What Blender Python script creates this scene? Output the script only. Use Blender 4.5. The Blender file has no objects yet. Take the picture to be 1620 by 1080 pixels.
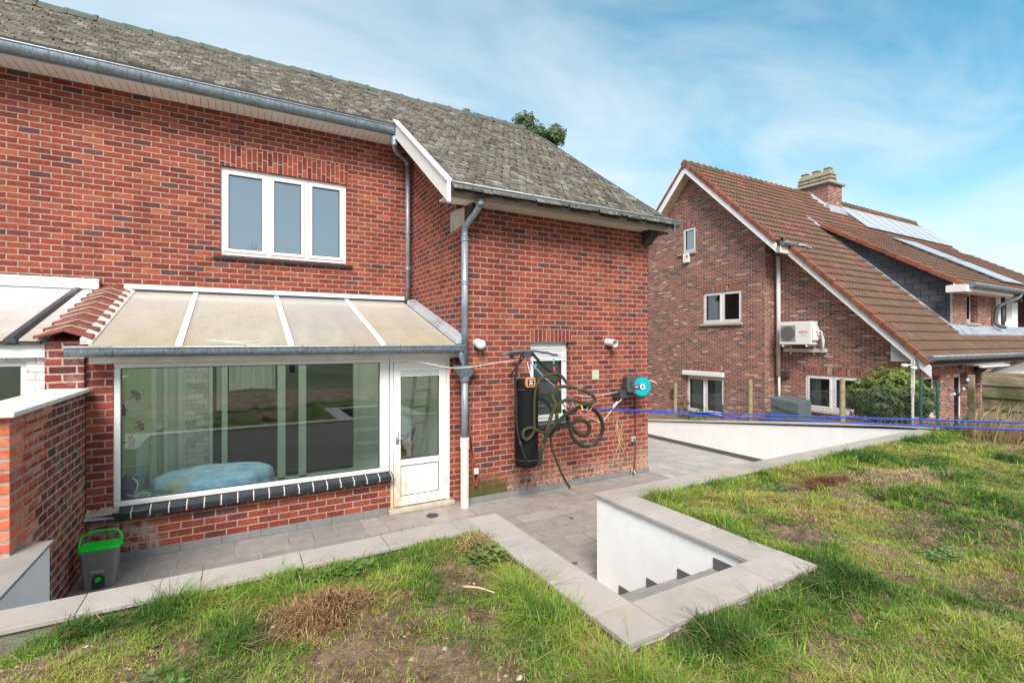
import bpy, bmesh, math, random
import numpy as np
from mathutils import Vector, Matrix
random.seed(7); RNG = np.random.default_rng(7)
rad = math.radians
sc = bpy.context.scene
COL = sc.collection
F = 765.; HC = 2.45; TH = rad(29.6)
FW = (math.sin(TH), math.cos(TH)); RT = (math.cos(TH), -math.sin(TH))

# ------------------------------------------------------------------ measuring helpers
# (points read off the photograph, laid on planes of known distance)
def _ray(px, py):
    a = px - 810
    return (FW[0]*F + RT[0]*a, FW[1]*F + RT[1]*a, 540 - py)
def onY(px, py, y):
    d = _ray(px, py); t = y/d[1]; return (d[0]*t, y, HC + d[2]*t)
def onX(px, py, x):
    d = _ray(px, py); t = x/d[0]; return (x, d[1]*t, HC + d[2]*t)
def onZ(px, py, z):
    d = _ray(px, py); t = (z - HC)/d[2]; return (d[0]*t, d[1]*t, z)

# ------------------------------------------------------------------ node helpers
class NT:
    def __init__(s, name):
        s.m = bpy.data.materials.new(name); s.m.use_nodes = True
        s.t = s.m.node_tree; s.t.nodes.clear()
        s.out = s.t.nodes.new('ShaderNodeOutputMaterial')
    def n(s, typ, ins=None, **kw):
        nd = s.t.nodes.new('ShaderNode' + typ)
        for k, v in kw.items(): setattr(nd, k, v)
        for k, v in (ins or {}).items():
            s.set(nd, k, v)
        return nd
    def set(s, nd, k, v):
        sock = nd.inputs[k]
        if isinstance(v, bpy.types.NodeSocket): s.t.links.new(v, sock)
        elif isinstance(v, bpy.types.Node): s.t.links.new(v.outputs[0], sock)
        else:
            if sock.type == 'RGBA' and len(v) == 3: v = (*v, 1)
            sock.default_value = v
    def math(s, op, a, b=0., c=0.):
        nd = s.n('Math', operation=op)
        s.set(nd, 0, a); s.set(nd, 1, b)
        if len(nd.inputs) > 2: s.set(nd, 2, c)
        return nd.outputs[0]
    def mix(s, f, a, b, mode='MIX'):
        nd = s.n('Mix', data_type='RGBA', blend_type=mode)
        s.set(nd, 0, f); s.set(nd, 6, a); s.set(nd, 7, b)
        return nd.outputs[2]
    def pos(s):
        return s.n('NewGeometry').outputs['Position']
    def sep(s, v):
        nd = s.n('SeparateXYZ', {0: v}); return nd.outputs[0], nd.outputs[1], nd.outputs[2]
    def comb(s, x, y, z=0.):
        return s.n('CombineXYZ', {0: x, 1: y, 2: z}).outputs[0]
    def noise(s, scale, detail=4., rough=.55, vec=None, dist=0.):
        nd = s.n('TexNoise', {'Scale': scale, 'Detail': detail, 'Roughness': rough, 'Distortion': dist})
        s.set(nd, 'Vector', vec if vec is not None else s.pos())
        return nd.outputs[0]
    def ramp(s, f, stops, interp='LINEAR'):
        nd = s.n('ValToRGB'); cr = nd.color_ramp; cr.interpolation = interp
        while len(cr.elements) > len(stops): cr.elements.remove(cr.elements[-1])
        while len(cr.elements) < len(stops): cr.elements.new(1.)
        for e, (p, c) in zip(cr.elements, stops):
            e.position = p
            if not hasattr(c, '__len__'): c = (c, c, c)
            e.color = (*c, 1)
        s.set(nd, 0, f)
        return nd.outputs[0]
    def rng(s, v, a, b, c=0., d=1., smooth=False):
        nd = s.n('MapRange', {0: v, 1: a, 2: b, 3: c, 4: d})
        if smooth: nd.interpolation_type = 'SMOOTHSTEP'
        return nd.outputs[0]
    def scalev(s, vec, sx, sy, sz):
        nd = s.n('VectorMath', {0: vec, 1: (sx, sy, sz)}, operation='MULTIPLY'); return nd.outputs[0]
    def bump(s, h, strength=.3, dist=.01):
        return s.n('Bump', {'Height': h, 'Strength': strength, 'Distance': dist}).outputs[0]
    def attr(s, name='tint'):
        return s.n('Attribute', attribute_name=name).outputs['Fac']
    def finish(s, color, rough=.8, normal=None, metal=0., spec=.4, **kw):
        p = s.n('BsdfPrincipled', {'Base Color': color, 'Roughness': rough, 'Metallic': metal, 'Specular IOR Level': spec})
        if normal is not None: s.set(p, 'Normal', normal)
        for k, v in kw.items(): s.set(p, k, v)
        s.t.links.new(p.outputs[0], s.out.inputs[0])
        return s.m

def plain(name, col, rough=.6, var=.12, nscale=6., bump=.0, metal=0., spec=.4, bscale=60.):
    t = NT(name)
    f = t.noise(nscale, 5., .6)
    c = t.mix(t.rng(f, .3, .7), tuple(x*(1-var) for x in col), tuple(min(1, x*(1+var)) for x in col))
    nrm = t.bump(t.noise(bscale, 3.), bump, .01) if bump else None
    return t.finish(c, rough, nrm, metal, spec)

def uv_wall(t):
    """coordinate along the wall, whichever way the wall faces"""
    g = t.n('NewGeometry')
    x, y, z = t.sep(g.outputs['Position']); nx, ny, nz = t.sep(g.outputs['True Normal'])
    f = t.math('GREATER_THAN', t.math('ABSOLUTE', nx), .5)
    u = t.math('ADD', t.math('MULTIPLY', f, y), t.math('MULTIPLY', t.math('SUBTRACT', 1., f), x))
    return u, z, x, y

def brick(name, bw, bh, mort, palette, mortar, seed=0., soldier=False, stack=False, extra=None, edge=.0035, brk=.5, bump=.5, u0=0., v0=0., halfbond=.5, whitewash=None):
    t = NT(name)
    u, v, x, y = uv_wall(t)
    u = t.math('ADD', u, u0); v = t.math('ADD', v, v0)
    if soldier: u, v = v, u
    nz1 = t.math('MULTIPLY', t.math('SUBTRACT', t.noise(9., 2.), .5), .010)
    nz2 = t.math('MULTIPLY', t.math('SUBTRACT', t.noise(45., 2.), .5), .008)
    w = t.math('ADD', nz1, nz2)
    u2 = t.math('ADD', u, w); v2 = t.math('ADD', v, w)
    row = t.math('FLOOR', t.math('DIVIDE', v2, bh))
    if soldier:
        wn0 = t.n('TexWhiteNoise', noise_dimensions='1D'); t.set(wn0, 'W', row)
        off = wn0.outputs[0] if not stack else 0.
    else:
        off = t.math('MULTIPLY', t.math('MODULO', t.math('ADD', row, 1000.), 2.), halfbond)
    uu = t.math('ADD', t.math('DIVIDE', u2, bw), off)
    col = t.math('FLOOR', uu)
    fu = t.math('FRACT', uu); fv = t.math('FRACT', t.math('DIVIDE', v2, bh))
    du = t.math('MULTIPLY', t.math('MINIMUM', fu, t.math('SUBTRACT', 1., fu)), bw)
    dv = t.math('MULTIPLY', t.math('MINIMUM', fv, t.math('SUBTRACT', 1., fv)), bh)
    d = t.math('MINIMUM', du, dv)
    mask = t.rng(d, mort/2-edge, mort/2+edge, smooth=True)
    wn = t.n('TexWhiteNoise', noise_dimensions='3D'); t.set(wn, 'Vector', t.comb(col, row, seed))
    wn2 = t.n('TexWhiteNoise', noise_dimensions='3D'); t.set(wn2, 'Vector', t.comb(col, row, seed+7.3))
    c = t.ramp(wn.outputs[0], palette, 'CONSTANT')
    val = t.rng(wn2.outputs[0], 0, 1, .78, 1.22)
    c = t.mix(1., c, t.comb(val, val, val), 'MULTIPLY')
    n3 = t.rng(t.noise(28., 5., .65), .25, .75, .72, 1.25)
    c = t.mix(1., c, t.comb(n3, n3, n3), 'MULTIPLY')
    # pale rubbed flecks on some bricks
    fl = t.math('MULTIPLY', t.rng(t.noise(14., 6., .7), .60, .72), .35)
    c = t.mix(fl, c, tuple(min(1., m*1.05) for m in mortar))
    mn = t.rng(t.noise(20., 4.), .3, .7, .75, 1.15)
    mc = t.mix(1., mortar, t.comb(mn, mn, mn), 'MULTIPLY')
    col_ = t.mix(mask, mc, c)
    if extra: col_ = extra(t, col_, x, y, t.sep(t.pos())[2], mask)
    h = t.math('ADD', t.math('MULTIPLY', mask, 1.), t.math('MULTIPLY', t.noise(90., 4., .6), .35))
    return t.finish(col_, .88, t.bump(h, bump, .008), spec=.25)

# ------------------------------------------------------------------ mesh helper
ORG = {}
class MB:
    def __init__(s, T=None):
        s.v = []; s.f = []; s.tint = []; s.T = T; s.cur = 0.
    def av(s, p):
        if s.T: p = s.T(*p)
        s.v.append(tuple(p)); return len(s.v)-1
    def face(s, idx): s.f.append(tuple(idx)); s.tint.append(s.cur)
    def poly(s, pts): s.face([s.av(p) for p in pts])
    def box(s, x0, x1, y0, y1, z0, z1):
        if x1 < x0: x0, x1 = x1, x0
        if y1 < y0: y0, y1 = y1, y0
        if z1 < z0: z0, z1 = z1, z0
        i = [s.av(p) for p in ((x0,y0,z0),(x1,y0,z0),(x1,y1,z0),(x0,y1,z0),(x0,y0,z1),(x1,y0,z1),(x1,y1,z1),(x0,y1,z1))]
        for q in ((0,3,2,1),(4,5,6,7),(0,1,5,4),(1,2,6,5),(2,3,7,6),(3,0,4,7)): s.face([i[k] for k in q])
        return s
    def hexa(s, b, t):
        i = [s.av(p) for p in list(b)+list(t)]; n = len(b)
        s.face([i[k] for k in range(n-1, -1, -1)]); s.face([i[n+k] for k in range(n)])
        for k in range(n):
            k2 = (k+1) % n; s.face([i[k], i[k2], i[n+k2], i[n+k]])
        return s
    def ext(s, prof, a, b, axis='x'):
        """extrude a closed 2-D profile between a and b along an axis"""
        if axis == 'x': f = lambda p, t: (t, p[0], p[1])
        elif axis == 'y': f = lambda p, t: (p[0], t, p[1])
        else: f = lambda p, t: (p[0], p[1], t)
        return s.hexa([f(p, a) for p in prof], [f(p, b) for p in prof])
    def ring(s, pts): return [s.av(p) for p in pts]
    def tube(s, path, r, n=8, closed=False, caps=True, twist=None):
        P = [Vector(p) for p in path]; m = len(P)
        if callable(r): R = r
        else: R = lambda i, t: r
        T0 = None; rings = []; L = 0.
        up = None
        for i in range(m):
            if closed: tg = (P[(i+1) % m] - P[i-1])
            else: tg = P[min(i+1, m-1)] - P[max(i-1, 0)]
            if tg.length < 1e-9: tg = Vector((0,0,1))
            tg.normalize()
            if up is None:
                a = Vector((0,0,1)) if abs(tg.z) < .9 else Vector((1,0,0))
                up = (a - tg*a.dot(tg)).normalized()
            else:
                up = (up - tg*up.dot(tg))
                if up.length < 1e-6: up = tg.orthogonal()
                up.normalize()
            sd = tg.cross(up)
            if i: L += (P[i]-P[i-1]).length
            rr = R(i, L)
            ring = []
            for k in range(n):
                a = 2*math.pi*k/n
                q = rr if not twist else rr*(1 + twist[0]*abs(math.cos(1.5*(a - twist[1]*L))) - twist[0]*.5)
                ring.append(s.av(P[i] + up*math.cos(a)*q + sd*math.sin(a)*q))
            rings.append(ring)
        LL = 0.; keep = s.cur
        for i in range(m if closed else m-1):
            A = rings[i]; B = rings[(i+1) % m]
            for k in range(n):
                if twist: s.cur = .02+.98*abs(math.cos(1.5*(2*math.pi*(k+.5)/n - twist[1]*LL)))  # low tint in the grooves, later painted as shade between strands
                k2 = (k+1) % n; s.face([A[k], A[k2], B[k2], B[k]])
            LL += (P[(i+1) % m]-P[i]).length
        s.cur = keep
        if caps and not closed:
            s.face(rings[0][::-1]); s.face(rings[-1])
        return s
    def cyl(s, p0, p1, r, n=16): return s.tube([p0, p1], r, n)
    def cone(s, p0, p1, r0, r1, n=16): return s.tube([p0, p1], lambda i, t: (r0, r1)[i], n)
    def lathe(s, c, prof, n=20, axis='z'):
        rings = []
        for (r, h) in prof:
            ring = []
            for k in range(n):
                a = 2*math.pi*k/n; p = (r*math.cos(a), r*math.sin(a))
                if axis == 'z': q = (c[0]+p[0], c[1]+p[1], c[2]+h)
                elif axis == 'y': q = (c[0]+p[0], c[1]+h, c[2]+p[1])
                else: q = (c[0]+h, c[1]+p[0], c[2]+p[1])
                ring.append(s.av(q))
            rings.append(ring)
        for A, B in zip(rings[:-1], rings[1:]):
            for k in range(n):
                k2 = (k+1) % n; s.face([A[k], A[k2], B[k2], B[k]])
        s.face(rings[0][::-1]); s.face(rings[-1])
        return s
    def mesh(s, name, origin=(0,0,0), recalc=True):
        me = bpy.data.meshes.new(name)
        ox, oy, oz = origin
        me.from_pydata([(a-ox, b-oy, c-oz) for a, b, c in s.v], [], s.f)
        if any(s.tint):
            at = me.attributes.new('tint', 'FLOAT', 'FACE'); at.data.foreach_set('value', s.tint)
        if recalc:
            bm = bmesh.new(); bm.from_mesh(me)
            bmesh.ops.recalc_face_normals(bm, faces=bm.faces); bm.to_mesh(me); bm.free()
        return me
    def build(s, name, mat, parent=None, origin=None, smooth=False, bevel=0., clip=None, recalc=True, label=None, seg=2):
        o0 = ORG[parent.name] if parent else (origin or (0,0,0))
        me = s.mesh(name, o0, recalc)
        if clip:
            bm = bmesh.new(); bm.from_mesh(me)
            for co, no in clip:
                co = Vector(co) - Vector(o0)
                g = bmesh.ops.bisect_plane(bm, geom=bm.verts[:]+bm.edges[:]+bm.faces[:], plane_co=co, plane_no=no, clear_outer=True, dist=1e-5)
                ed = [e for e in g['geom_cut'] if isinstance(e, bmesh.types.BMEdge) and e.is_boundary]
                if ed: bmesh.ops.holes_fill(bm, edges=ed, sides=0)
            bmesh.ops.recalc_face_normals(bm, faces=bm.faces)
            bm.to_mesh(me); bm.free()
        me.materials.append(mat)
        o = bpy.data.objects.new(name, me); COL.objects.link(o)
        if smooth:
            me.polygons.foreach_set('use_smooth', [True]*len(me.polygons))
        if bevel:
            b = o.modifiers.new('bevel', 'BEVEL'); b.width = bevel; b.segments = seg; b.limit_method = 'ANGLE'; b.angle_limit = rad(40)
        if parent: o.parent = parent
        else: o.location = o0
        ORG[o.name] = o0
        if label: o['label'] = label
        return o

def thing(name, loc, label, cat, group=None):
    o = bpy.data.objects.new(name, None); COL.objects.link(o); o.location = loc
    o.empty_display_size = .2; ORG[o.name] = tuple(loc)
    tag(o, label, cat, group); return o
def tag(o, label=None, cat=None, group=None, kind=None):
    if label: o['label'] = label
    if cat: o['category'] = cat
    if group: o['group'] = group
    if kind: o['kind'] = kind
    return o
def struct(o): o['kind'] = 'structure'; return o
def dup(root, loc, label=None):
    r = root.copy(); COL.objects.link(r); r.location = loc
    if label: r['label'] = label
    for ch in list(root.children):
        c = ch.copy(); COL.objects.link(c); c.parent = r
        for g in list(ch.children):
            d = g.copy(); COL.objects.link(d); d.parent = c
    return r
def TS(ox, oy, oz): return lambda u, v, w: (ox+u, oy-w, oz+v)     # facade facing -Y (u right, v up, w out)
def TW(ox, oy, oz): return lambda u, v, w: (ox-w, oy-u, oz+v)     # facade facing -X
def TE(ox, oy, oz): return lambda u, v, w: (ox+w, oy+u, oz+v)     # facade facing +X
def spline(pts, k=8):
    P = [Vector(p) for p in pts]; P = [P[0]*2-P[1]] + P + [P[-1]*2-P[-2]]
    out = []
    for i in range(1, len(P)-2):
        for j in range(k):
            t = j/k; a, b, c, d = P[i-1:i+3]
            out.append(.5*((2*b)+(c-a)*t+(2*a-5*b+4*c-d)*t*t+(3*b-a-3*c+d)*t**3))
    out.append(P[-2]); return out

def wall_cells(T, u0, u1, v0, v1, holes, th, dcap=True):
    """wall slab in local (u,v,w) with rectangular holes and their reveals; front at w=0, back at w=-th"""
    m = MB(T)
    us = sorted({u0, u1, *[h[0] for h in holes], *[h[1] for h in holes]})
    vs = sorted({v0, v1, *[h[2] for h in holes], *[h[3] for h in holes]})
    def solid(i, j):
        if i < 0 or j < 0 or i >= len(us)-1 or j >= len(vs)-1: return False
        cu = (us[i]+us[i+1])/2; cv = (vs[j]+vs[j+1])/2
        return not any(h[0] < cu < h[1] and h[2] < cv < h[3] for h in holes)
    idx = {}
    def V(i, j, k):
        if (i, j, k) not in idx: idx[(i,j,k)] = m.av((us[i], vs[j], 0 if k == 0 else -th))
        return idx[(i,j,k)]
    for i in range(len(us)-1):
        for j in range(len(vs)-1):
            if not solid(i, j): continue
            m.face([V(i,j,0), V(i+1,j,0), V(i+1,j+1,0), V(i,j+1,0)])
            m.face([V(i,j,1), V(i,j+1,1), V(i+1,j+1,1), V(i+1,j,1)])
            if not solid(i-1, j): m.face([V(i,j,0), V(i,j+1,0), V(i,j+1,1), V(i,j,1)])
            if not solid(i+1, j): m.face([V(i+1,j,0), V(i+1,j,1), V(i+1,j+1,1), V(i+1,j+1,0)])
            if not solid(i, j-1): m.face([V(i,j,0), V(i,j,1), V(i+1,j,1), V(i+1,j,0)])
            if not solid(i, j+1): m.face([V(i,j+1,0), V(i+1,j+1,0), V(i+1,j+1,1), V(i,j+1,1)])
    return m

# numpy value noise
_G = RNG.random((256, 256))
def vnoise(x, y):
    xi = np.floor(x).astype(int); yi = np.floor(y).astype(int)
    fx = x-xi; fy = y-yi; fx = fx*fx*(3-2*fx); fy = fy*fy*(3-2*fy)
    g = lambda a, b: _G[a % 256, b % 256]
    return (g(xi,yi)*(1-fx)+g(xi+1,yi)*fx)*(1-fy)+(g(xi,yi+1)*(1-fx)+g(xi+1,yi+1)*fx)*fy
def fbm(x, y, o=4):
    s = 0; a = .5; tot = 0
    for i in range(o):
        s = s + a*vnoise(x*2**i+13.7*i, y*2**i+5.1*i); tot += a; a *= .5
    return s/tot
# ------------------------------------------------------------------ materials
MORT = (.375, .285, .215)
def house_stains(t, c, x, y, z, mask):
    # green algae at the foot of the wing wall by the downpipe, bloom of lime near the ground
    dx = t.math('SUBTRACT', x, 3.15); dx = t.math('MULTIPLY', dx, dx)
    g = t.math('ADD', t.math('MULTIPLY', dx, .9), t.math('MULTIPLY', z, 2.2))
    g = t.math('ADD', g, t.math('MULTIPLY', t.math('SUBTRACT', t.noise(6., 5., .7), .5), 1.4))
    yy = t.math('LESS_THAN', y, 6.8)
    gm = t.math('MULTIPLY', t.rng(g, 1.15, .5), t.math('MULTIPLY', yy, .95))
    c = t.mix(gm, c, (.075, .075, .022))
    lz = t.rng(t.math('ADD', z, t.math('MULTIPLY', t.noise(4., 5., .7), .55)), .75, .40)
    lm = t.math('MULTIPLY', t.math('MULTIPLY', lz, t.rng(t.noise(17., 5., .7), .42, .6)), t.math('MULTIPLY', t.math('GREATER_THAN', x, 3.7), .85))
    c = t.mix(lm, c, (.46, .36, .28))
    # lime runs at the far right corner
    rx = t.rng(x, 6.25, 6.7); rz = t.rng(z, .75, .2)
    c = t.mix(t.math('MULTIPLY', t.math('MULTIPLY', rx, rz), t.rng(t.noise(13., 5.), .35, .6, 0, .75)), c, (.40, .30, .16))
    # old cement smears in the corner under the lean-to window
    q = t.math('MULTIPLY', t.math('MULTIPLY', t.rng(x, -.70, -.85), t.rng(z, .50, .42)), t.rng(t.noise(11., 6., .75, t.scalev(t.pos(), 1., 1., .6)), .47, .56))
    c = t.mix(t.math('MULTIPLY', q, .75), c, (.33,.28,.22))
    # rain-washed grime, streaked downwards
    gsn = t.rng(t.noise(1.7, 7., .7, t.scalev(t.pos(), 1.5, 1.5, .45)), .32, .68, .76, 1.16)
    c = t.mix(1., c, t.comb(gsn, gsn, gsn), 'MULTIPLY')
    sc_ = t.math('MULTIPLY', t.rng(t.noise(2.6, 7., .8), .60, .74), .30); c = t.mix(sc_, c, (.46,.36,.30))
    return c
PAL = [(0, (.215,.044,.029)), (.22, (.24,.051,.033)), (.44, (.185,.039,.030)), (.60, (.265,.062,.037)), (.80, (.31,.085,.045)), (.86, (.145,.036,.032)), (.94, (.105,.042,.044))]
M = {}
M['brick'] = brick('house_brick', .23, .085, .014, PAL, MORT, 1., extra=house_stains)
M['brick_soldier'] = brick('house_brick_soldier', .235, .078, .013, [(0,(.20,.039,.027)),(.35,(.245,.050,.030)),(.6,(.16,.032,.025)),(.85,(.28,.064,.034))], MORT, 3., soldier=True, u0=.02)
def left_stains(t, c, x, y, z, mask):
    # white scuffed bloom on the older half of the wall, yellow run near the foot
    b = t.math('MULTIPLY', t.rng(t.noise(5., 6., .75), .5, .68), .32)
    c = t.mix(b, c, (.48, .40, .36))
    d = t.math('ABSOLUTE', t.math('SUBTRACT', z, t.math('ADD', t.math('MULTIPLY', t.math('SUBTRACT', y, 5.1), .32), .42)))
    m = t.math('MULTIPLY', t.rng(t.math('ADD', d, t.math('MULTIPLY', t.noise(6., 4.), .08)), .09, .03), t.rng(y, 5.2, 5.6))
    c = t.mix(t.math('MULTIPLY', m, .55), c, (.50, .33, .08))
    return c
M['brick_stack'] = brick('stacked_soldier_brick', .212, .078, .013, [(0,(.20,.039,.027)),(.35,(.245,.050,.030)),(.6,(.16,.032,.025)),(.85,(.28,.064,.034))], MORT, 4., soldier=True, stack=True, v0=.101, u0=.02)
M['brick_left'] = brick('old_wall_brick', .23, .085, .016, [(0,(.15,.030,.030)),(.25,(.19,.036,.030)),(.5,(.12,.028,.030)),(.7,(.23,.045,.034)),(.9,(.09,.034,.040))], (.42,.34,.26), 5., extra=left_stains, v0=.02)
M['brick_new'] = brick('repair_brick', .23, .085, .020, [(0,(.52,.105,.048)),(.3,(.58,.14,.06)),(.6,(.46,.085,.045)),(.85,(.60,.20,.12))], (.30,.28,.24), 9., extra=left_stains, v0=.02)
def nb_fleck(t, c, x, y, z, mask):
    f = t.math('MULTIPLY', t.rng(t.noise(9., 5., .7), .60, .72), .5)
    return t.mix(f, c, (.42, .30, .22))
NP = [(0,(.21,.078,.058)),(.22,(.255,.095,.065)),(.42,(.175,.067,.054)),(.60,(.295,.122,.082)),(.72,(.14,.064,.056)),(.84,(.052,.045,.050)),(.95,(.38,.275,.205))]
M['brick_nb'] = brick('neighbour_brick', .215, .0625, .013, NP, (.50,.37,.31), 11., extra=nb_fleck, edge=.004, bump=.35)
M['brick_nb_soldier'] = brick('neighbour_brick_soldier', .22, .066, .011, [(0,(.21,.072,.048)),(.4,(.27,.095,.056)),(.7,(.16,.06,.046)),(.9,(.36,.24,.17))], (.40,.29,.24), 13., soldier=True)
def chip(t, c, x, y, z, mask):
    m = t.rng(t.noise(7., 6., .7), .60, .66)
    return t.mix(m, c, (.30, .27, .23))
M['brick_white'] = brick('white_painted_brick', .23, .085, .010, [(0,(.74,.72,.70)),(.5,(.78,.76,.74))], (.60,.57,.54), 15., extra=chip, bump=.7)
def render_mat():
    t = NT('white_render'); x, y, z = t.sep(t.pos())
    c = t.mix(t.rng(t.noise(2.2, 6., .65), .35, .7), (.88,.865,.85), (.82,.80,.785))
    st = t.math('MULTIPLY', t.rng(t.noise(4.5, 7., .75, t.scalev(t.pos(), 1.6, 1.6, .28)), .56, .76), t.rng(z, .1, .9, .08, .26)); c = t.mix(st, c, (.42,.37,.30))
    cr = t.noise(3.2, 9., .8, None, 1.2); hair = t.rng(t.math('ABSOLUTE', t.math('SUBTRACT', cr, .5)), .004, .0, 0, .25); c = t.mix(hair, c, (.45,.42,.38))
    return t.finish(c, .9, t.bump(t.math('ADD', t.noise(160., 3.), t.noise(3.5, 4.)), .35, .008), spec=.2)
M['render'] = render_mat()
M['upvc'] = plain('white_upvc', (.75,.735,.72), .32, .03, 3.)
def dirty_upvc():
    t = NT('weathered_door_upvc'); x, y, z = t.sep(t.pos())
    low = t.rng(z, .95, .0); ed = t.rng(x, 2.25, 1.95)
    n = t.noise(7., 7., .75, t.scalev(t.pos(), 1.6, 1., .55))
    m = t.math('MULTIPLY', t.rng(t.math('ADD', n, t.math('MULTIPLY', t.math('ADD', low, ed), .16)), .58, .80), t.rng(z, 1.35, .5))
    c = t.mix(t.math('MULTIPLY', m, .75), (.80,.775,.73), (.47,.31,.13))
    return t.finish(c, .4, spec=.4)
M['upvc_dirty'] = dirty_upvc()
def sidings(name, col, sp, axis='x', dark=.45):
    t = NT(name); x, y, z = t.sep(t.pos())
    q = {'x': x, 'y': y, 'z': z}[axis]
    f = t.math('FRACT', t.math('DIVIDE', q, sp)); d = t.math('MULTIPLY', t.math('MINIMUM', f, t.math('SUBTRACT', 1., f)), sp)
    m = t.rng(d, .002, .006)
    n = t.rng(t.noise(2.5, 5.), .3, .7, .9, 1.06)
    c = t.mix(m, tuple(k*dark for k in col), col); c = t.mix(1., c, t.comb(n, n, n), 'MULTIPLY')
    return t.finish(c, .45, t.bump(m, .5, .01))
M['soffit'] = sidings('soffit_boards', (.80,.74,.68), .10)
M['soffit_nb'] = sidings('neighbour_soffit_boards', (.62,.50,.36), .16, 'z')
def zinc(name, a=(.115,.15,.185), b=(.27,.32,.365)):
    t = NT(name); x, y, z = t.sep(t.pos())
    n = t.noise(9., 5., .65, t.scalev(t.pos(), 5., 5., .7))
    n2 = t.noise(3., 4., .6)
    c = t.mix(t.rng(n, .35, .68), a, b); c = t.mix(t.rng(n2, .5, .7, 0, .5), c, (.13,.14,.145))
    return t.finish(c, .48, t.bump(n, .15, .004), metal=.35, spec=.5)
M['zinc'] = zinc('weathered_zinc'); M['bracket'] = plain('bracket_zinc', (.16,.18,.20), .5, .15, metal=.3)
M['zinc_pipe'] = zinc('blue_grey_pipe', (.19,.24,.285), (.36,.42,.47))
M['zinc_pale'] = zinc('pale_zinc', (.38,.43,.47), (.55,.58,.60))
M['lead'] = zinc('lead_flashing', (.30,.33,.37), (.52,.55,.60))
M['pvc_pipe'] = plain('white_pvc_pipe', (.62,.58,.52), .45, .18, 5.)
M['bluestone'] = plain('dark_glazed_sill', (.022,.027,.033), .35, .35, 9.)
M['sillstone'] = plain('stone_sill', (.34,.33,.31), .8, .2, 12., .3)
M['concrete'] = plain('old_concrete', (.42,.37,.29), .9, .22, 8., .5)
M['wood_dark'] = plain('dark_stained_timber', (.055,.042,.036), .8, .3, 14., .3)
def slate():
    t = NT('lichened_roof_slates'); ti = t.attr('tint')
    c = t.ramp(ti, [(0,(.075,.066,.056)),(.3,(.132,.118,.100)),(.6,(.185,.167,.142)),(.85,(.105,.093,.080)),(1,(.29,.27,.235))])
    n = t.rng(t.noise(24., 6., .7), .3, .7, .62, 1.35); c = t.mix(1., c, t.comb(n, n, n), 'MULTIPLY')
    li = t.rng(t.noise(16., 5., .75), .585, .64); c = t.mix(t.math('MULTIPLY', li, .65), c, (.50,.47,.40))
    yl = t.math('MULTIPLY', t.rng(t.noise(2.2, 5., .7), .5, .66), t.rng(t.noise(30., 4., .7), .5, .6)); c = t.mix(t.math('MULTIPLY', yl, .55), c, (.21,.20,.075))
    x, y, z = t.sep(t.pos())
    lowm = t.rng(y, 8.6, 6.9, .0, .085)
    big = t.math('ADD', t.noise(3.1, 6., .72, t.scalev(t.pos(), 1., .8, 1.)), t.math('MULTIPLY', lowm, t.rng(x, 4., 5.5)))
    mo = t.rng(big, .66, .70); c = t.mix(t.math('MULTIPLY', mo, .85), c, (.055,.055,.018))
    sp = t.rng(t.noise(11., 3., .6), .67, .70); c = t.mix(t.math('MULTIPLY', sp, .7), c, (.05,.045,.02))
    return t.finish(c, .92, t.bump(t.noise(50., 5., .7), .6, .012), spec=.2)
M['slate'] = slate()
M['underlay'] = plain('roof_underlay', (.03,.028,.026), .95)
M['ridge_green'] = (lambda t: t.finish(t.mix(t.rng(t.noise(8., 5., .7), .42, .6), (.12,.115,.10), (.065,.095,.075)), .9, t.bump(t.noise(30., 4.), .6, .02)))(NT('mossy_ridge_tiles'))
def glassy(name, dark, refl, tint=(.80,.86,.90), rough=.02, fres=.5):
    t = NT(name)
    g = t.n('BsdfGlossy', {'Color': tint, 'Roughness': rough})
    d = t.n('BsdfDiffuse', {'Color': dark})
    lw = t.n('LayerWeight', {'Blend': fres}).outputs['Fresnel']
    f = t.rng(lw, 0, 1, refl, 1.)
    mx = t.n('MixShader', {0: f, 1: d.outputs[0], 2: g.outputs[0]})
    t.t.links.new(mx.outputs[0], t.out.inputs[0]); return t.m
M['pane_sky'] = glassy('reflective_double_glazing', (.05,.055,.06), .40, (.72,.80,.86), .015, .15)
M['pane_mid'] = glassy('grey_window_glass', (.03,.035,.035), .22, (.7,.78,.78), .01, .15)
M['pane_dark'] = glassy('dark_window_glass', (.010,.011,.012), .06, (.8,.85,.9), .01, .15)
def clearpane(name, col=(.86,.94,.91), refl=.11):
    t = NT(name)
    g = t.n('BsdfGlossy', {'Color': (.9,.95,.97), 'Roughness': .005}); tr = t.n('BsdfTransparent', {'Color': col})
    lw = t.n('LayerWeight', {'Blend': .2}).outputs['Fresnel']
    mx = t.n('MixShader', {0: t.rng(lw, 0, 1, refl, 1.), 1: tr.outputs[0], 2: g.outputs[0]})
    t.t.links.new(mx.outputs[0], t.out.inputs[0]); return t.m
M['pane_clear'] = clearpane('greenish_clear_glass')
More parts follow.
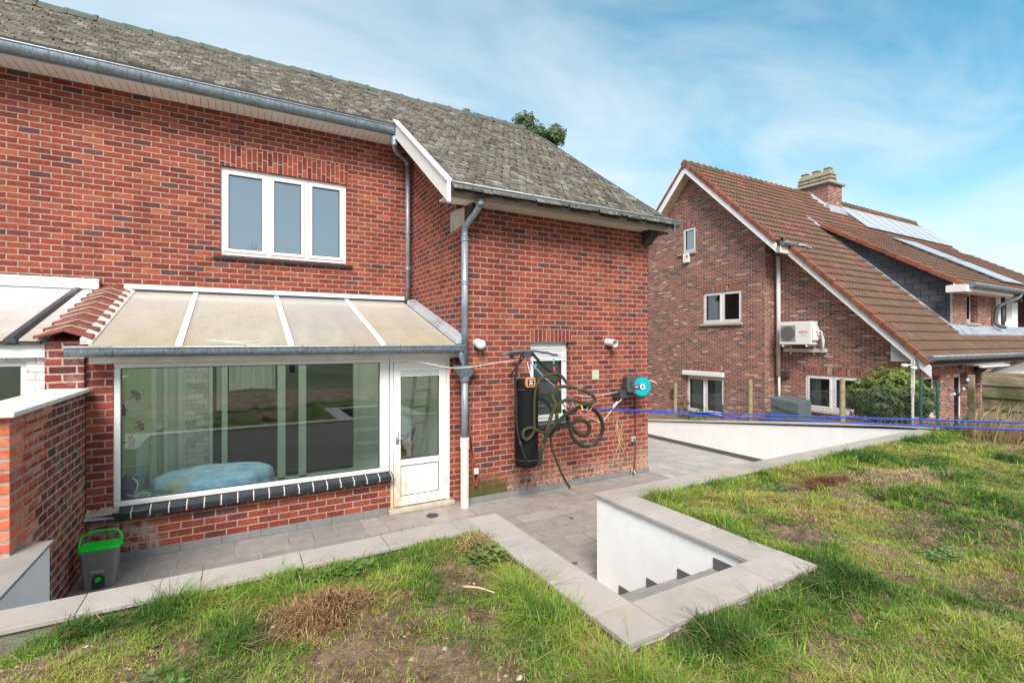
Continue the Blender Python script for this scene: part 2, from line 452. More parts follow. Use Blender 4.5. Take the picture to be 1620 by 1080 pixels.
def poly_sheet(name, col, col2, emis=0.):
    t = NT(name); x, y, z = t.sep(t.pos())
    n = t.noise(1.1, 5., .6); f = t.math('FRACT', t.math('DIVIDE', x, .03)); rib = t.rng(t.math('ABSOLUTE', t.math('SUBTRACT', f, .5)), .36, .46)
    st = t.rng(t.math('ADD', t.rng(y, 9., 6.7), t.math('MULTIPLY', t.math('SUBTRACT', t.noise(5., 5., .7, t.scalev(t.pos(), 1., .25, 1.)), .5), 1.2)), .3, 1.1)
    c = t.mix(t.rng(n, .35, .65), col, col2); c = t.mix(t.math('MULTIPLY', st, .6), c, (.55,.44,.25)); ex_ = t.math('ABSOLUTE', t.math('SUBTRACT', t.math('FRACT', t.math('DIVIDE', t.math('ADD', x, .57), 1.15)), .5)); alg = t.math('MAXIMUM', t.rng(t.noise(7., 7., .8), .56, .72, 0, .5), t.math('MULTIPLY', t.rng(ex_, .42, .5), t.rng(t.noise(9., 5., .7), .35, .6, .2, .75))); c = t.mix(alg, c, (.38,.34,.24)); c = t.mix(t.math('MULTIPLY', rib, .30), c, (.30,.26,.18))
    d = t.n('BsdfPrincipled', {'Base Color': c, 'Roughness': .18, 'Specular IOR Level': .6}); tr = t.n('BsdfTranslucent', {'Color': c})
    mx = t.n('MixShader', {0: .46, 1: d.outputs[0], 2: tr.outputs[0]})
    t.t.links.new(mx.outputs[0], t.out.inputs[0]); return t.m
M['polycarb'] = poly_sheet('aged_polycarbonate', (.86,.80,.68), (.82,.79,.74))
M['polycarb_grey'] = poly_sheet('greyed_polycarbonate', (.80,.78,.75), (.74,.73,.72))
M['polycarb_white'] = poly_sheet('opal_polycarbonate', (.95,.94,.97), (.96,.95,.96))
M['steel_dark'] = plain('dark_painted_bar', (.05,.055,.065), .4, .2)

# ------------------------------------------------------------------ shared builders
def window(parent, T, u0, u1, v0, v1, cols, rec=.07, fw=.05, sash=.055, pane=None, sill=None, sillmat=None, name='window', label=None, wide=None, back=None, sashes=True):
    """window unit in a wall opening: outer frame (the part), sashes, panes and sill (its sub-parts)"""
    pane = pane or M['pane_sky']
    m = MB(T); w1 = -rec; w0 = -rec-.07
    m.box(u0, u1, v0, v0+fw, w0, w1); m.box(u0, u1, v1-fw, v1, w0, w1)
    m.box(u0, u0+fw, v0+fw, v1-fw, w0, w1); m.box(u1-fw, u1, v0+fw, v1-fw, w0, w1)
    fr = wide or [1/cols]*cols
    edges = [u0+fw]; W = (u1-u0-2*fw)
    for f in fr: edges.append(edges[-1]+W*f)
    for e in edges[1:-1]: m.box(e-.03, e+.03, v0+fw, v1-fw, w0, w1)
    o = m.build(name, M['upvc'], parent, bevel=.006, label=label)
    for i in range(len(fr)):
        a = edges[i] + (.03 if i else 0); b = edges[i+1] - (.03 if i < len(fr)-1 else 0)
        a += .004; b -= .004; c = v0+fw+.004; d = v1-fw-.004
        if sashes:
            s = MB(T); k = sash; q0 = w1-.05; q1 = w1+.012
            s.box(a, b, c, c+k, q0, q1); s.box(a, b, d-k, d, q0, q1); s.box(a, a+k, c+k, d-k, q0, q1); s.box(b-k, b, c+k, d-k, q0, q1)
            s.build('sash', M['upvc'], o, bevel=.008)
        else: k = 0.
        p = MB(T); p.box(a+k-.004, b-k+.004, c+k-.004, d-k+.004, w1-.036, w1-.022); p.build('pane', pane, o)
        if sashes:
            g = MB(T); z0 = w1-.008
            g.box(a+k, b-k, c+k, c+k+.006, z0-.02, z0+.021); g.box(a+k, b-k, d-k-.006, d-k, z0-.02, z0+.021)
            g.box(a+k, a+k+.006, c+k+.006, d-k-.006, z0-.02, z0+.021); g.box(b-k-.006, b-k, c+k+.006, d-k-.006, z0-.02, z0+.021)
            g.build('gasket', M['steel_dark'], o)
    if sill:
        s = MB(T); x0, x1, dep, h = sill
        s.hexa([(x0, v0-h-.03, dep), (x1, v0-h-.03, dep), (x1, v0-h, -rec-.05), (x0, v0-h, -rec-.05)],
               [(x0, v0-.03, dep), (x1, v0-.03, dep), (x1, v0-.002, -rec-.05), (x0, v0-.002, -rec-.05)])
        s.build('sill', sillmat or M['bluestone'], o, bevel=.004)
    return o

def gutter(parent, x0, x1, yf, zt, yb, h=.13, name='gutter', step=.5, mat=None, box=False):
    """zinc gutter along X: front lip at y=yf, top at zt, back at y=yb"""
    mat = mat or M['zinc']; d = yb-yf; prof = []
    n = 9
    for i in range(n+1):
        a = math.pi*.5*i/n
        prof.append((yf + d*.5*(1-math.cos(a)), zt - h*math.sin(a)**.8 if a > 0 else zt))
    prof.append((yb, zt-h)); prof.append((yb, zt+.02))
    t = .006
    inner = [(yb-t, zt+.02), (yb-t, zt-h+t)] + [(yf + t + (d*.5)*(1-math.cos(math.pi*.5*i/n)), max(zt - h*math.sin(math.pi*.5*i/n)**.8 + t, zt-h+t)) for i in range(n, -1, -1)]
    m = MB()
    full = prof + inner
    A = [m.av((x0, p[0], p[1])) for p in full]; B = [m.av((x1, p[0], p[1])) for p in full]; L = len(full)
    for i in range(L): j = (i+1) % L; m.face([A[i], A[j], B[j], B[i]])
    for x in (x0, x1):
        k = [m.av((x, p[0], p[1])) for p in prof]; m.face(k)
    o = m.build(name, mat, parent, smooth=False)
    l = MB(); l.tube([(x0, yf-.003, zt+.004), (x1, yf-.003, zt+.004)], .012, 8); l.build('gutter_bead', M['zinc_pale'], o, smooth=True)
    b = MB(); x = x0+step*.6; xf = x; first = None
    while x < xf+.001:
        q = [(p[0]-.004 if p[0] < yb-.01 else p[0], p[1]-.004) for p in prof[:-1]]
        pts = [(yf-.016, zt+.012)] + q
        for p, r in zip(pts[:-1], pts[1:]):
            b.hexa([(x-.012, p[0]-.001, p[1]-.001), (x+.012, p[0]-.001, p[1]-.001), (x+.012, p[0]+.002, p[1]+.003), (x-.012, p[0]+.002, p[1]+.003)],
                   [(x-.010, r[0]-.001, r[1]-.001), (x+.010, r[0]-.001, r[1]-.001), (x+.010, r[0]+.002, r[1]+.003), (x-.010, r[0]+.002, r[1]+.003)])
        x += step
    first = b.build('gutter_bracket', M['bracket'], o)
    while x < x1-.05:
        c = first.copy(); COL.objects.link(c); c.parent = o; c.location = (x-xf, 0, 0); x += step
    return o

# ------------------------------------------------------------------ the brick house
XW, YW, YM = 2.97, 6.65, 9.21
SL = .71
def ZR(y): return 4.61 + SL*(y-6.2)
house = thing('brick_house', (2., 9.2, 0), 'red brick house under a mossy grey roof, with a projecting wing and zinc gutters', 'house')
T = TS(0, YM, 0)
wall_cells(T, -6.5, XW, 0, 6.25, [(-.24, 1.74, 3.87, 5.32), (-.40, 1.95, -.1, 2.30)], .30).build('upper_wall', M['brick'], house)
T = TS(0, YW, 0)
wall_cells(T, XW, 6.72, -.4, 4.50, [(4.12, 4.91, 1.10, 2.44)], .30).build('wing_wall', M['brick'], house)
nrm = (0, -SL, 1)
nn = Vector(nrm).normalized()
m = MB(); m.box(XW, XW+.3, YW+.30, YM+.3, 0, 9); m.build('wing_side_wall', M['brick'], house, clip=[((0, 6.2, 4.66-.16), nn)])
m = MB(); m.box(6.42, 6.72, YW+.30, 15.9, -.6, 9.); 
nb = Vector((0, SL, 1)).normalized()
m.build('gable_wall', M['brick'], house, clip=[((0, 6.2, 4.66-.16), nn), ((0, 16.4, 4.66-.16), nb)])
m = MB(); m.box(-6.5, 6.42, 15.6, 15.9, -.6, 4.7); m.box(-6.5, -6.2, YM+.3, 15.6, 0, 4.7); m.build('rear_wall', M['brick'], house)
m = MB(); m.box(-6.2, 6.4, 9.55, 15.55, 2.6, 2.8); m.box(3.3, 6.4, 6.98, 9.5, 2.6, 2.8); m.build('floor_slab', M['concrete'], house)

# slates
XR = lambda y: np.interp(y, [6.1, 8.0, 9.8, 10.6, 11.3], [6.87, 6.87, 6.98, 7.0, 6.72])
def slates(name, yb, yt, x0f, x1f, parent, sgn=1, ybase=6.2):
    m = MB(); c = 1/math.sqrt(1+SL*SL); s_ = SL*c
    g = .165; w = .15; y = yb; row = 0
    rr = random.Random(3)
    while y < yt-.02:
        y2 = min(y + g*c, yt+.02)
        Y = lambda q: (q if sgn > 0 else 22.6-q)
        z1 = ZR(y); z2 = ZR(y2)
        x = x0f(y) - (row % 2)*w*.5 - rr.random()*.01; xe = x1f(y)
        sag = .0
        while x < xe-.02:
            xb = min(x + w, xe) - .007; xa = max(x, x0f(y)); 
            if xb - xa > .02:
                l1 = .018 + rr.random()*.026; l2 = .018 + rr.random()*.026; yo = rr.uniform(-.020, .012)
                m.cur = rr.random()*.98+.01
                p = [(xa, Y(y+yo), z1+SL*yo+l1), (xb, Y(y+yo), z1+SL*yo+l2), (xb, Y(y2), z2+.004), (xa, Y(y2), z2+.004)]
                m.poly(p)
                m.poly([(xa, Y(y+yo), z1+SL*yo+l1), (xa, Y(y+yo), z1+SL*yo-.004), (xb, Y(y+yo), z1+SL*yo-.004), (xb, Y(y+yo), z1+SL*yo+l2)])
            x += w
        y = y2; row += 1
    return m.build(name, M['slate'], parent, recalc=False)
yb_main = 8.70
roof = slates('roof', 6.12, 11.3, lambda y: -6.6 if y > yb_main-.02 else 2.56, lambda y: float(XR(y)), house)
slates('rear_roof', 6.2, 11.3, lambda y: -6.6, lambda y: 6.87, house, sgn=-1)
m = MB()
m.hexa([(-6.6, 8.72, ZR(8.72)-.09), (6.80, 8.72, ZR(8.72)-.09), (6.9, 11.3, ZR(11.3)-.09), (-6.6, 11.3, ZR(11.3)-.09)],
       [(-6.6, 8.72, ZR(8.72)-.006), (6.80, 8.72, ZR(8.72)-.006), (6.7, 11.3, ZR(11.3)-.006), (-6.6, 11.3, ZR(11.3)-.006)])
m.hexa([(2.56, 6.16, ZR(6.16)-.09), (6.84, 6.16, ZR(6.16)-.09), (6.84, 8.72, ZR(8.72)-.09), (2.56, 8.72, ZR(8.72)-.09)],
       [(2.56, 6.16, ZR(6.16)-.006), (6.84, 6.16, ZR(6.16)-.006), (6.84, 8.72, ZR(8.72)-.006), (2.56, 8.72, ZR(8.72)-.006)])
m.hexa([(-6.6, 16.4, ZR(6.2)-.09), (6.84, 16.4, ZR(6.2)-.09), (6.84, 11.3, ZR(11.3)-.09), (-6.6, 11.3, ZR(11.3)-.09)],
       [(-6.6, 16.4, ZR(6.2)-.006), (6.84, 16.4, ZR(6.2)-.006), (6.84, 11.3, ZR(11.3)-.006), (-6.6, 11.3, ZR(11.3)-.006)])
m.build('roof_deck', M['underlay'], house)
# ridge tiles
m = MB(); x = -6.6; rr = random.Random(5)
while x < 6.70:
    x2 = min(x+.40, 6.74); j = rr.uniform(-.012, .012)
    pr = [(11.3-.15, -.10), (11.3-.12, -.015), (11.3-.05, .05), (11.3, .065), (11.3+.05, .05), (11.3+.12, -.015), (11.3+.15, -.10)]
    zz = ZR(11.3)+.02+j
    m.hexa([(x, p[0], zz+p[1]) for p in pr], [(x2-.004, p[0], zz+p[1]-.012) for p in pr])
    m.hexa([(x2-.03, p[0]+(p[0]-11.3)*.08, zz+p[1]*1.02+.005) for p in pr], [(x2+.02, p[0]+(p[0]-11.3)*.08, zz+p[1]*1.02+.005) for p in pr])
    x = x2
m.build('ridge_tiles', M['ridge_green'], house)
# verge trim on the right-hand gable
m = MB()
for ya, yb_ in ((6.15, 8.0), (8.0, 9.8), (9.8, 10.6), (10.6, 11.28)):
    a, b = float(XR(ya)), float(XR(yb_))
    m.hexa([(a, ya, ZR(ya)-.13), (a+.03, ya, ZR(ya)-.13), (a+.03, ya, ZR(ya)+.025), (a, ya, ZR(ya)+.025)],
           [(b, yb_, ZR(yb_)-.13), (b+.03, yb_, ZR(yb_)-.13), (b+.03, yb_, ZR(yb_)+.025), (b, yb_, ZR(yb_)+.025)])
m.build('verge_trim', M['zinc'], house)
# soffits and fascias
m = MB(); m.box(-6.5, 2.53, 8.83, YM-.001, 6.21, 6.225); m.build('eaves_soffit', M['soffit'], house)
m = MB(); m.box(-6.5, 2.53, 8.80, 8.829, 6.195, 6.36); m.build('eaves_fascia', M['upvc'], house)
m = MB(); m.box(2.56, 6.86, 6.36, YW-.001, 4.485, 4.50); m.build('wing_soffit', M['soffit'], house)
m = MB(); m.box(2.56, 6.93, 6.32, 6.358, 4.47, 4.60); m.build('wing_fascia', plain('cream_fascia', (.66,.60,.50), .5, .1), house)
m = MB()
m.hexa([(2.56, 6.40, ZR(6.40)-.20), (XW, 6.40, ZR(6.40)-.20), (XW, 8.8, ZR(8.8)-.20), (2.56, 8.8, ZR(8.8)-.20)],
       [(2.56, 6.40, ZR(6.40)-.185), (XW, 6.40, ZR(6.40)-.185), (XW, 8.8, ZR(8.8)-.185), (2.56, 8.8, ZR(8.8)-.185)])
m.build('verge_soffit', M['soffit'], house)
# white barge board on the step between the roofs
m = MB()
for xa, xb, dz0, dz1 in ((2.505, 2.555, -.24, .05), (2.475, 2.575, .05, .075)):
    m.hexa([(xa, 6.20, ZR(6.20)+dz0), (xb, 6.20, ZR(6.20)+dz0), (xb, 8.78, ZR(8.78)+dz0), (xa, 8.78, ZR(8.78)+dz0)],
           [(xa, 6.20, ZR(6.20)+dz1), (xb, 6.20, ZR(6.20)+dz1), (xb, 8.78, ZR(8.78)+dz1), (xa, 8.78, ZR(8.78)+dz1)])
m.build('barge_board', M['upvc'], house)
gutter(house, -6.5, 2.60, 8.67, 6.345, 8.80, .125)
gutter(house, 2.57, 7.07, 6.17, 4.64, 6.31, .10)
# corbels under the wing eaves
m = MB(); m.ext([(6.645, 4.46), (6.645, 4.28), (6.55, 4.29), (6.45, 4.38), (6.42, 4.46)], 2.98, 3.15); m.build('corbel', M['wood_dark'], house)
m = MB(); m.ext([(6.645, 4.45), (6.645, 4.24), (6.56, 4.27), (6.50, 4.35), (6.42, 4.38), (6.42, 4.45)], 6.56, 6.74)
m.box(6.50, 6.95, 6.37, 6.60, 4.452, 4.468); m.build('corbel', M['wood_dark'], house)
m = MB(); m.hexa([(XW-.012, 6.66, 4.20), (XW-.012, 7.20, 4.18), (XW-.012, 7.20, 4.50), (XW-.012, 6.66, 4.46)], [(XW+.05, 6.66, 4.20), (XW+.05, 7.20, 4.18), (XW+.05, 7.20, 4.50), (XW+.05, 6.66, 4.46)])
m.build('concrete_padstone', M['concrete'], house)
# windows of the house
T = TS(0, YM, 0)
window(house, T, -.24, 1.74, 3.87, 5.32, 3, rec=.045, fw=.05, sash=.06, sill=(-.34, 1.84, .05, .05), wide=[.345,.325,.33], label='white three-light window on the upper floor')
m = MB(T); m.box(-.27, 1.77, 5.325, 5.68, -.02, .003); m.build('lintel', M['brick_soldier'], house)
T = TS(0, YW, 0)
w = window(house, T, 4.12, 4.91, 1.12, 2.44, 1, rec=.10, fw=.05, sash=.06, pane=M['pane_mid'], sill=(4.09, 4.94, .05, .06), label='small white window with its roller shutter half down')
m = MB(T)
for k in range(8): m.box(4.15, 4.88, 2.408-k*.040, 2.438-k*.040, -.095, -.072)
m.build('roller_shutter', M['upvc'], w, bevel=.006)
m = MB(T); m.box(4.105, 4.925, 2.443, 2.655, -.02, .003); m.build('lintel', M['brick_stack'], house)
# cement plinth tiles along the foot of the wing
M['plinth'] = plain('grey_plinth_tiles', (.19,.19,.19), .7, .15, 6.)
m = MB(); x = 3.02
while x < 6.72:
    x2 = min(x+.45, 6.735); m.box(x, x2-.004, YW-.014, YW-.001, 0.002, .095); x = x2
m.build('plinth', M['plinth'], house, bevel=.002)
# downpipes
def pipe_joint(m, x, y, z, r): m.lathe((x, y, z), [(r+.006, -.03), (r+.014, -.024), (r+.014, -.012), (r+.006, -.006), (r+.006, .006), (r+.014, .012), (r+.014, .024), (r+.006, .03)], 14)
m = MB(); px, py = 2.93, 6.575
m.tube(spline([(3.03, 6.26, 4.52), (3.03, 6.26, 4.44), (3.01, 6.32, 4.34), (px+.01, 6.52, 4.17), (px, py, 4.08), (px, py, 4.0)], 5), .046, 12)
m.cyl((px, py, 4.0), (px, py, 2.08), .050, 14)
m.cyl((px, py, 1.93), (px, py, 1.0), .050, 14)
for z in (3.96, 3.32): pipe_joint(m, px, py, z, .046)
m.lathe((3.03, 6.26, 4.45), [(.055, -.06), (.062, -.03), (.055, 0), (.062, .03), (.055, .06)], 14)
o = m.build('downpipe', M['zinc_pipe'], house, smooth=True, label='zinc downpipe at the corner of the wing')
m = MB(); m.cyl((px, py, 1.0), (px, py, 0.0), .062, 18); m.lathe((px, py, .86), [(.064, 0), (.068, .01), (.068, .16), (.064, .17)], 18); m.build('pvc_sleeve', M['pvc_pipe'], o, smooth=False)
m = MB(); m.hexa([(px-.07, py-.06, 1.93), (px+.07, py-.06, 1.93), (px+.07, py+.06, 1.93), (px-.07, py+.06, 1.93)], [(px-.15, py-.10, 2.06), (px+.15, py-.10, 2.06), (px+.15, py+.07, 2.06), (px-.15, py+.07, 2.06)])
m.box(px-.155, px+.155, py-.105, py-.095, 2.06, 2.10); m.box(px-.155, px-.145, py-.095, py+.07, 2.06, 2.10); m.box(px+.145, px+.155, py-.095, py+.07, 2.06, 2.10)
m.lathe((px, py, 1.84), [(.055, 0), (.07, .03), (.07, .09)], 14); m.build('rain_hopper', M['zinc'], o)
m = MB(); x2, y2 = 2.86, 9.10
m.cyl((x2, y2, 6.0), (x2, y2, 3.22), .045, 14)
m.tube(spline([(2.50, 8.76, 6.20), (2.50, 8.78, 6.06), (2.56, 8.86, 5.98), (2.80, 9.07, 5.92), (x2, y2, 5.84)], 5), .045, 12)
m.lathe((2.50, 8.76, 6.10), [(.05, -.08), (.058, -.05), (.05, -.03), (.058, 0), (.05, .03), (.058, .05)], 14)
for z in (4.55, 3.85): pipe_joint(m, x2, y2, z, .045)
m.build('downpipe', M['zinc_pipe'], house, smooth=True, label='zinc downpipe in the inner corner above the glass roof')
# ------------------------------------------------------------------ the glass-roofed lean-to
YC = 6.85
lean = thing('lean_to', (.8, 8., 0), 'glazed lean-to with four yellowed roof sheets, a wide window and a stained white door', 'conservatory')
def ZL(y): return 2.42 + .31*(y-6.62)
T = TS(0, YC, 0)
wall_cells(T, -1.43, XW-.001, 0, 2.30, [(-1.20, 1.895, .52, 2.301), (1.895, 2.81, -.1, 2.301)], .22).build('front_wall', M['brick'], lean)
m = MB(T)
m.box(-1.20, 1.885, .60, .665, -.09, -.015); m.box(-1.20, 1.885, 2.15, 2.205, -.09, -.015); m.box(-1.20, -1.135, .665, 2.15, -.09, -.015); m.box(1.75, 1.885, .665, 2.15, -.09, -.015)
wf = m.build('window', M['upvc'], lean, bevel=.01, label='wide single-pane window with white frame')
m = MB(T); m.box(-1.14, 1.755, .66, 2.155, -.06, -.045); m.build('pane', M['pane_clear'], wf)
m = MB(T)
m.box(-1.135, 1.75, .665, .673, -.045, -.018); m.box(-1.135, 1.75, 2.142, 2.15, -.045, -.018); m.box(-1.135, -1.127, .673, 2.142, -.045, -.018); m.box(1.742, 1.75, .673, 2.142, -.045, -.018)
m.build('gasket', M['steel_dark'], wf)
m = MB(T); x = -1.20; rr = random.Random(2)
while x < 1.90:
    x2 = min(x+.172, 1.925); h = rr.uniform(-.003, .003)
    m.hexa([(x+.005, .49+h, .10), (x2-.005, .49+h, .10), (x2-.005, .50, -.09), (x+.005, .50, -.09)], [(x+.005, .555+h, .10), (x2-.005, .555+h, .10), (x2-.005, .597, -.02), (x+.005, .597, -.02)])
    x = x2
sl = m.build('sill', M['bluestone'], wf, bevel=.008)
m = MB(T); m.hexa([(-1.19, .495, .094), (1.915, .495, .094), (1.915, .505, -.09), (-1.19, .505, -.09)], [(-1.19, .549, .094), (1.915, .549, .094), (1.915, .590, -.02), (-1.19, .590, -.02)])
m.build('sill_joint', plain('pale_joint', (.60,.55,.47), .9, .1), wf)
m = MB(T); m.cyl((-.93, .632, -.016), (-.93, .632, -.004), .014, 10); m.build('drain_cap', M['upvc'], wf)
# door
m = MB(T)
m.box(1.895, 1.945, .06, 2.205, -.09, -.012); m.box(2.755, 2.81, .06, 2.205, -.09, -.012); m.box(1.945, 2.755, 2.155, 2.205, -.09, -.012)
m.build('door_frame', M['upvc_dirty'], lean, bevel=.006)
m = MB(T); z0, z1 = .075, 2.15; a, b = 1.95, 2.75
m.box(a, a+.10, z0, z1, -.075, -.002); m.box(b-.115, b, z0, z1, -.075, -.002)
m.box(a+.10, b-.115, z0, z0+.14, -.075, -.002); m.box(a+.10, b-.115, .655, .745, -.075, -.002); m.box(a+.10, b-.115, z1-.13, z1, -.075, -.002)
door = m.build('door', M['upvc_dirty'], lean, bevel=.008, label='white door with glass above and a rust-stained panel below')
m = MB(T); m.box(a+.106, b-.121, z0+.146, .649, -.05, -.022); m.build('panel', M['upvc_dirty'], door, bevel=.004)
m = MB(T); m.box(a+.095, b-.11, .74, z1-.12, -.045, -.032); m.build('pane', M['pane_clear'], door)
m = MB(T)
for q in ((a+.10, b-.115, .745, .753), (a+.10, b-.115, 1.93, 1.938)): m.box(q[0], q[1], q[2], q[3], -.04, -.008)
m.box(a+.10, a+.107, .753, 1.93, -.04, -.008); m.box(b-.122, b-.115, .753, 1.93, -.04, -.008)
m.box(a+.098, b-.113, z0+.136, z0+.143, -.03, -.012); m.box(a+.098, b-.113, .648, .657, -.03, -.012); m.box(a+.098, a+.105, z0+.143, .648, -.03, -.012); m.box(b-.120, b-.113, z0+.143, .648, -.03, -.012)
m.build('gasket', M['steel_dark'], door)
m = MB(T)
for k in range(3): m.box(a+.10, b-.115, 1.942+k*.026, 1.958+k*.026, -.03, -.006)
m.build('vent_grille', M['upvc'], door)
M['chrome'] = plain('brushed_metal', (.62,.62,.62), .28, .05, metal=.9)
m = MB(T); m.box(a+.025, a+.065, .98, 1.14, -.002, .010); m.tube([(a+.045, 1.07, .008), (a+.045, 1.07, .05), (a+.06, 1.07, .058), (a+.17, 1.065, .058)], .010, 8)
m.build('handle', M['chrome'], door, smooth=True)
m = MB(); x = -1.42
while x < 1.85:
    x2 = min(x+.42, 1.855); m.box(x, x2-.004, YC-.014, YC-.001, .002, .095); x = x2
m.build('plinth', M['plinth'], lean, bevel=.002)
m = MB(); m.box(1.86, 2.86, 6.76, 6.94, .0, .06); m.build('door_step', M['concrete'], lean, bevel=.01)
m = MB(); m.box(-1.38, 2.96, 6.72, 6.845, 2.215, 2.33); m.box(-1.36, 2.86, 6.80, 6.848, 2.203, 2.216); m.build('eaves_beam', plain('dirty_white_beam', (.66,.63,.57), .5, .14, 5.), lean, bevel=.01)
# roof sheets between the bars
xs = [-1.37, -.57, .58, 1.73, 2.80]
for i in range(4):
    m = MB(); xa, xb = xs[i]+.012, xs[i+1]-.012
    m.poly([(xa, 6.60, ZL(6.60)), (xb, 6.60, ZL(6.60)), (xb, 9.17, ZL(9.17)), (xa, 9.17, ZL(9.17))])
    m.poly([(xa, 6.60, ZL(6.60)), (xb, 6.60, ZL(6.60)), (xb, 6.60, ZL(6.60)-.016), (xa, 6.60, ZL(6.60)-.016)])
    m.build('roof_sheet', M['polycarb'] if i in (0, 1, 3) else M['polycarb_grey'], lean)
M['bar_white'] = plain('white_glazing_bar', (.84,.83,.82), .35, .04)
for i, x in enumerate(xs[1:4]):
    m = MB(); w = .035
    m.hexa([(x-w, 6.585, ZL(6.585)-.02), (x+w, 6.585, ZL(6.585)-.02), (x+w, 9.15, ZL(9.15)-.02), (x-w, 9.15, ZL(9.15)-.02)],
           [(x-w, 6.585, ZL(6.585)+.02), (x+w, 6.585, ZL(6.585)+.02), (x+w, 9.15, ZL(9.15)+.02), (x-w, 9.15, ZL(9.15)+.02)])
    m.build('glazing_bar', M['bar_white'], lean, bevel=.006)
    m = MB(); m.hexa([(x-.03, 6.64, ZL(6.64)-.10), (x+.03, 6.64, ZL(6.64)-.10), (x+.03, 9.16, ZL(9.16)-.10), (x-.03, 9.16, ZL(9.16)-.10)],
           [(x-.03, 6.64, ZL(6.64)-.021), (x+.03, 6.64, ZL(6.64)-.021), (x+.03, 9.16, ZL(9.16)-.021), (x-.03, 9.16, ZL(9.16)-.021)]); m.build('rafter', M['bar_white'], lean)
m = MB(); m.box(-1.47, 2.80, 9.12, 9.20, ZL(9.12)+.045, ZL(9.12)+.115); m.build('wall_bar', M['bar_white'], lean, bevel=.005)
m = MB(); m.box(-1.47, 2.84, 9.13, 9.205, ZL(9.12)-.01, ZL(9.12)+.044); m.build('wall_flashing', M['steel_dark'], lean)
m = MB()
for k, (ya, yb_) in enumerate(((6.58, 7.45), (7.45, 8.45), (8.45, 9.0))):
    x0, x1, h0, h1 = 2.795, XW-.004, .015, .085
    m.hexa([(x0, ya, ZL(ya)+.003), (x1, ya, ZL(ya)+.003), (x1, yb_-.006, ZL(yb_)+.003), (x0, yb_-.006, ZL(yb_)+.003)],
           [(x0+.03, ya, ZL(ya)+h1), (x1, ya, ZL(ya)+h1+.02), (x1, yb_-.006, ZL(yb_)+h1+.02), (x0+.03, yb_-.006, ZL(yb_)+h1)])
m.build('side_flashing', M['zinc_pale'], lean, bevel=.008)
m = MB(); rr = random.Random(8); y = 6.62
while y < 9.1:
    y2 = y+.15; m.hexa([(-1.43, y, ZL(y)+.0), (-1.335, y, ZL(y)-.0), (-1.335, y2-.008, ZL(y2)), (-1.43, y2-.008, ZL(y2))], [(-1.43, y, ZL(y)+.06), (-1.335, y, ZL(y)+.012), (-1.335, y2-.008, ZL(y2)+.012), (-1.43, y2-.008, ZL(y2)+.06)]); y = y2
m.build('mortar_fillet', plain('painted_mortar', (.62,.58,.53), .9, .2, 12., .4), lean)
gutter(lean, -1.53, 2.90, 6.50, 2.385, 6.64, .10, step=.62)
m = MB(); m.tube(spline([(2.86, 6.57, 2.29), (2.88, 6.57, 2.20), (2.92, 6.57, 2.08)], 4), .04, 10); m.build('gutter_outlet', M['zinc'], lean, smooth=True)
m = MB(); m.tube(spline([(.25, 6.53, 2.41), (.10, 6.50, 2.42), (-.18, 6.52, 2.455), (-.30, 6.57, 2.465), (-.16, 6.60, 2.45), (.20, 6.62, 2.45)], 6), .0035, 6); m.build('loose_cable', M['bar_white'], lean, smooth=True)
# inside
floor_m = plain('lean_to_floor', (.16,.16,.15), .6, .15)
m = MB(); m.box(-1.40, 2.96, 6.95, 9.2, .0, .05); m.build('floor', floor_m, lean)
M['inner_white'] = plain('inner_white_wall', (.80,.84,.78), .8, .06)
m = MB(); m.box(-1.42, -.72, 9.185, 9.205, .05, 3.1); m.box(1.95, 2.96, 9.185, 9.205, .05, 3.1); m.box(-.40, 1.95, 9.185, 9.205, 2.30, 3.1)
m.box(2.945, 2.962, 6.95, 9.18, .05, 2.45); m.box(-1.425, -1.405, 6.95, 9.18, .05, 2.45); m.build('inner_wall', M['inner_white'], lean)
m = MB(); m.box(-.72, -.40, 9.180, 9.204, .05, 3.1); m.build('white_brick_strip', M['brick_white'], lean)
M['frame_green'] = plain('pale_green_frame', (.74,.82,.73), .5, .05)
m = MB()
for xa, xb in ((-1.16, -1.07), (-.98, -.93), (-.80, -.74)): m.box(xa, xb, 9.08, 9.18, .05, 2.35)
m.box(-1.07, -.80, 9.08, 9.18, 2.26, 2.35); m.box(-1.07, -.98, 9.12, 9.16, 1.1, 1.2)
m.build('inner_door_frame', M['frame_green'], lean)
m = MB()
for xa, xb in ((-.395, -.345), (-.22, -.14), (.60, .72), (.93, 1.05), (1.86, 1.94)): m.box(xa, xb, 9.15, 9.24, .05, 2.295)
m.box(-.345, 1.86, 9.15, 9.24, .05, .12); m.build('sliding_door_frame', M['frame_green'], lean)
# the dark room behind the sliding door
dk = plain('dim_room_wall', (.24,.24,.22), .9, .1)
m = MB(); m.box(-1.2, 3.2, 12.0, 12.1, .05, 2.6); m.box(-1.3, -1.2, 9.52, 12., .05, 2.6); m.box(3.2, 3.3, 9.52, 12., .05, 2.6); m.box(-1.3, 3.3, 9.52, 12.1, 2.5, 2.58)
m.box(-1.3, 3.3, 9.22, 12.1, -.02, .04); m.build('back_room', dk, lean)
def curtain(name, x0, x1, y, z0, z1, mat, parent, amp=.03, wl=.09, ragged=0.):
    m = MB(); n = int((x1-x0)/.012); rr = random.Random(int(x0*100))
    top = []; bot = []
    for i in range(n+1):
        x = x0+(x1-x0)*i/n; yy = y+amp*math.sin(2*math.pi*x/wl)+amp*.4*math.sin(2*math.pi*x/wl*2.3)
        top.append(m.av((x, yy, z1))); bot.append(m.av((x, yy*1.0+.0, z0+ragged*math.sin(x*7)*.5+ragged*rr.random()*.4)))
    for i in range(n): m.face([bot[i], bot[i+1], top[i+1], top[i]])
    return m.build(name, mat, parent, smooth=True, recalc=False)
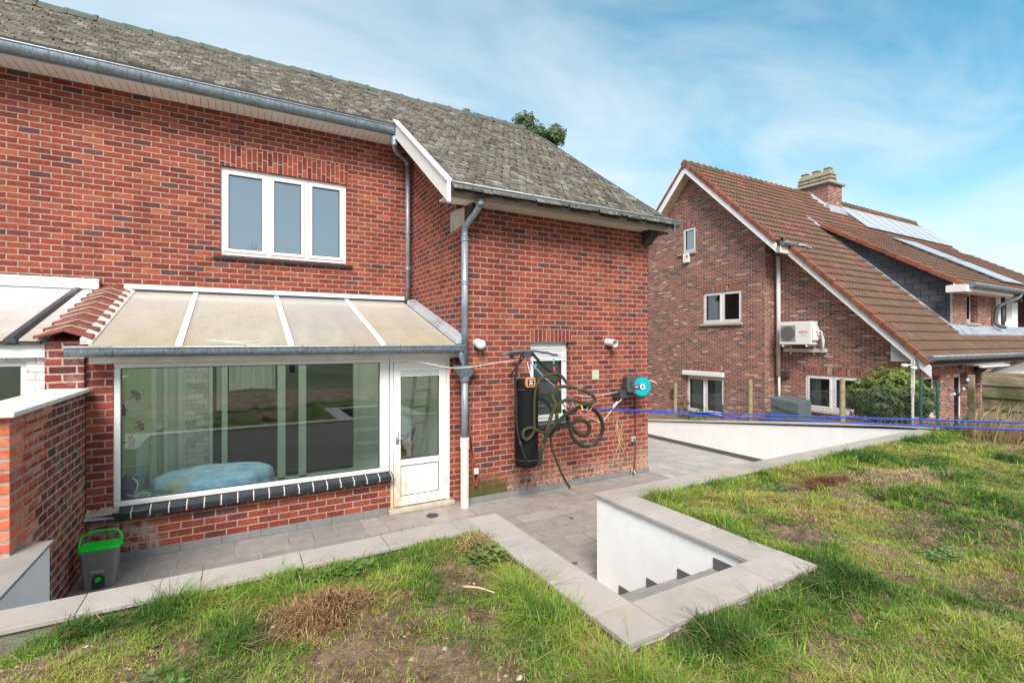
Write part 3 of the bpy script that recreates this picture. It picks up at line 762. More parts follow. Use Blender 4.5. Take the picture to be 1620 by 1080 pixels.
M['net'] = plain('cream_curtain', (.80,.80,.70), .9, .06)
curtain('curtain', -.12, .58, 9.44, 1.62, 2.28, M['net'], lean, ragged=.03)
_ = curtain('curtain', -.30, -.15, 9.40, 1.35, 2.28, M['net'], lean, ragged=.15)

# things standing inside the lean-to
t = thing('table', (-.25, 7.42, .05), 'oval table under the blue cloth inside the lean-to', 'table')
m = MB(); m.lathe((-.25, 7.42, 0), [(.0, .66), (.34, .66), (.36, .67), (.36, .68), (.34, .685), (0, .685)], 40); m.build('tabletop', plain('table_wood', (.25,.15,.08), .6), t)
for a in (45, 135, 225, 315):
    m = MB(); x = -.25+.28*math.cos(rad(a)); y = 7.42+.28*math.sin(rad(a)); m.cone((x, y, .05), (x, y, .66), .02, .03, 10); m.build('leg', plain('table_leg_wood', (.25,.15,.08), .6) if a == 45 else bpy.data.materials['table_leg_wood'], t)
tc = NT('blue_tie_dye_cloth'); n1 = tc.noise(5., 6., .7); n2 = tc.noise(2.3, 5., .7)
c = tc.ramp(n1, [(.3, (.22,.36,.62)), (.46, (.34,.52,.76)), (.56, (.50,.64,.80)), (.7, (.28,.45,.72))]); c = tc.mix(tc.rng(n2, .58, .68, 0, .75), c, (.55,.42,.20))
M['cloth'] = tc.finish(c, .9, tc.bump(tc.noise(14., 5., .7), .5, .02), spec=.1)
m = MB(); rings = []; n = 96; rr = random.Random(4)
for j, (r, z) in enumerate([(0.02, .812), (.3, .812), (.56, .812), (.625, .806), (.655, .78), (.665, .72), (.675, .64), (.685, .56)]):
    ring = []
    for k in range(n):
        a = 2*math.pi*k/n; w = max(0, j-3)/4
        q = r*.93*(1+.03*w*math.sin(a*11)+.018*w*math.sin(a*23+1)); zz = z + .02*w*math.sin(a*5+.5) + .004*math.sin(a*7+j)
        ring.append(m.av((-.25+q*1.10*math.cos(a), 7.46+q*.80*math.sin(a), zz-.045-.03*(r/.68)**4)))
    rings.append(ring)
for A, B in zip(rings[:-1], rings[1:]):
    for k in range(n): k2 = (k+1) % n; m.face([A[k], A[k2], B[k2], B[k]])
m.face(rings[0])
tag(m.build('tablecloth', M['cloth'], None, (-.25, 7.42, .8), smooth=True), 'blue tie-dyed cloth with ochre stains draped over the table behind the wide window', 'tablecloth')
# ladder
t = thing('ladder', (2.5, 7.8, .05), 'aluminium ladder leaning inside the stained white door', 'ladder')
M['alu'] = plain('aluminium', (.48,.50,.47), .4, .1, metal=.5)
def L(u, s): return (2.30+.36*s+.34*u/2.0, 7.62+.22*s+.30*u/2.0, .05+u)
for s in (0, 1):
    m = MB(); m.hexa([(L(0,s)[0]-.03, L(0,s)[1]-.012, .05), (L(0,s)[0]+.03, L(0,s)[1]-.012, .05), (L(0,s)[0]+.03, L(0,s)[1]+.012, .05), (L(0,s)[0]-.03, L(0,s)[1]+.012, .05)],
      [(L(1.95,s)[0]-.03, L(1.95,s)[1]-.012, 2.0), (L(1.95,s)[0]+.03, L(1.95,s)[1]-.012, 2.0), (L(1.95,s)[0]+.03, L(1.95,s)[1]+.012, 2.0), (L(1.95,s)[0]-.03, L(1.95,s)[1]+.012, 2.0)]); m.build('rail', M['alu'], t)
for k in range(7):
    u = .2+.27*k; m = MB(); a, b = L(u, 0), L(u, 1)
    m.hexa([(a[0], a[1]-.03, a[2]), (b[0], b[1]-.03, b[2]), (b[0], b[1]+.03, b[2]), (a[0], a[1]+.03, a[2])], [(a[0], a[1]-.03, a[2]+.03), (b[0], b[1]-.03, b[2]+.03), (b[0], b[1]+.03, b[2]+.03), (a[0], a[1]+.03, a[2]+.03)]); m.build('rung', M['alu'], t)
t = thing('log_basket', (2.3, 7.45, .05), 'brown basket with a black carrying strap on a crate behind the stained white door', 'basket')
m = MB(); m.lathe((2.22, 7.42, .55), [(.13, 0), (.18, .08), (.20, .28), (.19, .29), (.17, .27), (.12, .02)], 18); m.build('basket_body', plain('brown_wicker', (.22,.105,.05), .8, .3, 30., .6), t)
m = MB(); m.tube(spline([(2.05, 7.40, .82), (2.15, 7.36, .88), (2.35, 7.36, 1.02), (2.42, 7.4, 1.08), (2.40, 7.45, .90)], 6), .025, 8); m.build('strap', M['steel_dark'], t, smooth=True)
m = MB(); m.box(2.02, 2.44, 7.25, 7.60, .05, .55); m.build('crate', plain('crate_wood', (.13,.09,.06), .8), t, bevel=.01)
t = thing('storage_box', (-1.2, 7.5, .05), 'grey-green storage box at the left end of the lean-to', 'box')
gg = plain('grey_green_plastic', (.17,.25,.24), .5, .08)
m = MB(); m.box(-1.38, -1.00, 7.35, 7.85, .05, .80); m.build('box_body', gg, t, bevel=.03); m = MB(); m.box(-1.33, -1.05, 7.335, 7.352, .2, .74); m.build('front_panel', gg, t, bevel=.01)
m = MB(); m.box(-1.39, -.99, 7.34, 7.86, .80, .835); m.build('lid', gg, t, bevel=.012)
# patterned hanging
wt = NT('dragonfly_fabric'); n1 = wt.noise(7., 6., .7)
M['fabric'] = wt.finish(wt.ramp(n1, [(.32, (.28,.42,.28)), (.5, (.52,.58,.36)), (.62, (.38,.54,.40)), (.75, (.62,.58,.36))]), .85)
t = thing('wall_hanging', (-1.2, 7.9, .85), 'mottled green fabric hanging with four purple dragonflies', 'wall hanging')
m = MB(); m.box(-1.395, -.985, 7.895, 7.91, .84, 2.28); m.build('fabric', M['fabric'], t)
pm = plain('purple_print', (.12,.03,.06), .8)
for (px_, py_, s, r) in ((215, 625, 1., .5), (194, 649, 1., .15), (222, 673, .9, .4), (207, 698, 1.1, .1)):
    x, y, z = onY(px_, py_, 7.89); x = min(x, -1.06); m = MB(lambda u, v, w, x=x, z=z, r=r, s=s: (x+s*(u*math.cos(r)-v*math.sin(r)), 7.892-w, z+s*(u*math.sin(r)+v*math.cos(r))))
    m.hexa([(-.08, -.006, 0), (.05, -.008, 0), (.05, .008, 0), (-.08, .006, 0)], [(-.08, -.006, .003), (.05, -.008, .003), (.05, .008, .003), (-.08, .006, .003)])
    for sg in (1, -1):
        for k in (0, .03): m.hexa([(.02-k, sg*.006, 0), (.035-k, sg*.006, 0), (.03-k-.01, sg*.075, 0), (-.005-k, sg*.07, 0)], [(.02-k, sg*.006, .003), (.035-k, sg*.006, .003), (.03-k-.01, sg*.075, .003), (-.005-k, sg*.07, .003)])
    m.build('dragonfly', pm, t)
t = thing('clothes_iron', (-1.05, 7.05, .60), 'purple and white iron with white cable in the left corner of the wide window', 'iron')
m = MB(); m.hexa([(-1.15, 7.0, .66), (-1.02, 7.0, .66), (-1.02, 7.1, .66), (-1.15, 7.1, .66)], [(-1.13, 7.03, .92), (-1.10, 7.03, .92), (-1.10, 7.07, .92), (-1.13, 7.07, .92)]); m.build('body', plain('purple_plastic', (.14,.08,.22), .4), t, bevel=.01)
m = MB(); m.tube(spline([(-1.05, 7.02, .88), (-1.0, 7.0, .80), (-1.03, 6.99, .68), (-.95, 6.99, .70), (-.88, 7., .66), (-1.0, 7.0, .65), (-1.1, 6.99, .70)], 6), .008, 6); m.build('cable', M['upvc'], t, smooth=True)
m = MB(); m.box(-1.35, -.7, 6.96, 7.3, .05, .655); m.build('shelf', gg, t)

# ------------------------------------------------------------------ party wall and the other lean-to on the left
pw = thing('party_wall', (-1.6, 8., 0), 'narrow brick party wall capped with overlapping red tiles', 'wall')
m = MB(); m.hexa([(-1.75, 6.80, 0), (-1.435, 6.80, 0), (-1.435, 9.2, 0), (-1.75, 9.2, 0)], [(-1.75, 6.80, 2.44), (-1.435, 6.80, 2.44), (-1.435, 9.2, 3.18), (-1.75, 9.2, 3.18)]); m.build('wall', M['brick_left'], pw)
rt = NT('glazed_red_cap_tile'); ti = rt.attr('tint')
c = rt.mix(ti, (.13,.030,.024), (.24,.056,.038)); M['red_tile'] = rt.finish(rt.mix(rt.rng(rt.noise(20., 5., .7), .55, .68, 0, .6), c, (.34,.25,.20)), .45, rt.bump(rt.noise(30., 4.), .3, .01))
M['lime'] = plain('lime_mortar', (.40,.33,.26), .9, .2, 14., .5)
m = MB(); ml = MB(); rr = random.Random(6)
for k in range(9):
    y = 6.70+.275*k; y2 = y+.30; zc = 2.535+.31*(y-6.70)-.02; zz2 = zc+.31*.30-.05
    j = rr.uniform(-.01, .01); hw = .235*(1-.012*k)
    m.cur = rr.random()*.9+.05
    for sg in (-1, 1):
        m.hexa([(-1.58, y, zc+.03+j), (-1.58+sg*hw, y, zc-.05+j), (-1.58+sg*hw*.92, y2, zz2-.05), (-1.58, y2, zz2+.03)],
               [(-1.58, y, zc+.065+j), (-1.58+sg*hw, y, zc-.012+j), (-1.58+sg*hw*.92, y2, zz2-.015), (-1.58, y2, zz2+.06)])
        if k: ml.hexa([(-1.58, y-.012, zc+.02+j), (-1.58+sg*hw*.88, y-.012, zc-.05+j), (-1.58+sg*hw*.88, y+.0, zc-.05+j), (-1.58, y, zc+.02+j)], [(-1.58, y-.012, zc+.034+j), (-1.58+sg*hw*.88, y-.012, zc-.030+j), (-1.58+sg*hw*.88, y-.001, zc-.030+j), (-1.58, y-.001, zc+.034+j)])
m.build('cap_tiles', M['red_tile'], pw, bevel=.006); ml.build('mortar_bed', M['lime'], pw)
nl = thing('neighbour_lean_to', (-3., 8., 0), 'next-door lean-to with white opal roof sheets and a dark glazing bar', 'conservatory')
for xa, xb in ((-2.98, -2.06), (-1.94, -1.78), (-3.9, -3.05)):
    m = MB(); m.hexa([(xa, 6.78, ZL(6.78)-.016), (xb, 6.78, ZL(6.78)-.016), (xb, 9.17, ZL(9.17)-.016), (xa, 9.17, ZL(9.17)-.016)],
           [(xa, 6.78, ZL(6.78)), (xb, 6.78, ZL(6.78)), (xb, 9.17, ZL(9.17)), (xa, 9.17, ZL(9.17))]); m.build('roof_sheet', M['polycarb_white'], nl)
for x in (-2.0, -3.01):
    m = MB(); w = .05; m.hexa([(x-w, 6.76, ZL(6.76)-.03), (x+w, 6.76, ZL(6.76)-.03), (x+w, 9.15, ZL(9.15)-.03), (x-w, 9.15, ZL(9.15)-.03)], [(x-w*.5, 6.76, ZL(6.76)+.035), (x+w*.5, 6.76, ZL(6.76)+.035), (x+w*.5, 9.15, ZL(9.15)+.035), (x-w*.5, 9.15, ZL(9.15)+.035)])
    m.build('glazing_bar', M['steel_dark'], nl)
m = MB(); m.box(-3.9, -1.72, 6.84, 6.93, 2.28, 2.43); m.build('eaves_beam', M['bar_white'], nl, bevel=.006)
m = MB(); m.box(-3.9, -1.76, 9.12, 9.20, 3.21, 3.36); m.build('wall_bar', M['bar_white'], nl, bevel=.006)
m = MB(); m.box(-3.9, -1.78, 6.79, 6.835, 2.415, 2.44); m.build('eaves_strip', M['steel_dark'], nl)
m = MB(); m.box(-3.9, -1.78, 9.13, 9.2, 3.16, 3.205); m.build('wall_strip', M['steel_dark'], nl)
T = TS(0, 6.9, 0)
wall_cells(T, -3.9, -1.755, 0, 2.28, [(-3.5, -1.92, 1.0, 2.24)], .2).build('front_wall', M['brick_white'], nl)
window(nl, T, -3.5, -1.92, 1.0, 2.24, 2, rec=.03, pane=M['pane_clear'], sashes=False, fw=.05)
m = MB(); m.box(-3.9, -1.8, 8.2, 8.25, 0, 2.6); m.build('inner_screen', plain('dim_grey_screen', (.22,.21,.20), .9), nl)
m = MB(); m.lathe((-2.5, 7.6, 1.35), [(.02, .12), (.35, .10), (.5, 0), (.52, -.3), (0.5, -.32)], 24); m.build('blue_reflection_dome', plain('blue_reflection_dome', (.12,.36,.52), .7), nl, smooth=True)  # blue dome added behind the pane to stand in for its blue reflection

# ------------------------------------------------------------------ brick garden wall on the left
gw = thing('garden_wall', (-1.6, 5.8, 0), 'old brick wall with orange repair bricks under a pale stone coping', 'wall')
m = MB(); m.box(-1.66, -1.431, 5.12, 6.83, -.05, 1.90); m.build('wall', M['brick_left'], gw)
m = MB(); m.box(-1.66, -1.431, 4.83, 5.12, -.05, 1.90); m.build('wall', M['brick_new'], gw, label='end of the wall rebuilt in bright orange brick')
m = MB(); rr = random.Random(3)
for k in range(22):
    z = -.05+k*.0886; w = (.22 if k % 2 else .11) + .035*max(0, k-9) - (.14 if k < 6 else 0)
    if w > .02: m.box(-1.60, -1.4285, 5.11, 5.12+w, z+.008, z+.078)
m.build('toothing', M['brick_new'], gw)
M['cream_stone'] = plain('pale_cream_stone', (.66,.63,.56), .8, .1, 5., .3)
m = MB()
for ya, yb_ in ((4.76, 5.86), (5.864, 6.84)): m.hexa([(-1.73, ya, 1.905), (-1.385, ya, 1.905), (-1.385, yb_, 1.905), (-1.73, yb_, 1.905)], [(-1.73, ya, 1.955), (-1.385, ya, 1.945), (-1.385, yb_, 1.945), (-1.73, yb_, 1.955)])
m.build('coping', M['cream_stone'], gw, bevel=.008)
t = thing('wall_shelf', (-1.3, 6.8, .52), 'broken flashing strip with old mortar left below the sill in the corner', 'flashing')
m = MB(); m.hexa([(-1.425, 6.72, .535), (-.75, 6.80, .47), (-.75, 6.848, .47), (-1.425, 6.848, .535)], [(-1.425, 6.72, .55), (-.75, 6.80, .485), (-.75, 6.848, .49), (-1.425, 6.848, .56)]); m.build('strip', M['zinc_pale'], t)
m = MB(); rr = random.Random(9)
for k in range(9): x = -1.42+.03*k; m.hexa([(x, 6.77, .555), (x+.04, 6.77, .555), (x+.04, 6.848, .56), (x, 6.848, .56)], [(x, 6.79, .57+rr.random()*.03), (x+.04, 6.79, .57+rr.random()*.03), (x+.04, 6.848, .60+rr.random()*.03), (x, 6.848, .60+rr.random()*.03)])
m.build('mortar', M['lime'], t)
# ------------------------------------------------------------------ paving, copings, retaining walls, steps
def paving(name, cols, bw, bh, mort, grout, seed=0., rust=.35):
    t = NT(name); x, y, z = t.sep(t.pos())
    w = t.math('MULTIPLY', t.math('SUBTRACT', t.noise(6., 2.), .5), .004)
    v = t.math('ADD', y, w); u = t.math('ADD', x, w)
    row = t.math('FLOOR', t.math('DIVIDE', v, bh))
    wn0 = t.n('TexWhiteNoise', noise_dimensions='1D'); t.set(wn0, 'W', t.math('ADD', row, seed))
    uu = t.math('ADD', t.math('DIVIDE', u, bw), t.math('MULTIPLY', wn0.outputs[0], .7)); col = t.math('FLOOR', uu)
    wn = t.n('TexWhiteNoise', noise_dimensions='3D'); t.set(wn, 'Vector', t.comb(col, row, seed))
    # some slabs are split once more
    sp = t.math('GREATER_THAN', wn.outputs[0], .55)
    fu = t.math('FRACT', uu); fu2 = t.math('FRACT', t.math('MULTIPLY', uu, 2.))
    fu_ = t.math('ADD', t.math('MULTIPLY', sp, fu2), t.math('MULTIPLY', t.math('SUBTRACT', 1., sp), fu))
    ww = t.math('SUBTRACT', bw, t.math('MULTIPLY', sp, bw*.5))
    fv = t.math('FRACT', t.math('DIVIDE', v, bh))
    du = t.math('MULTIPLY', t.math('MINIMUM', fu_, t.math('SUBTRACT', 1., fu_)), ww); dv = t.math('MULTIPLY', t.math('MINIMUM', fv, t.math('SUBTRACT', 1., fv)), bh)
    mask = t.rng(t.math('MINIMUM', du, dv), mort*.35, mort*.8)
    wn2 = t.n('TexWhiteNoise', noise_dimensions='3D'); t.set(wn2, 'Vector', t.comb(t.math('FLOOR', t.math('MULTIPLY', uu, t.math('ADD', sp, 1.))), row, seed+3))
    c = t.ramp(wn2.outputs[0], cols, 'CONSTANT')
    n = t.rng(t.noise(5., 7., .7), .25, .75, .78, 1.2); c = t.mix(1., c, t.comb(n, n, n), 'MULTIPLY')
    b = t.rng(t.noise(2.6, 6., .7), .52, .72, 0, rust); c = t.mix(b, c, (.36,.29,.21))
    g = t.mix(t.rng(t.noise(3., 4.), .45, .6), grout, (.15,.085,.05))
    c = t.mix(mask, g, c)
    h = t.math('ADD', mask, t.math('MULTIPLY', t.noise(40., 5., .6), .25))
    return t.finish(c, t.rng(t.noise(3., 4.), .35, .65, .38, .65), t.bump(h, .3, .006), spec=.45)
M['paving'] = paving('grey_stone_paving', [(0,(.262,.236,.217)),(.25,(.282,.255,.234)),(.5,(.248,.226,.209)),(.75,(.295,.267,.245))], .62, .31, .014, (.30,.235,.17), 1.)
M['paving_drive'] = paving('pale_drive_paving', [(0,(.36,.34,.32)),(.3,(.40,.375,.35)),(.6,(.33,.315,.30))], .60, .20, .006, (.34,.31,.27), 5., .25)
M['paving_strip'] = paving('strip_paving', [(0,(.225,.21,.20)),(.3,(.245,.228,.217)),(.6,(.21,.198,.19))], .56, .70, .008, (.36,.30,.23), 9., .18)
m = MB()
xs_ = [1.45, 6.72]
m.poly([(1.45, 2.0, 0), (6.75, 2.0, 0), (6.75, 6.9, 0), (1.45, 6.9, 0)]); struct(m.build('patio', M['paving'], None, (3, 5, 0)))
m = MB(); m.poly([(-1.9, 3.8, 0), (1.448, 3.8, 0), (1.448, 6.97, 0), (-1.9, 6.97, 0)]); struct(m.build('patio_strip', M['paving_strip'], None, (0, 5, 0)))
m = MB(); m.poly([(6.752, 3.8, 0), (10.7, 3.8, -.385), (10.7, 30., -.385), (6.752, 30., 0)]); struct(m.build('driveway', M['paving_drive'], None, (8, 8, 0)))
ct = NT('pale_porcelain_coping'); ti = ct.attr('tint')
c = ct.mix(ti, (.325,.29,.262), (.395,.355,.322)); n = ct.rng(ct.noise(3.2, 7., .7), .3, .7, .86, 1.12); c = ct.mix(1., c, ct.comb(n, n, n), 'MULTIPLY')
c = ct.mix(ct.rng(ct.noise(1.7, 6., .75), .52, .70, 0, .55), c, (.42,.345,.265)); c = ct.mix(ct.rng(ct.noise(6., 6., .75), .62, .74, 0, .4), c, (.20,.17,.14))
M['coping'] = ct.finish(c, .5, ct.bump(ct.noise(60., 4.), .12, .004), spec=.4)
M['plinth_d'] = plain('dark_skirting_tiles', (.105,.10,.10), .5, .12, 6.)
ZC = .90
def slabs(parent, rects, name='coping'):
    m = MB(); rr = random.Random(len(rects)*7+1)
    for x0, x1, y0, y1 in rects:
        m.cur = rr.random()*.9+.05; dz = rr.uniform(-.0015, .0015)
        m.box(x0, x1, y0, y1, ZC-.028+dz, ZC+dz)
    return m.build(name, M['coping'], parent, bevel=.0025)
def run(a, b, step, first=None):
    out = []; x = a; s = first or step
    while x < b-.05:
        out.append((x, min(x+s-.005, b))); x += s; s = step
    return out
rw = thing('retaining_wall', (.3, 3.7, 0), 'low retaining wall between the near lawn and the patio, topped with pale slabs', 'wall')
R = [(a, b, 3.615, 3.885) for a, b in run(-4.4, 1.74, .60)] + [(1.742, 2.035, a, b) for a, b in run(2.16, 3.885, .575)] + [(1.745, 2.035, 1.86, 2.155)]
slabs(rw, R)
m = MB(); m.box(-4.4, 2.0, 3.66, 3.86, -.02, ZC-.029); m.box(1.80, 2.0, 1.9, 3.66, -.02, ZC-.029); m.build('wall', M['render'], rw)
m = MB(); m.box(-4.4, 1.76, 3.635, 3.659, .3, ZC-.032); m.build('rough_footing', plain('green_stained_concrete', (.16,.16,.11), .95, .35, 7., .8), rw)
rp = thing('retaining_wall', (5., 3., 0), 'white rendered retaining wall beside the garden steps, topped with pale slabs', 'wall')
R = [(3.16, 3.49, a, b) for a, b in run(2.155, 3.60, .52)] + [(3.165, 3.49, 3.602, 3.885)] + [(a, b, 3.615, 3.885) for a, b in run(3.494, 10.5, .60)] + [(a, b, 1.87, 2.15) for a, b in run(2.04, 3.50, .49)]
slabs(rp, R)
m = MB(); m.box(3.19, 3.44, 2.12, 3.86, -.02, ZC-.029); m.box(3.44, 10.55, 3.66, 3.86, -.6, ZC-.029); m.box(1.99, 3.44, 1.90, 2.12, -.02, ZC-.029); m.build('wall', M['render'], rp)
m = MB()
for k, (ya, yb_) in enumerate(((3.17, 3.53), (2.82, 3.17), (2.47, 2.82), (2.13, 2.47))):
    z = (.0+.225*(k)) + (.0); m.box(3.182, 3.1895, ya, yb_, z+.03, z+.03+.085)
m.build('stair_skirting', M['plinth_d'], rp)
st = thing('garden_steps', (2.6, 2.8, 0), 'grey tiled steps rising from the patio to the lawn between two low walls', 'steps')
for k, (ya, yb_) in enumerate(((3.17, 3.53), (2.82, 3.17), (2.47, 2.82), (2.121, 2.47))):
    z = .03+.225*k; m = MB(); m.box(2.002, 3.181, ya-.001+.001, yb_+.015, z-.03, z); m.build('tread', M['paving_strip'], st, bevel=.003)
    m = MB(); m.box(2.002, 3.18, 2.122, yb_-.004, max(-.02, z-.225), z-.031) ; m.build('riser', M['plinth_d'], st)
m = MB(); m.box(2.002, 3.188, 2.121, 2.155, .71, ZC-.03); m.build('riser', M['plinth_d'], st)
lw = thing('raised_bed', (-1.6, 4.5, 0), 'white rendered block with a grey slab top in the bottom left corner', 'wall')
m = MB(); m.box(-2.6, -1.27, 3.90, 5.05, -.02, ZC-.025); m.build('wall', M['render'], lw)
m = MB(); m.box(-2.62, -1.25, 3.89, 4.45, ZC-.024, ZC); m.box(-2.62, -1.25, 4.454, 5.07, ZC-.024, ZC); m.build('slab_top', plain('mid_grey_slab', (.27,.255,.245), .55, .12, 4.), lw, bevel=.002)
bw_ = thing('boundary_wall', (10.6, 8, 0), 'long white rendered wall sloping down beside the drive, with a dark skirting', 'wall')
WX = 10.55
def zt(y): return .92 - .1245*(y-3.95)
m = MB(); m.hexa([(WX, 3.70, -.6), (WX+.2, 3.70, -.6), (WX+.2, 16., -.6), (WX, 16., -.6)], [(WX, 3.70, .90), (WX+.2, 3.70, .90), (WX+.2, 16., zt(16.)), (WX, 16., zt(16.))]); m.build('wall', M['render'], bw_)
m = MB(); y = 3.62
while y < 15.9:
    y2 = y+.8; za, zb = min(zt(y), .935), min(zt(y2), .935)
    m.hexa([(WX-.03, y, za), (WX+.23, y, za), (WX+.23, y2-.005, zb), (WX-.03, y2-.005, zb)], [(WX-.03, y, za+.03), (WX+.23, y, za+.03), (WX+.23, y2-.005, zb+.03), (WX-.03, y2-.005, zb+.03)]); y = y2
m.build('coping', plain('grey_coping', (.42,.40,.37), .7, .15, 3.), bw_)
m = MB(); m.box(WX-.012, WX-.001, 3.87, 16., -.38, -.27); m.build('skirting', M['plinth_d'], bw_)

# ------------------------------------------------------------------ lawn and ground
def hfield(x, y):
    h = .835 + .05*(fbm(x*1.1+3, y*1.1+9)-.5) + .075*(fbm(x*3.1, y*3.1)-.5) + .065*(fbm(x*9, y*9, 4)-.5)
    edge = np.clip((y-3.1)/.5, 0, 1)*np.clip((-.85-x)/.5, 0, 1)      # the ground drops away at the bottom-left corner
    h = h - .30*edge
    h = h + .05*np.exp(-((x-9.0)**2/6 + (y-2.3)**2/3))
    return h
def in_pit(x, y): return (x > 1.79) & (x < 3.46) & (y > 1.89)
gx = np.concatenate([np.arange(-8, -2.2, .09), np.arange(-2.2, 5.2, .022), np.arange(5.2, 10.72, .045)]); gy = np.concatenate([np.arange(-4, .3, .09), np.arange(.3, 3.70, .022)])
X_, Y_ = np.meshgrid(gx, gy, indexing='ij'); Z_ = hfield(X_, Y_)
nx_, ny_ = X_.shape
vid = np.arange(nx_*ny_).reshape(nx_, ny_)
q = np.stack([vid[:-1,:-1], vid[1:,:-1], vid[1:,1:], vid[:-1,1:]], -1).reshape(-1, 4)
cx = (X_[:-1,:-1]+.011).ravel(); cy = (Y_[:-1,:-1]+.011).ravel()
q = q[~in_pit(cx, cy)]
me = bpy.data.meshes.new('lawn'); me.from_pydata(np.stack([X_.ravel(), Y_.ravel(), Z_.ravel()], -1).tolist(), [], q.tolist())
me.polygons.foreach_set('use_smooth', [True]*len(me.polygons))
so = NT('muddy_soil')
c = so.ramp(so.noise(4., 8., .72), [(.32, (.075,.040,.026)), (.44, (.20,.112,.072)), (.56, (.34,.215,.152)), (.7, (.13,.075,.050))])
cl = so.rng(so.noise(26., 6., .75), .32, .66, .55, 1.35); c = so.mix(1., c, so.comb(cl, cl, cl), 'MULTIPLY')
gm = so.rng(so.noise(1.3, 6., .7), .40, .56); gm2 = so.math('MULTIPLY', gm, so.rng(so.noise(25., 5., .7), .35, .6, .25, .85)); c = so.mix(so.math('MULTIPLY', gm2, .35), c, (.11,.12,.035))
M['soil'] = so.finish(c, so.rng(so.noise(2.5, 3.), .4, .6, .55, .95), so.bump(so.math('ADD', so.noise(18., 8., .75), so.math('MULTIPLY', so.noise(70., 4., .7), .4)), .95, .05), spec=.3)
me.materials.append(M['soil']); o = bpy.data.objects.new('lawn_ground', me); COL.objects.link(o); struct(o)
# neighbour's side: slopes down from the fence to the house
m = MB(); ys = np.arange(-4, 30.1, .5); xs2 = [10.74, 11.3, 12.2, 13.2, 14.2, 18., 40.]
def zn(x, y):
    top = float(np.clip(.90-.1245*(y-3.95), -.6, .90)); f = min(1, max(0, (x-10.9)/2.6)); tgt = min(top, max(-.45, .15-.05*(y-5)))
    return top*(1-f)+tgt*f + .02*float(vnoise(np.array(x*3.), np.array(y*3.)))
G = [[m.av((x, y, zn(x, y))) for y in ys] for x in xs2]
for i in range(len(xs2)-1):
    for j in range(len(ys)-1): m.face([G[i][j], G[i+1][j], G[i+1][j+1], G[i][j+1]])
struct(m.build('neighbour_garden', M['soil'], None, recalc=False, smooth=True))
gt = NT('far_ground'); M['far'] = gt.finish(gt.mix(gt.noise(.2, 5.), (.06,.08,.03), (.10,.10,.05)), .95)
m = MB(); m.poly([(-300, -300, -.62), (300, -300, -.62), (300, 300, -.62), (-300, 300, -.62)]); struct(m.build('ground', M['far'], None))
m = MB(); m.poly([(-60, -60, .78), (40, -60, .78), (40, -3.99, .78), (-60, -3.99, .78)]); struct(m.build('rear_lawn', M['far'], None))

# ------------------------------------------------------------------ grass
def density(x, y):
    # bare, trodden mud in the middle of the near lawn; thick tufts along the slab edges
    d = fbm(x*1.25+7.3, y*1.25+2.1, 5)
    d2 = fbm(x*5.+1.3, y*5.+8.1, 3)
    base = np.clip((d-.43)*8+.40, .05, 1)*np.clip((d2-.33)*5.0, .10, 1.2)
    ed = np.zeros_like(x)
    ed = np.maximum(ed, np.exp(-((y-3.50)/.13)**2)*(x < 1.6)*np.clip((x+1.35)*2.5, 0, 1))
    ed = np.maximum(ed, np.exp(-((x-1.64)/.13)**2)*(x < 1.76))
    ed = np.maximum(ed, np.exp(-((x-3.62)/.14)**2)*(y > 1.7)*(y < 3.6))
    ed = np.maximum(ed, np.exp(-((y-3.46)/.20)**2)*(x > 3.4))
    ed = np.maximum(ed, np.exp(-((y-1.70)/.15)**2)*(x > 1.7)*(x < 3.7))
    right = np.clip((x-4.3)/2.2, 0, 1)*np.clip((fbm(x*.9+2, y*.9+40)-.30)*3, .2, 1)
    mud1 = np.exp(-(((x-.75)/1.0)**2+((y-2.2)/.5)**2)*1.)*.50
    mud2 = np.exp(-(((x-4.4)/.75)**2+((y-2.5)/.35)**2))*.6
    mud3 = np.exp(-(((x-1.0)/.9)**2+((y-1.35)/.6)**2))*.35; mud4 = np.exp(-(((x-5.6)/1.3)**2+((y-2.6)/.3)**2))*.3; mud5 = np.exp(-(((x+.5)/.55)**2+((y-2.6)/.4)**2))*.35
    v = base*(1-mud1)*(1-mud2)*(1-mud3)*(1-mud4)*(1-mud5) + right*.40*(1-mud4) + ed*.95
    near = np.exp(-(((x-3.4)/.9)**2+((y-1.0)/.6)**2))*.45
    return np.clip(v+near, 0.02, 1.4), ed
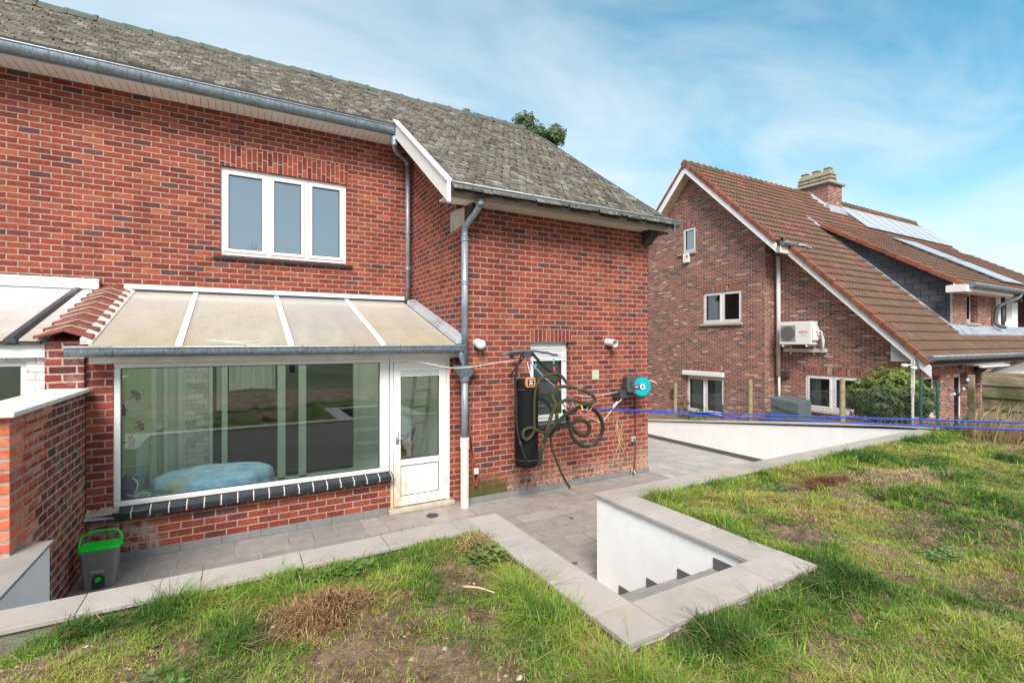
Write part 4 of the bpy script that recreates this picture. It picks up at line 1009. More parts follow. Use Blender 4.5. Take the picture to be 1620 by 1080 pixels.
def grass(name, nt, label, region, seed):
    rg = np.random.default_rng(seed)
    # candidate tufts, kept by density; fewer and coarser with distance
    x = rg.uniform(region[0], region[1], nt); y = rg.uniform(region[2], region[3], nt)
    d, ed = density(x, y)
    dc = x*FW[0]+y*FW[1]; rc = x*RT[0]+y*RT[1]
    vis = (dc > .8) & (np.abs(rc) < dc*1.12+.5)
    lod = np.clip(3.2/np.maximum(dc, .5), .30, 1.)**1.1
    keep = vis & (rg.random(nt) < d*lod) & ~in_pit(x-.0, y) & ~((x > 1.70) & (x < 3.53) & (y > 1.83)) & ~(y > 3.60) & (x < 10.6)
    x, y, ed, dc, lod = x[keep], y[keep], ed[keep], dc[keep], lod[keep]; n = len(x)
    nb = np.round(rg.uniform(14, 30, n)).astype(int)
    tid = np.repeat(np.arange(n), nb); N = len(tid)
    hmul = (.28+3.2*np.clip(fbm(x*2.6+31, y*2.6+17)-.46, 0, .4)+.65*ed)*(.55+1.0*rg.random(n)**2)
    hue = np.clip((fbm(x*1.7+61, y*1.7+7)-.5)*1.7+.39+rg.normal(0, .12, n)-.10*ed, 0, 1)
    sp = .022/np.sqrt(lod)
    bx = x[tid]+rg.normal(0, 1, N)*sp[tid]; by = y[tid]+rg.normal(0, 1, N)*sp[tid]
    ang = rg.uniform(0, 2*np.pi, N); dead = rg.random(N) < (.08+.24*(hue[tid] > .55)); lean = np.abs(rg.normal(.45, .28, N))+dead*rg.uniform(0, .9, N)
    tilt = rg.uniform(0, 2*np.pi, n)
    L = np.clip(rg.normal(.054, .020, N), .018, .15)*hmul[tid]
    wdt = rg.uniform(.0013, .0026, N)/np.sqrt(lod[tid])*(.8+.35*np.clip(dc[tid]/3, 0, 2))
    dx = np.cos(ang)+.5*np.cos(tilt[tid]); dy = np.sin(ang)+.5*np.sin(tilt[tid])
    sx = -np.sin(ang+rg.normal(0, .5, N)); sy = np.cos(ang)
    bz = hfield(bx, by)-.008
    # short, flattened ground cover between the tufts
    M0 = int(nt*7); gx_ = rg.uniform(region[0], region[1], M0); gy_ = rg.uniform(region[2], region[3], M0)
    dd, e2 = density(gx_, gy_); dcg = gx_*FW[0]+gy_*FW[1]; rcg = gx_*RT[0]+gy_*RT[1]
    lg = np.clip(3.2/np.maximum(dcg, .5), .25, 1.)
    kp = (dcg > .8) & (np.abs(rcg) < dcg*1.12+.4) & (rg.random(M0) < (dd*.9+.10)*lg) & ~((gx_ > 1.73) & (gx_ < 3.50) & (gy_ > 1.86)) & ~(gy_ > 3.61) & (gx_ < 10.6)
    gx_, gy_, dcg, lg = gx_[kp], gy_[kp], dcg[kp], lg[kp]; G = len(gx_)
    bx = np.concatenate([bx, gx_]); by = np.concatenate([by, gy_]); bz = np.concatenate([bz, hfield(gx_, gy_)-.003])
    a2 = rg.uniform(0, 2*np.pi, G); dx = np.concatenate([dx, np.cos(a2)]); dy = np.concatenate([dy, np.sin(a2)]); sx = np.concatenate([sx, -np.sin(a2)]); sy = np.concatenate([sy, np.cos(a2)])
    L = np.concatenate([L, rg.uniform(.012, .038, G)]); lean = np.concatenate([lean, rg.uniform(.3, 1.3, G)]); wdt = np.concatenate([wdt, rg.uniform(.0013, .0024, G)/np.sqrt(lg)])
    hg = np.clip((fbm(gx_*1.7+61, gy_*1.7+7)-.5)*1.5+.42+rg.normal(0, .14, G), .01, .99); dg = rg.random(G) < .24; tg_ = np.where(dg, rg.uniform(1.1, 1.95, G), hg); N0 = N; N = N+G
    P = []
    for (t, wf, bend) in ((0, 1, 0), (.4, .9, .28), (.75, .6, .95), (1, .0, 1.75)):
        cxx = bx+dx*L*lean*bend; cyy = by+dy*L*lean*bend; cz = bz+L*(t-.22*lean*bend*t)
        if wf > 0:
            P.append(np.stack([cxx-sx*wdt*wf, cyy-sy*wdt*wf, cz], -1)); P.append(np.stack([cxx+sx*wdt*wf, cyy+sy*wdt*wf, cz], -1))
        else: P.append(np.stack([cxx, cyy, cz], -1))
    V = np.stack(P, 1).reshape(-1, 3); b = np.arange(N)*7
    loops = np.stack([b, b+1, b+3, b+2, b+2, b+3, b+5, b+4, b+4, b+5, b+6], -1)
    me = bpy.data.meshes.new(name); me.vertices.add(len(V)); me.vertices.foreach_set('co', V.ravel().astype(np.float32))
    me.loops.add(loops.size); me.loops.foreach_set('vertex_index', loops.ravel().astype(np.int32))
    me.polygons.add(3*N); me.polygons.foreach_set('loop_start', (np.arange(N)[:, None]*11+np.array([0, 4, 8])).ravel().astype(np.int32))
    me.polygons.foreach_set('loop_total', np.tile([4, 4, 3], N).astype(np.int32))
    tint = np.clip(hue[tid]+rg.normal(0, .09, N0), .01, .99); tint = np.concatenate([np.where(dead, rg.uniform(1.2, 1.9, N0), tint), tg_])
    at = me.attributes.new('tint', 'FLOAT', 'FACE'); at.data.foreach_set('value', np.repeat(tint, 3).astype(np.float32))
    me.update(calc_edges=True); me.validate()
    me.materials.append(M['grass']); o = bpy.data.objects.new(name, me); COL.objects.link(o)
    tag(o, label, 'grass', kind='stuff'); return N
g = NT('grass_blades'); ti = g.attr('tint')
c = g.ramp(g.math('MULTIPLY', ti, .5), [(0, (.040,.10,.016)), (.12, (.11,.22,.028)), (.22, (.21,.345,.042)), (.32, (.33,.41,.062)), (.44, (.42,.41,.09)), (.56, (.40,.27,.11)), (.8, (.50,.38,.21)), (.95, (.20,.115,.06))])
pr = g.n('BsdfPrincipled', {'Base Color': c, 'Roughness': .55, 'Specular IOR Level': .3}); tr = g.n('BsdfTranslucent', {'Color': c})
g.t.links.new(g.n('MixShader', {0: .3, 1: pr.outputs[0], 2: tr.outputs[0]}).outputs[0], g.out.inputs[0]); M['grass'] = g.m
nb1 = grass('grass', 84000, 'patchy rough grass growing over the muddy lawn', (-3.2, 10.6, .2, 3.62), 21)
print('grass blades', nb1)

def straw_clump(name, cx, cy, rx, ry, n, h, label, cols, seed, zf=None, upright=.3):
    rr = random.Random(seed); m = MB()
    for k in range(n):
        a = rr.uniform(0, 6.283); r = rr.random()**.6*(1+.35*math.sin(a*3+seed)+.22*math.sin(a*7+seed*2))*(1.5 if rr.random() < .18 else 1.); x = cx+rx*r*math.cos(a); y = cy+ry*r*math.sin(a)
        z = (float(hfield(np.array(x), np.array(y))) if zf is None else zf(x, y)) + rr.random()*h*.45*max(.05, 1-r*.8)*(.5+.8*abs(math.sin(x*19+y*13)))
        b = rr.uniform(0, 6.283); L = rr.uniform(.05, .16)*(1 if upright < .5 else 2.2); u = rr.uniform(-.1, 1)*upright*2
        w = .0022 if upright < .5 else .004; m.cur = rr.random()*.9+.05
        p0 = Vector((x, y, z)); d = Vector((math.cos(b), math.sin(b), u)).normalized(); s = Vector((-d.y, d.x, 0))
        if s.length < .01: s = Vector((1, 0, 0))
        s.normalize(); s *= w
        p1 = p0+d*L*.5+Vector((0, 0, .02)); p2 = p0+d*L+Vector((0, 0, -.01 if upright < .5 else .0))
        m.poly([p0-s, p0+s, p1+s, p1-s]); m.poly([p1-s, p1+s, p2])
    mt = NT(name+'_straw'); M_ = mt.finish(mt.mix(mt.attr('tint'), cols[0], cols[1]), .85, spec=.2)
    o = m.build(name, M_, None, (cx, cy, .85), recalc=False); tag(o, label, 'dead grass'); return o
straw_clump('dead_grass_heap', .46, 3.02, .24, .15, 2600, .26, 'matted brown heap of dead grass on the near lawn below the wide window', ((.10,.050,.022), (.40,.25,.12)), 1)
straw_clump('dead_grass_heap', 6.6, 2.55, .65, .33, 3800, .14, 'wide pale patch of dead straw far out on the right-hand lawn', ((.24,.15,.08), (.52,.38,.24)), 2)
straw_clump('dead_grass_heap', 5.75, 3.0, .32, .10, 1300, .06, 'small rust-brown patch of dead matter on the right-hand lawn', ((.10,.045,.022), (.22,.10,.05)), 3)
straw_clump('dead_grass_heap', 1.62, 3.42, .13, .10, 900, .16, 'brown tuft of withered grass in the corner of the pale slabs', ((.20,.12,.05), (.45,.34,.17)), 4)
m = MB(); a = onZ(732, 927, .89); b = onZ(783, 937, .89); m.tube(spline([a, ((a[0]+b[0])/2, (a[1]+b[1])/2-.01, .905), b], 5), lambda i, t: .008-.0004*i, 6)
tag(m.build('twig', plain('bare_twig', (.50,.38,.22), .8), None, a, smooth=True), 'pale bare stick lying on the near lawn', 'stick')
m = MB(); rr = random.Random(12)
for k in range(14):
    x, y, _ = onZ(1215+rr.uniform(-34, 30), 768+rr.uniform(-6, 8), .87); z = float(hfield(np.array(x), np.array(y)))+.03; b_ = rr.uniform(-.4, .4)
    m.tube([(x, y, z), (x+.14*math.cos(b_), y+.14*math.sin(b_), z+rr.uniform(-.01, .04))], .006, 5)
tag(m.build('twig_litter', plain('burnt_twigs', (.05,.045,.042), .9, .4), None, onZ(1215, 768, .87)), 'dark charred sticks and ash scattered on the right-hand lawn', 'sticks')
# broad-leaved weeds
def weeds(name, spots, n, size, label, col, seed, zf=None):
    rr = random.Random(seed); m = MB()
    for (cx, cy, rx, ry) in spots:
        for k in range(n):
            a = rr.uniform(0, 6.283); r = math.sqrt(rr.random()); x = cx+rx*r*math.cos(a); y = cy+ry*r*math.sin(a); z = (float(hfield(np.array(x), np.array(y))) if zf is None else zf(x, y))+rr.uniform(.01, .07)
            b = rr.uniform(0, 6.283); s = size*rr.uniform(.6, 1.3); t1 = rr.uniform(-.4, .5); m.cur = rr.random()*.9+.05
            f = Vector((math.cos(b), math.sin(b), t1)); g_ = Vector((-math.sin(b), math.cos(b), rr.uniform(-.3, .3))); p = Vector((x, y, z))
            m.poly([p, p+f*s*.4+g_*s*.35, p+f*s*.9+g_*s*.28, p+f*s, p+f*s*.9-g_*s*.28, p+f*s*.4-g_*s*.35])
    mt = NT(name+'_leaf'); M_ = mt.finish(mt.mix(mt.attr('tint'), col[0], col[1]), .5)
    o = m.build(name, M_, None, (spots[0][0], spots[0][1], .85), recalc=False); tag(o, label, 'weeds', kind='stuff'); return o
weeds('weed_patch', [(.55, 3.47, .30, .09)], 300, .035, 'low broad-leaved weeds along the slab edge of the near lawn', ((.05,.11,.02), (.12,.21,.05)), 5)
weeds('weed_patch', [(1.61, 3.22, .12, .2)], 200, .05, 'leafy dock plant by the inner corner of the pale slabs', ((.06,.10,.02), (.17,.20,.06)), 6)

weeds('weed_patch', [(4.6, 1.55, .22, .12)], 130, .030, 'small rosette of broad leaves in the right-hand lawn near the slab corner', ((.05,.10,.02), (.14,.22,.06)), 8)
weeds('weed_patch', [(-.35, 2.75, .16, .10)], 90, .030, 'small clover-like patch in the left part of the near lawn', ((.04,.10,.02), (.12,.22,.05)), 9)
# crumbs of earth, grit and chopped straw on the bare ground
rg = np.random.default_rng(77); n = 5200
x = rg.uniform(-2, 8, n); y = rg.uniform(.6, 3.55, n); d, e = density(x, y); dc = x*FW[0]+y*FW[1]
k = (rg.random(n) < np.clip(1.1-d*1.3, .04, 1)) & ~((x > 1.70) & (x < 3.53) & (y > 1.83)) & (dc > 1) ; x = x[k]; y = y[k]; z = hfield(x, y)
m = MB(); rr = random.Random(4)
for a, b, c_ in zip(x, y, z):
    s_ = rr.uniform(.004, .016)*(1.6 if rr.random() < .06 else 1); m.cur = rr.random()*.98+.01; p = []
    for q in ((1, 0, 0), (0, 1, 0), (-1, 0, 0), (0, -1, 0), (0, 0, 1)): p.append(m.av((a+q[0]*s_*rr.uniform(.7, 1.4), b+q[1]*s_*rr.uniform(.7, 1.4), c_-.001+q[2]*s_*rr.uniform(.5, 1.))))
    for u, v in ((0, 1), (1, 2), (2, 3), (3, 0)): m.face([p[u], p[v], p[4]])
cm_ = NT('earth_crumbs'); M['crumb'] = cm_.finish(cm_.ramp(cm_.attr('tint'), [(0, (.07,.038,.025)), (.5, (.20,.12,.08)), (.85, (.32,.22,.16)), (1, (.50,.45,.40))]), .95, spec=.2)
tag(m.build('soil_crumbs', M['crumb'], None, recalc=False), 'crumbs of earth and grit scattered on the bare patches of the lawn', 'soil', kind='stuff')
# ------------------------------------------------------------------ the neighbour's house
M['pane_nb'] = clearpane('neighbour_glass', (.85,.88,.88), .06)
nh = thing('neighbour_house', (17., 9., -.4), 'brown brick house with steep mossy tiled roof, slate-hung dormer and chimney, beyond the white wall', 'house')
def ZN(y): return 2.13 + (y-5.19)
YR = 11.72; ZRD = ZN(YR)
def ZNb(y): return ZRD - (y-YR)*1.05
T = TW(14., 0, 0)
n1 = Vector((0, -1, 1)).normalized(); n2 = Vector((0, 1.05, 1)).normalized()
wall_cells(T, -18., -9.02, -.8, 9., [(-12.13, -11.58, 5.62, 6.50), (-11.27, -9.80, 3.06, 4.12), (-11.97, -10.44, -.2, 1.30)], .3).build('gable_wall', M['brick_nb'], nh, clip=[((14, 5.19, ZN(5.19)-.16), n1), ((14, YR, ZRD-.16), n2)])
T = TW(14.45, 0, 0)
wall_cells(T, -9.02, -5.45, -.8, 7., [(-8.06, -6.58, .50, 1.50)], .3).build('gable_wall', M['brick_nb'], nh, clip=[((14, 5.19, ZN(5.19)-.16), n1)])
m = MB(); m.box(14.301, 14.449, 8.99, 9.02, -.8, 5.2); m.build('wall_return', M['brick_nb'], nh)
T = TS(0, 5.45, 0)
wall_cells(T, 14.751, 19.0, -.8, 2.12, [(14.98, 15.95, .50, 1.58), (16.80, 17.70, -.3, 1.58), (18.25, 18.6, .5, 1.58)], .3).build('rear_wall', M['brick_nb'], nh)
m = MB(); m.box(14.46, 14.75, 5.451, 5.75, -.8, 2.12); m.build('corner_pier', M['brick_nb'], nh)
m = MB(); m.box(14.4, 24, 17.7, 18, -.8, 2.1); m.box(26, 26.3, 6, 17.7, -.8, 4.5); m.build('far_walls', M['brick_nb'], nh)
T = TW(14., 0, 0)
window(nh, T, -12.13, -11.58, 5.62, 6.50, 1, rec=.03, sash=.05, fw=.045, pane=M['pane_sky'], sill=(-12.35, -11.55, .06, .05), sillmat=M['sillstone'], label='small attic window high in the gable')
window(nh, T, -11.27, -9.80, 3.06, 4.12, 2, rec=.04, sash=.06, pane=M['pane_nb'], sill=(-11.36, -9.76, .07, .05), sillmat=M['sillstone'], label='two-light upper window with a curtain in its left light')
window(nh, T, -11.97, -10.44, -.02, 1.25, 2, rec=.05, sash=.06, pane=M['pane_nb'], label='low two-light window under a white shutter box')
m = MB(T); m.ext([(0, 1.26), (.10, 1.26), (.13, 1.29), (.13, 1.38), (.11, 1.42), (0, 1.42)], -12.08, -10.42) if False else m.box(-12.08, -10.42, 1.26, 1.42, .0, .13); m.build('shutter_box', M['upvc'], nh, bevel=.02)
curt = plain('pale_curtain', (.55,.62,.58), .9)
for (ya, yb_, xx, za, zb) in ((11.2, 10.86, 14.2, 3.08, 4.1), (11.9, 11.5, 14.2, .0, 1.24), (10.95, 10.5, 14.2, .0, 1.24), (7.98, 7.72, 14.62, .52, 1.48)):
    m = MB(); n = 40; top = []; bot = []
    for i in range(n+1):
        y = ya+(yb_-ya)*i/n; q = xx+.022*math.sin(i*1.3)+.01*math.sin(i*2.9); top.append(m.av((q, y, zb))); bot.append(m.av((q, y, za)))
    for i in range(n): m.face([bot[i], bot[i+1], top[i+1], top[i]])
    m.build('curtain', curt, nh, smooth=True, recalc=False)
for (x_, y0_, y1_, z0_, z1_) in ((14.9, 9.6, 11.5, 2.9, 4.3), (14.9, 10.2, 12.2, -.4, 1.45), (15.3, 6.4, 8.3, .3, 1.7)):
    m = MB(); m.box(x_, x_+.05, y0_, y1_, z0_, z1_); m.box(x_-.58, x_, y0_, y1_, z1_, z1_+.03); m.box(x_-.58, x_, y0_, y1_, z0_-.03, z0_); m.box(x_-.58, x_, y0_-.03, y0_, z0_, z1_); m.box(x_-.58, x_, y1_, y1_+.03, z0_, z1_); m.build('room', dk, nh)
T2 = TW(14.45, 0, 0)
window(nh, T2, -8.06, -6.58, .50, 1.50, 2, rec=.03, sash=.06, pane=M['pane_nb'], sill=(-8.14, -6.50, .07, .05), sillmat=M['sillstone'], label='ground-floor window right of the air conditioner')
for (T_, a, b, c, d) in ((T, -12.17, -11.56, 6.503, 6.72), (T, -11.31, -9.78, 4.123, 4.34), (T, -12.0, -10.42, 1.425, 1.62), (T2, -8.10, -6.54, 1.503, 1.72)):
    m = MB(T_); m.box(a, b, c, d, -.02, .004); m.build('lintel', M['brick_nb_soldier'], nh)
T3 = TS(0, 5.45, 0)
window(nh, T3, 14.98, 15.95, .50, 1.58, 1, rec=.16, sash=.06, pane=M['pane_dark'], label='rear window near the corner')
window(nh, T3, 16.80, 17.70, -.3, 1.58, 1, rec=.16, sash=.07, pane=M['pane_dark'], name='glazed_door', label='white glazed rear door')
window(nh, T3, 18.25, 18.6, .5, 1.58, 1, rec=.16, sash=.04, pane=M['pane_dark'])
for a, b in ((14.80, 16.05), (16.7, 17.85)):
    m = MB(T3); m.box(a, b, 1.583, 1.80, -.02, .004); m.build('lintel', M['brick_nb_soldier'], nh)
# pantiles
def tile_mat(name, cols, moss, mossw, mossy=.5):
    t = NT(name); ti = t.attr('tint')
    c = t.ramp(ti, cols); n = t.rng(t.noise(15., 6., .7), .3, .7, .72, 1.25); c = t.mix(1., c, t.comb(n, n, n), 'MULTIPLY')
    x, y, z = t.sep(t.pos())
    g = t.rng(t.math('ADD', t.noise(.9, 7., .75), t.math('MULTIPLY', t.rng(z, 8., 3.), .12)), mossy-.08, mossy+.1)
    c = t.mix(t.math('MULTIPLY', g, mossw), c, moss)
    c = t.mix(t.rng(t.noise(7., 3., .6), .70, .73, 0, .6), c, (.42,.36,.28))
    return t.finish(c, .85, t.bump(t.noise(40., 4.), .3, .01), spec=.25)
M['tile_nb'] = tile_mat('mossy_clay_pantiles', [(0,(.14,.060,.043)),(.4,(.195,.085,.060)),(.7,(.165,.080,.058)),(1,(.26,.13,.094))], (.110,.080,.054), .75, .50)
M['verge_nb'] = tile_mat('verge_tiles', [(0,(.16,.052,.036)),(.5,(.22,.070,.046)),(1,(.28,.10,.062))], (.15,.11,.06), .35, .58)
PROF = [(0, .0), (.06, .030), (.16, .044), (.40, .046), (.62, .040), (.74, .028), (.80, .0), (.90, -.006), (1., .0)]
def pantiles(name, parent, x0, x1, y0, y1, zf, sl, skip=None, tw=.165, g=.33, seed=1, mat=None, sgn=1):
    m = MB(); rr = random.Random(seed); c = 1/math.sqrt(1+sl*sl); nrmv = Vector((0, -sl*c*sgn, c))
    rows = int(math.ceil((y1-y0)/(g*c))); cols = int(math.ceil((x1-x0)/tw))
    for r in range(rows):
        ya = y0+r*g*c; yb_ = min(ya+g*c, y1)
        for k in range(cols):
            xa = x0+k*tw; xb = min(xa+tw, x1)
            if skip and skip((xa+xb)/2, (ya+yb_)/2): continue
            m.cur = rr.random()*.96+.02; j = rr.uniform(-.004, .004); w = xb-xa
            lo = []; hi = []; bt = []
            for (u, h) in PROF:
                p = Vector((xa+u*w, ya, zf(ya))); q_ = Vector((xa+u*w, yb_, zf(yb_)))
                lo.append(m.av(p+nrmv*(h*1.25+.042+j))); hi.append(m.av(q_+nrmv*(h*1.25+.004))); bt.append(m.av(p+nrmv*(h-.0)))
            for i in range(len(PROF)-1):
                m.face([lo[i], lo[i+1], hi[i+1], hi[i]]); m.face([bt[i], bt[i+1], lo[i+1], lo[i]])
    return m.build(name, mat or M['tile_nb'], parent, recalc=False)
DX = 17.93
def skipm(x, y):
    if x < 14.02 and y < 8.48: return True
    return x > DX-.1 and 5.80 < y < 9.40
pantiles('roof', nh, 13.60, 31., 5.02, YR, ZN, 1.0, skipm, seed=2)
m = MB()
m.hexa([(13.62, 8.45, ZN(8.45)-.12), (31, 8.45, ZN(8.45)-.12), (31, YR, ZRD-.12), (13.62, YR, ZRD-.12)], [(13.62, 8.45, ZN(8.45)-.004), (31, 8.45, ZN(8.45)-.004), (31, YR, ZRD-.004), (13.62, YR, ZRD-.004)])
m.hexa([(14.05, 5.05, ZN(5.05)-.12), (31, 5.05, ZN(5.05)-.12), (31, 5.86, ZN(5.86)-.12), (14.05, 5.86, ZN(5.86)-.12)], [(14.05, 5.05, ZN(5.05)-.004), (31, 5.05, ZN(5.05)-.004), (31, 5.86, ZN(5.86)-.004), (14.05, 5.86, ZN(5.86)-.004)])
m.hexa([(14.05, 5.86, ZN(5.86)-.12), (DX, 5.86, ZN(5.86)-.12), (DX, 8.45, ZN(8.45)-.12), (14.05, 8.45, ZN(8.45)-.12)], [(14.05, 5.86, ZN(5.86)-.004), (DX, 5.86, ZN(5.86)-.004), (DX, 8.45, ZN(8.45)-.004), (14.05, 8.45, ZN(8.45)-.004)])
m.hexa([(13.62, YR, ZRD-.12), (31, YR, ZRD-.12), (31, 18.2, ZNb(18.2)-.12), (13.62, 18.2, ZNb(18.2)-.12)], [(13.62, YR, ZRD-.004), (31, YR, ZRD-.004), (31, 18.2, ZNb(18.2)+.03), (13.62, 18.2, ZNb(18.2)+.03)])
m.build('roof_deck', M['underlay'], nh)
def verge(name, x, ya, yb_, zf, sl, w=.17, g=.33, side=1):
    m = MB(); rr = random.Random(int(x*10)); c = 1/math.sqrt(1+sl*sl); y = ya; nv = Vector((0, -sl*c, c))
    while y < yb_-.02:
        y2 = min(y+g*c, yb_); m.cur = rr.random()*.9+.05; j = rr.uniform(-.006, .006)
        P = lambda X, Y, h: tuple(Vector((X, Y, zf(Y)))+nv*h)
        m.hexa([P(x-.03, y-.02, -.07+j), P(x+w, y-.02, .0+j), P(x+w, y2, .0), P(x-.03, y2, -.08)], [P(x-.03, y-.02, .062+j), P(x+w, y-.02, .075+j), P(x+w, y2, .045), P(x-.03, y2, .035)]); y = y2
    return m.build(name, M['verge_nb'], nh, bevel=.008)
verge('verge_tiles', 13.60, 8.45, YR, ZN, 1.0); verge('verge_tiles', 14.03, 5.02, 8.40, ZN, 1.0)
m = MB(); y = YR
while y < 17.9:
    y2 = y+.24; m.cur = .4+.3*math.sin(y*7)**2; m.hexa([(13.57, y, ZNb(y)-.06), (13.77, y, ZNb(y)), (13.77, y2, ZNb(y2)), (13.57, y2, ZNb(y2)-.06)], [(13.57, y, ZNb(y)+.05), (13.77, y, ZNb(y)+.06), (13.77, y2, ZNb(y2)+.075), (13.57, y2, ZNb(y2)+.075)]); y = y2
m.build('verge_tiles', M['verge_nb'], nh)
# ridge
m = MB(); x = 13.56; rr = random.Random(4)
while x < 31:
    m.cur = rr.random()*.9+.05; x2 = x+.33
    m.tube([(x, YR, ZRD-.01), (x2+.02, YR, ZRD-.01)], lambda i, t: (.135, .115)[i], 12); m.tube([(x2-.03, YR, ZRD), (x2+.03, YR, ZRD)], .142, 12); x = x2
m.build('ridge_tiles', tile_mat('mossy_ridge', [(0,(.24,.09,.06)),(1,(.32,.12,.08))], (.075,.085,.04), .9, .46), nh)
# barge boards
def bargeb(xa, xb, ya, yb_, zf, d0, d1, mat=None, name='barge_board'):
    m = MB(); m.hexa([(xa, ya, zf(ya)+d0), (xb, ya, zf(ya)+d0), (xb, yb_, zf(yb_)+d0), (xa, yb_, zf(yb_)+d0)], [(xa, ya, zf(ya)+d1), (xb, ya, zf(ya)+d1), (xb, yb_, zf(yb_)+d1), (xa, yb_, zf(yb_)+d1)])
    return m.build(name, mat or M['upvc'], nh)
bargeb(13.60, 13.63, 8.42, YR, ZN, -.32, -.06); bargeb(14.04, 14.07, 4.97, 8.35, ZN, -.30, -.04); bargeb(13.60, 13.63, YR, 18.1, ZNb, -.34, -.06)
bargeb(13.63, 14.0, 8.42, YR, ZN, -.20, -.18, M['soffit_nb'], 'soffit'); bargeb(14.07, 14.45, 5.46, 8.45, ZN, -.20, -.18, M['soffit_nb'], 'soffit'); bargeb(14.07, 14.45, 5.10, 5.455, ZN, -.20, -.18, M['soffit_nb'], 'soffit'); bargeb(13.63, 14.0, YR, 18., ZNb, -.30, -.28, M['soffit_nb'], 'soffit')
m = MB(); m.box(13.602, 14.25, 8.30, 8.42, 5.02, 5.20); m.box(14.02, 14.45, 8.42, 8.46, 5.02, 5.4); m.build('eaves_box', M['soffit'], nh)
gutter(nh, 13.62, 14.30, 8.16, 5.30, 8.30, .09, step=.3)
m = MB(); m.tube([(14.15, 8.24, 5.28), (14.6, 8.2, 5.30), (14.85, 8.12, 5.22)], .035, 8); m.build('overflow_spout', M['zinc_pale'], nh, smooth=True)
T = TW(14.45, 0, 0)
M['pipe_pale'] = plain('pale_downpipe', (.62,.58,.54), .5, .06)
m = MB(); m.cyl((14.37, 8.82, 5.05), (14.37, 8.82, 1.38), .06, 14); m.cyl((14.37, 8.80, 1.40), (14.37, 8.80, .30), .035, 12); m.build('downpipe', M['pipe_pale'], nh, smooth=True)
m = MB(); m.box(14.36, 14.449, 8.52, 8.73, 1.36, 1.56); m.build('cable_box', plain('brown_box', (.07,.045,.04), .6), nh, bevel=.01)
# lower eaves
gutter(nh, 14.02, 31., 4.92, 2.10, 5.06, .11, step=.34)
m = MB(); m.box(14.08, 31., 5.07, 5.10, 1.86, 2.12); m.box(14.16, 31., 5.10, 5.449, 1.86, 1.88); m.build('fascia', plain('cream_boards', (.66,.58,.46), .5, .08), nh)
m = MB(); m.box(14.12, 14.15, 5.40, 5.80, 1.96, 2.40); m.build('eaves_cheek', M['sillstone'], nh, clip=[((14, 5.19, ZN(5.19)-.21), n1)])
# dormer
def ZD(y): return 6.50 + .645*(y-9.33)
sh = NT('slate_cladding'); x, y, z = sh.sep(sh.pos())
row = sh.math('FLOOR', sh.math('DIVIDE', z, .20)); fv = sh.math('FRACT', sh.math('DIVIDE', z, .20))
uu = sh.math('ADD', sh.math('DIVIDE', y, .40), sh.math('MULTIPLY', sh.math('MODULO', row, 2.), .5)); fu = sh.math('FRACT', uu)
d = sh.math('MINIMUM', sh.math('MULTIPLY', sh.math('MINIMUM', fu, sh.math('SUBTRACT', 1., fu)), .40), sh.math('MULTIPLY', fv, .20)); msk = sh.rng(d, .006, .016)
wn = sh.n('TexWhiteNoise', noise_dimensions='2D'); sh.set(wn, 'Vector', sh.comb(sh.math('FLOOR', uu), row))
c = sh.mix(wn.outputs[0], (.050,.055,.066), (.078,.084,.098)); c = sh.mix(msk, (.018,.02,.024), c)
M['slate_clad'] = sh.finish(c, .55, sh.bump(msk, .6, .02), spec=.4)
m = MB(); m.hexa([(DX, 5.90, ZN(5.90)-.1), (DX+.2, 5.90, ZN(5.90)-.1), (DX+.2, 9.34, ZN(9.34)-.1), (DX, 9.34, ZN(9.34)-.1)], [(DX, 5.90, ZD(5.90)-.05), (DX+.2, 5.90, ZD(5.90)-.05), (DX+.2, 9.34, ZD(9.34)-.05), (DX, 9.34, ZD(9.34)-.05)])
dm = m.build('dormer_cheek', M['slate_clad'], nh)
m = MB(); m.hexa([(DX-.012, 5.86, 2.80), (DX+.01, 5.86, 2.80), (DX+.01, 5.90, 2.80), (DX-.012, 5.90, 2.80)], [(DX-.012, 5.86, 4.12), (DX+.01, 5.86, 4.12), (DX+.01, 5.90, 4.12), (DX-.012, 5.90, 4.12)]); m.build('corner_trim', M['lead'], dm)
T = TS(0, 5.86, 0)
wall_cells(T, DX+.011, 21.3, 2.66, 4.05, [(18.98, 19.80, 3.02, 3.95)], .3).build('dormer_front', M['brick_nb'], nh)
window(nh, T, 18.98, 19.80, 3.02, 3.95, 1, rec=.17, sash=.06, pane=M['pane_dark'], sill=(18.9, 19.88, .06, .05), sillmat=M['sillstone'], label='narrow dormer window')
pantiles('dormer_roof', nh, 17.78, 31., 5.48, 9.42, ZD, .65, seed=5)
m = MB(); m.hexa([(17.78, 5.5, ZD(5.5)-.10), (31, 5.5, ZD(5.5)-.10), (31, 9.40, ZD(9.40)-.10), (17.78, 9.40, ZD(9.40)-.10)], [(17.78, 5.5, ZD(5.5)-.004), (31, 5.5, ZD(5.5)-.004), (31, 9.40, ZD(9.40)-.004), (17.78, 9.40, ZD(9.40)-.004)]); m.build('dormer_deck', M['underlay'], nh)
verge('dormer_verge_tiles', 17.74, 5.48, 9.35, ZD, .65)
m = MB(); m.box(17.55, 21.3, 5.45, 5.859, 3.86, 4.04); m.build('dormer_fascia', M['soffit'], nh)
m = MB(); m.box(17.5, 17.9, 5.42, 5.86, 3.84, 4.02); m.build('fascia_end', M['upvc'], nh)
gutter(nh, 17.7, 31., 5.28, 4.06, 5.44, .11, step=.34)
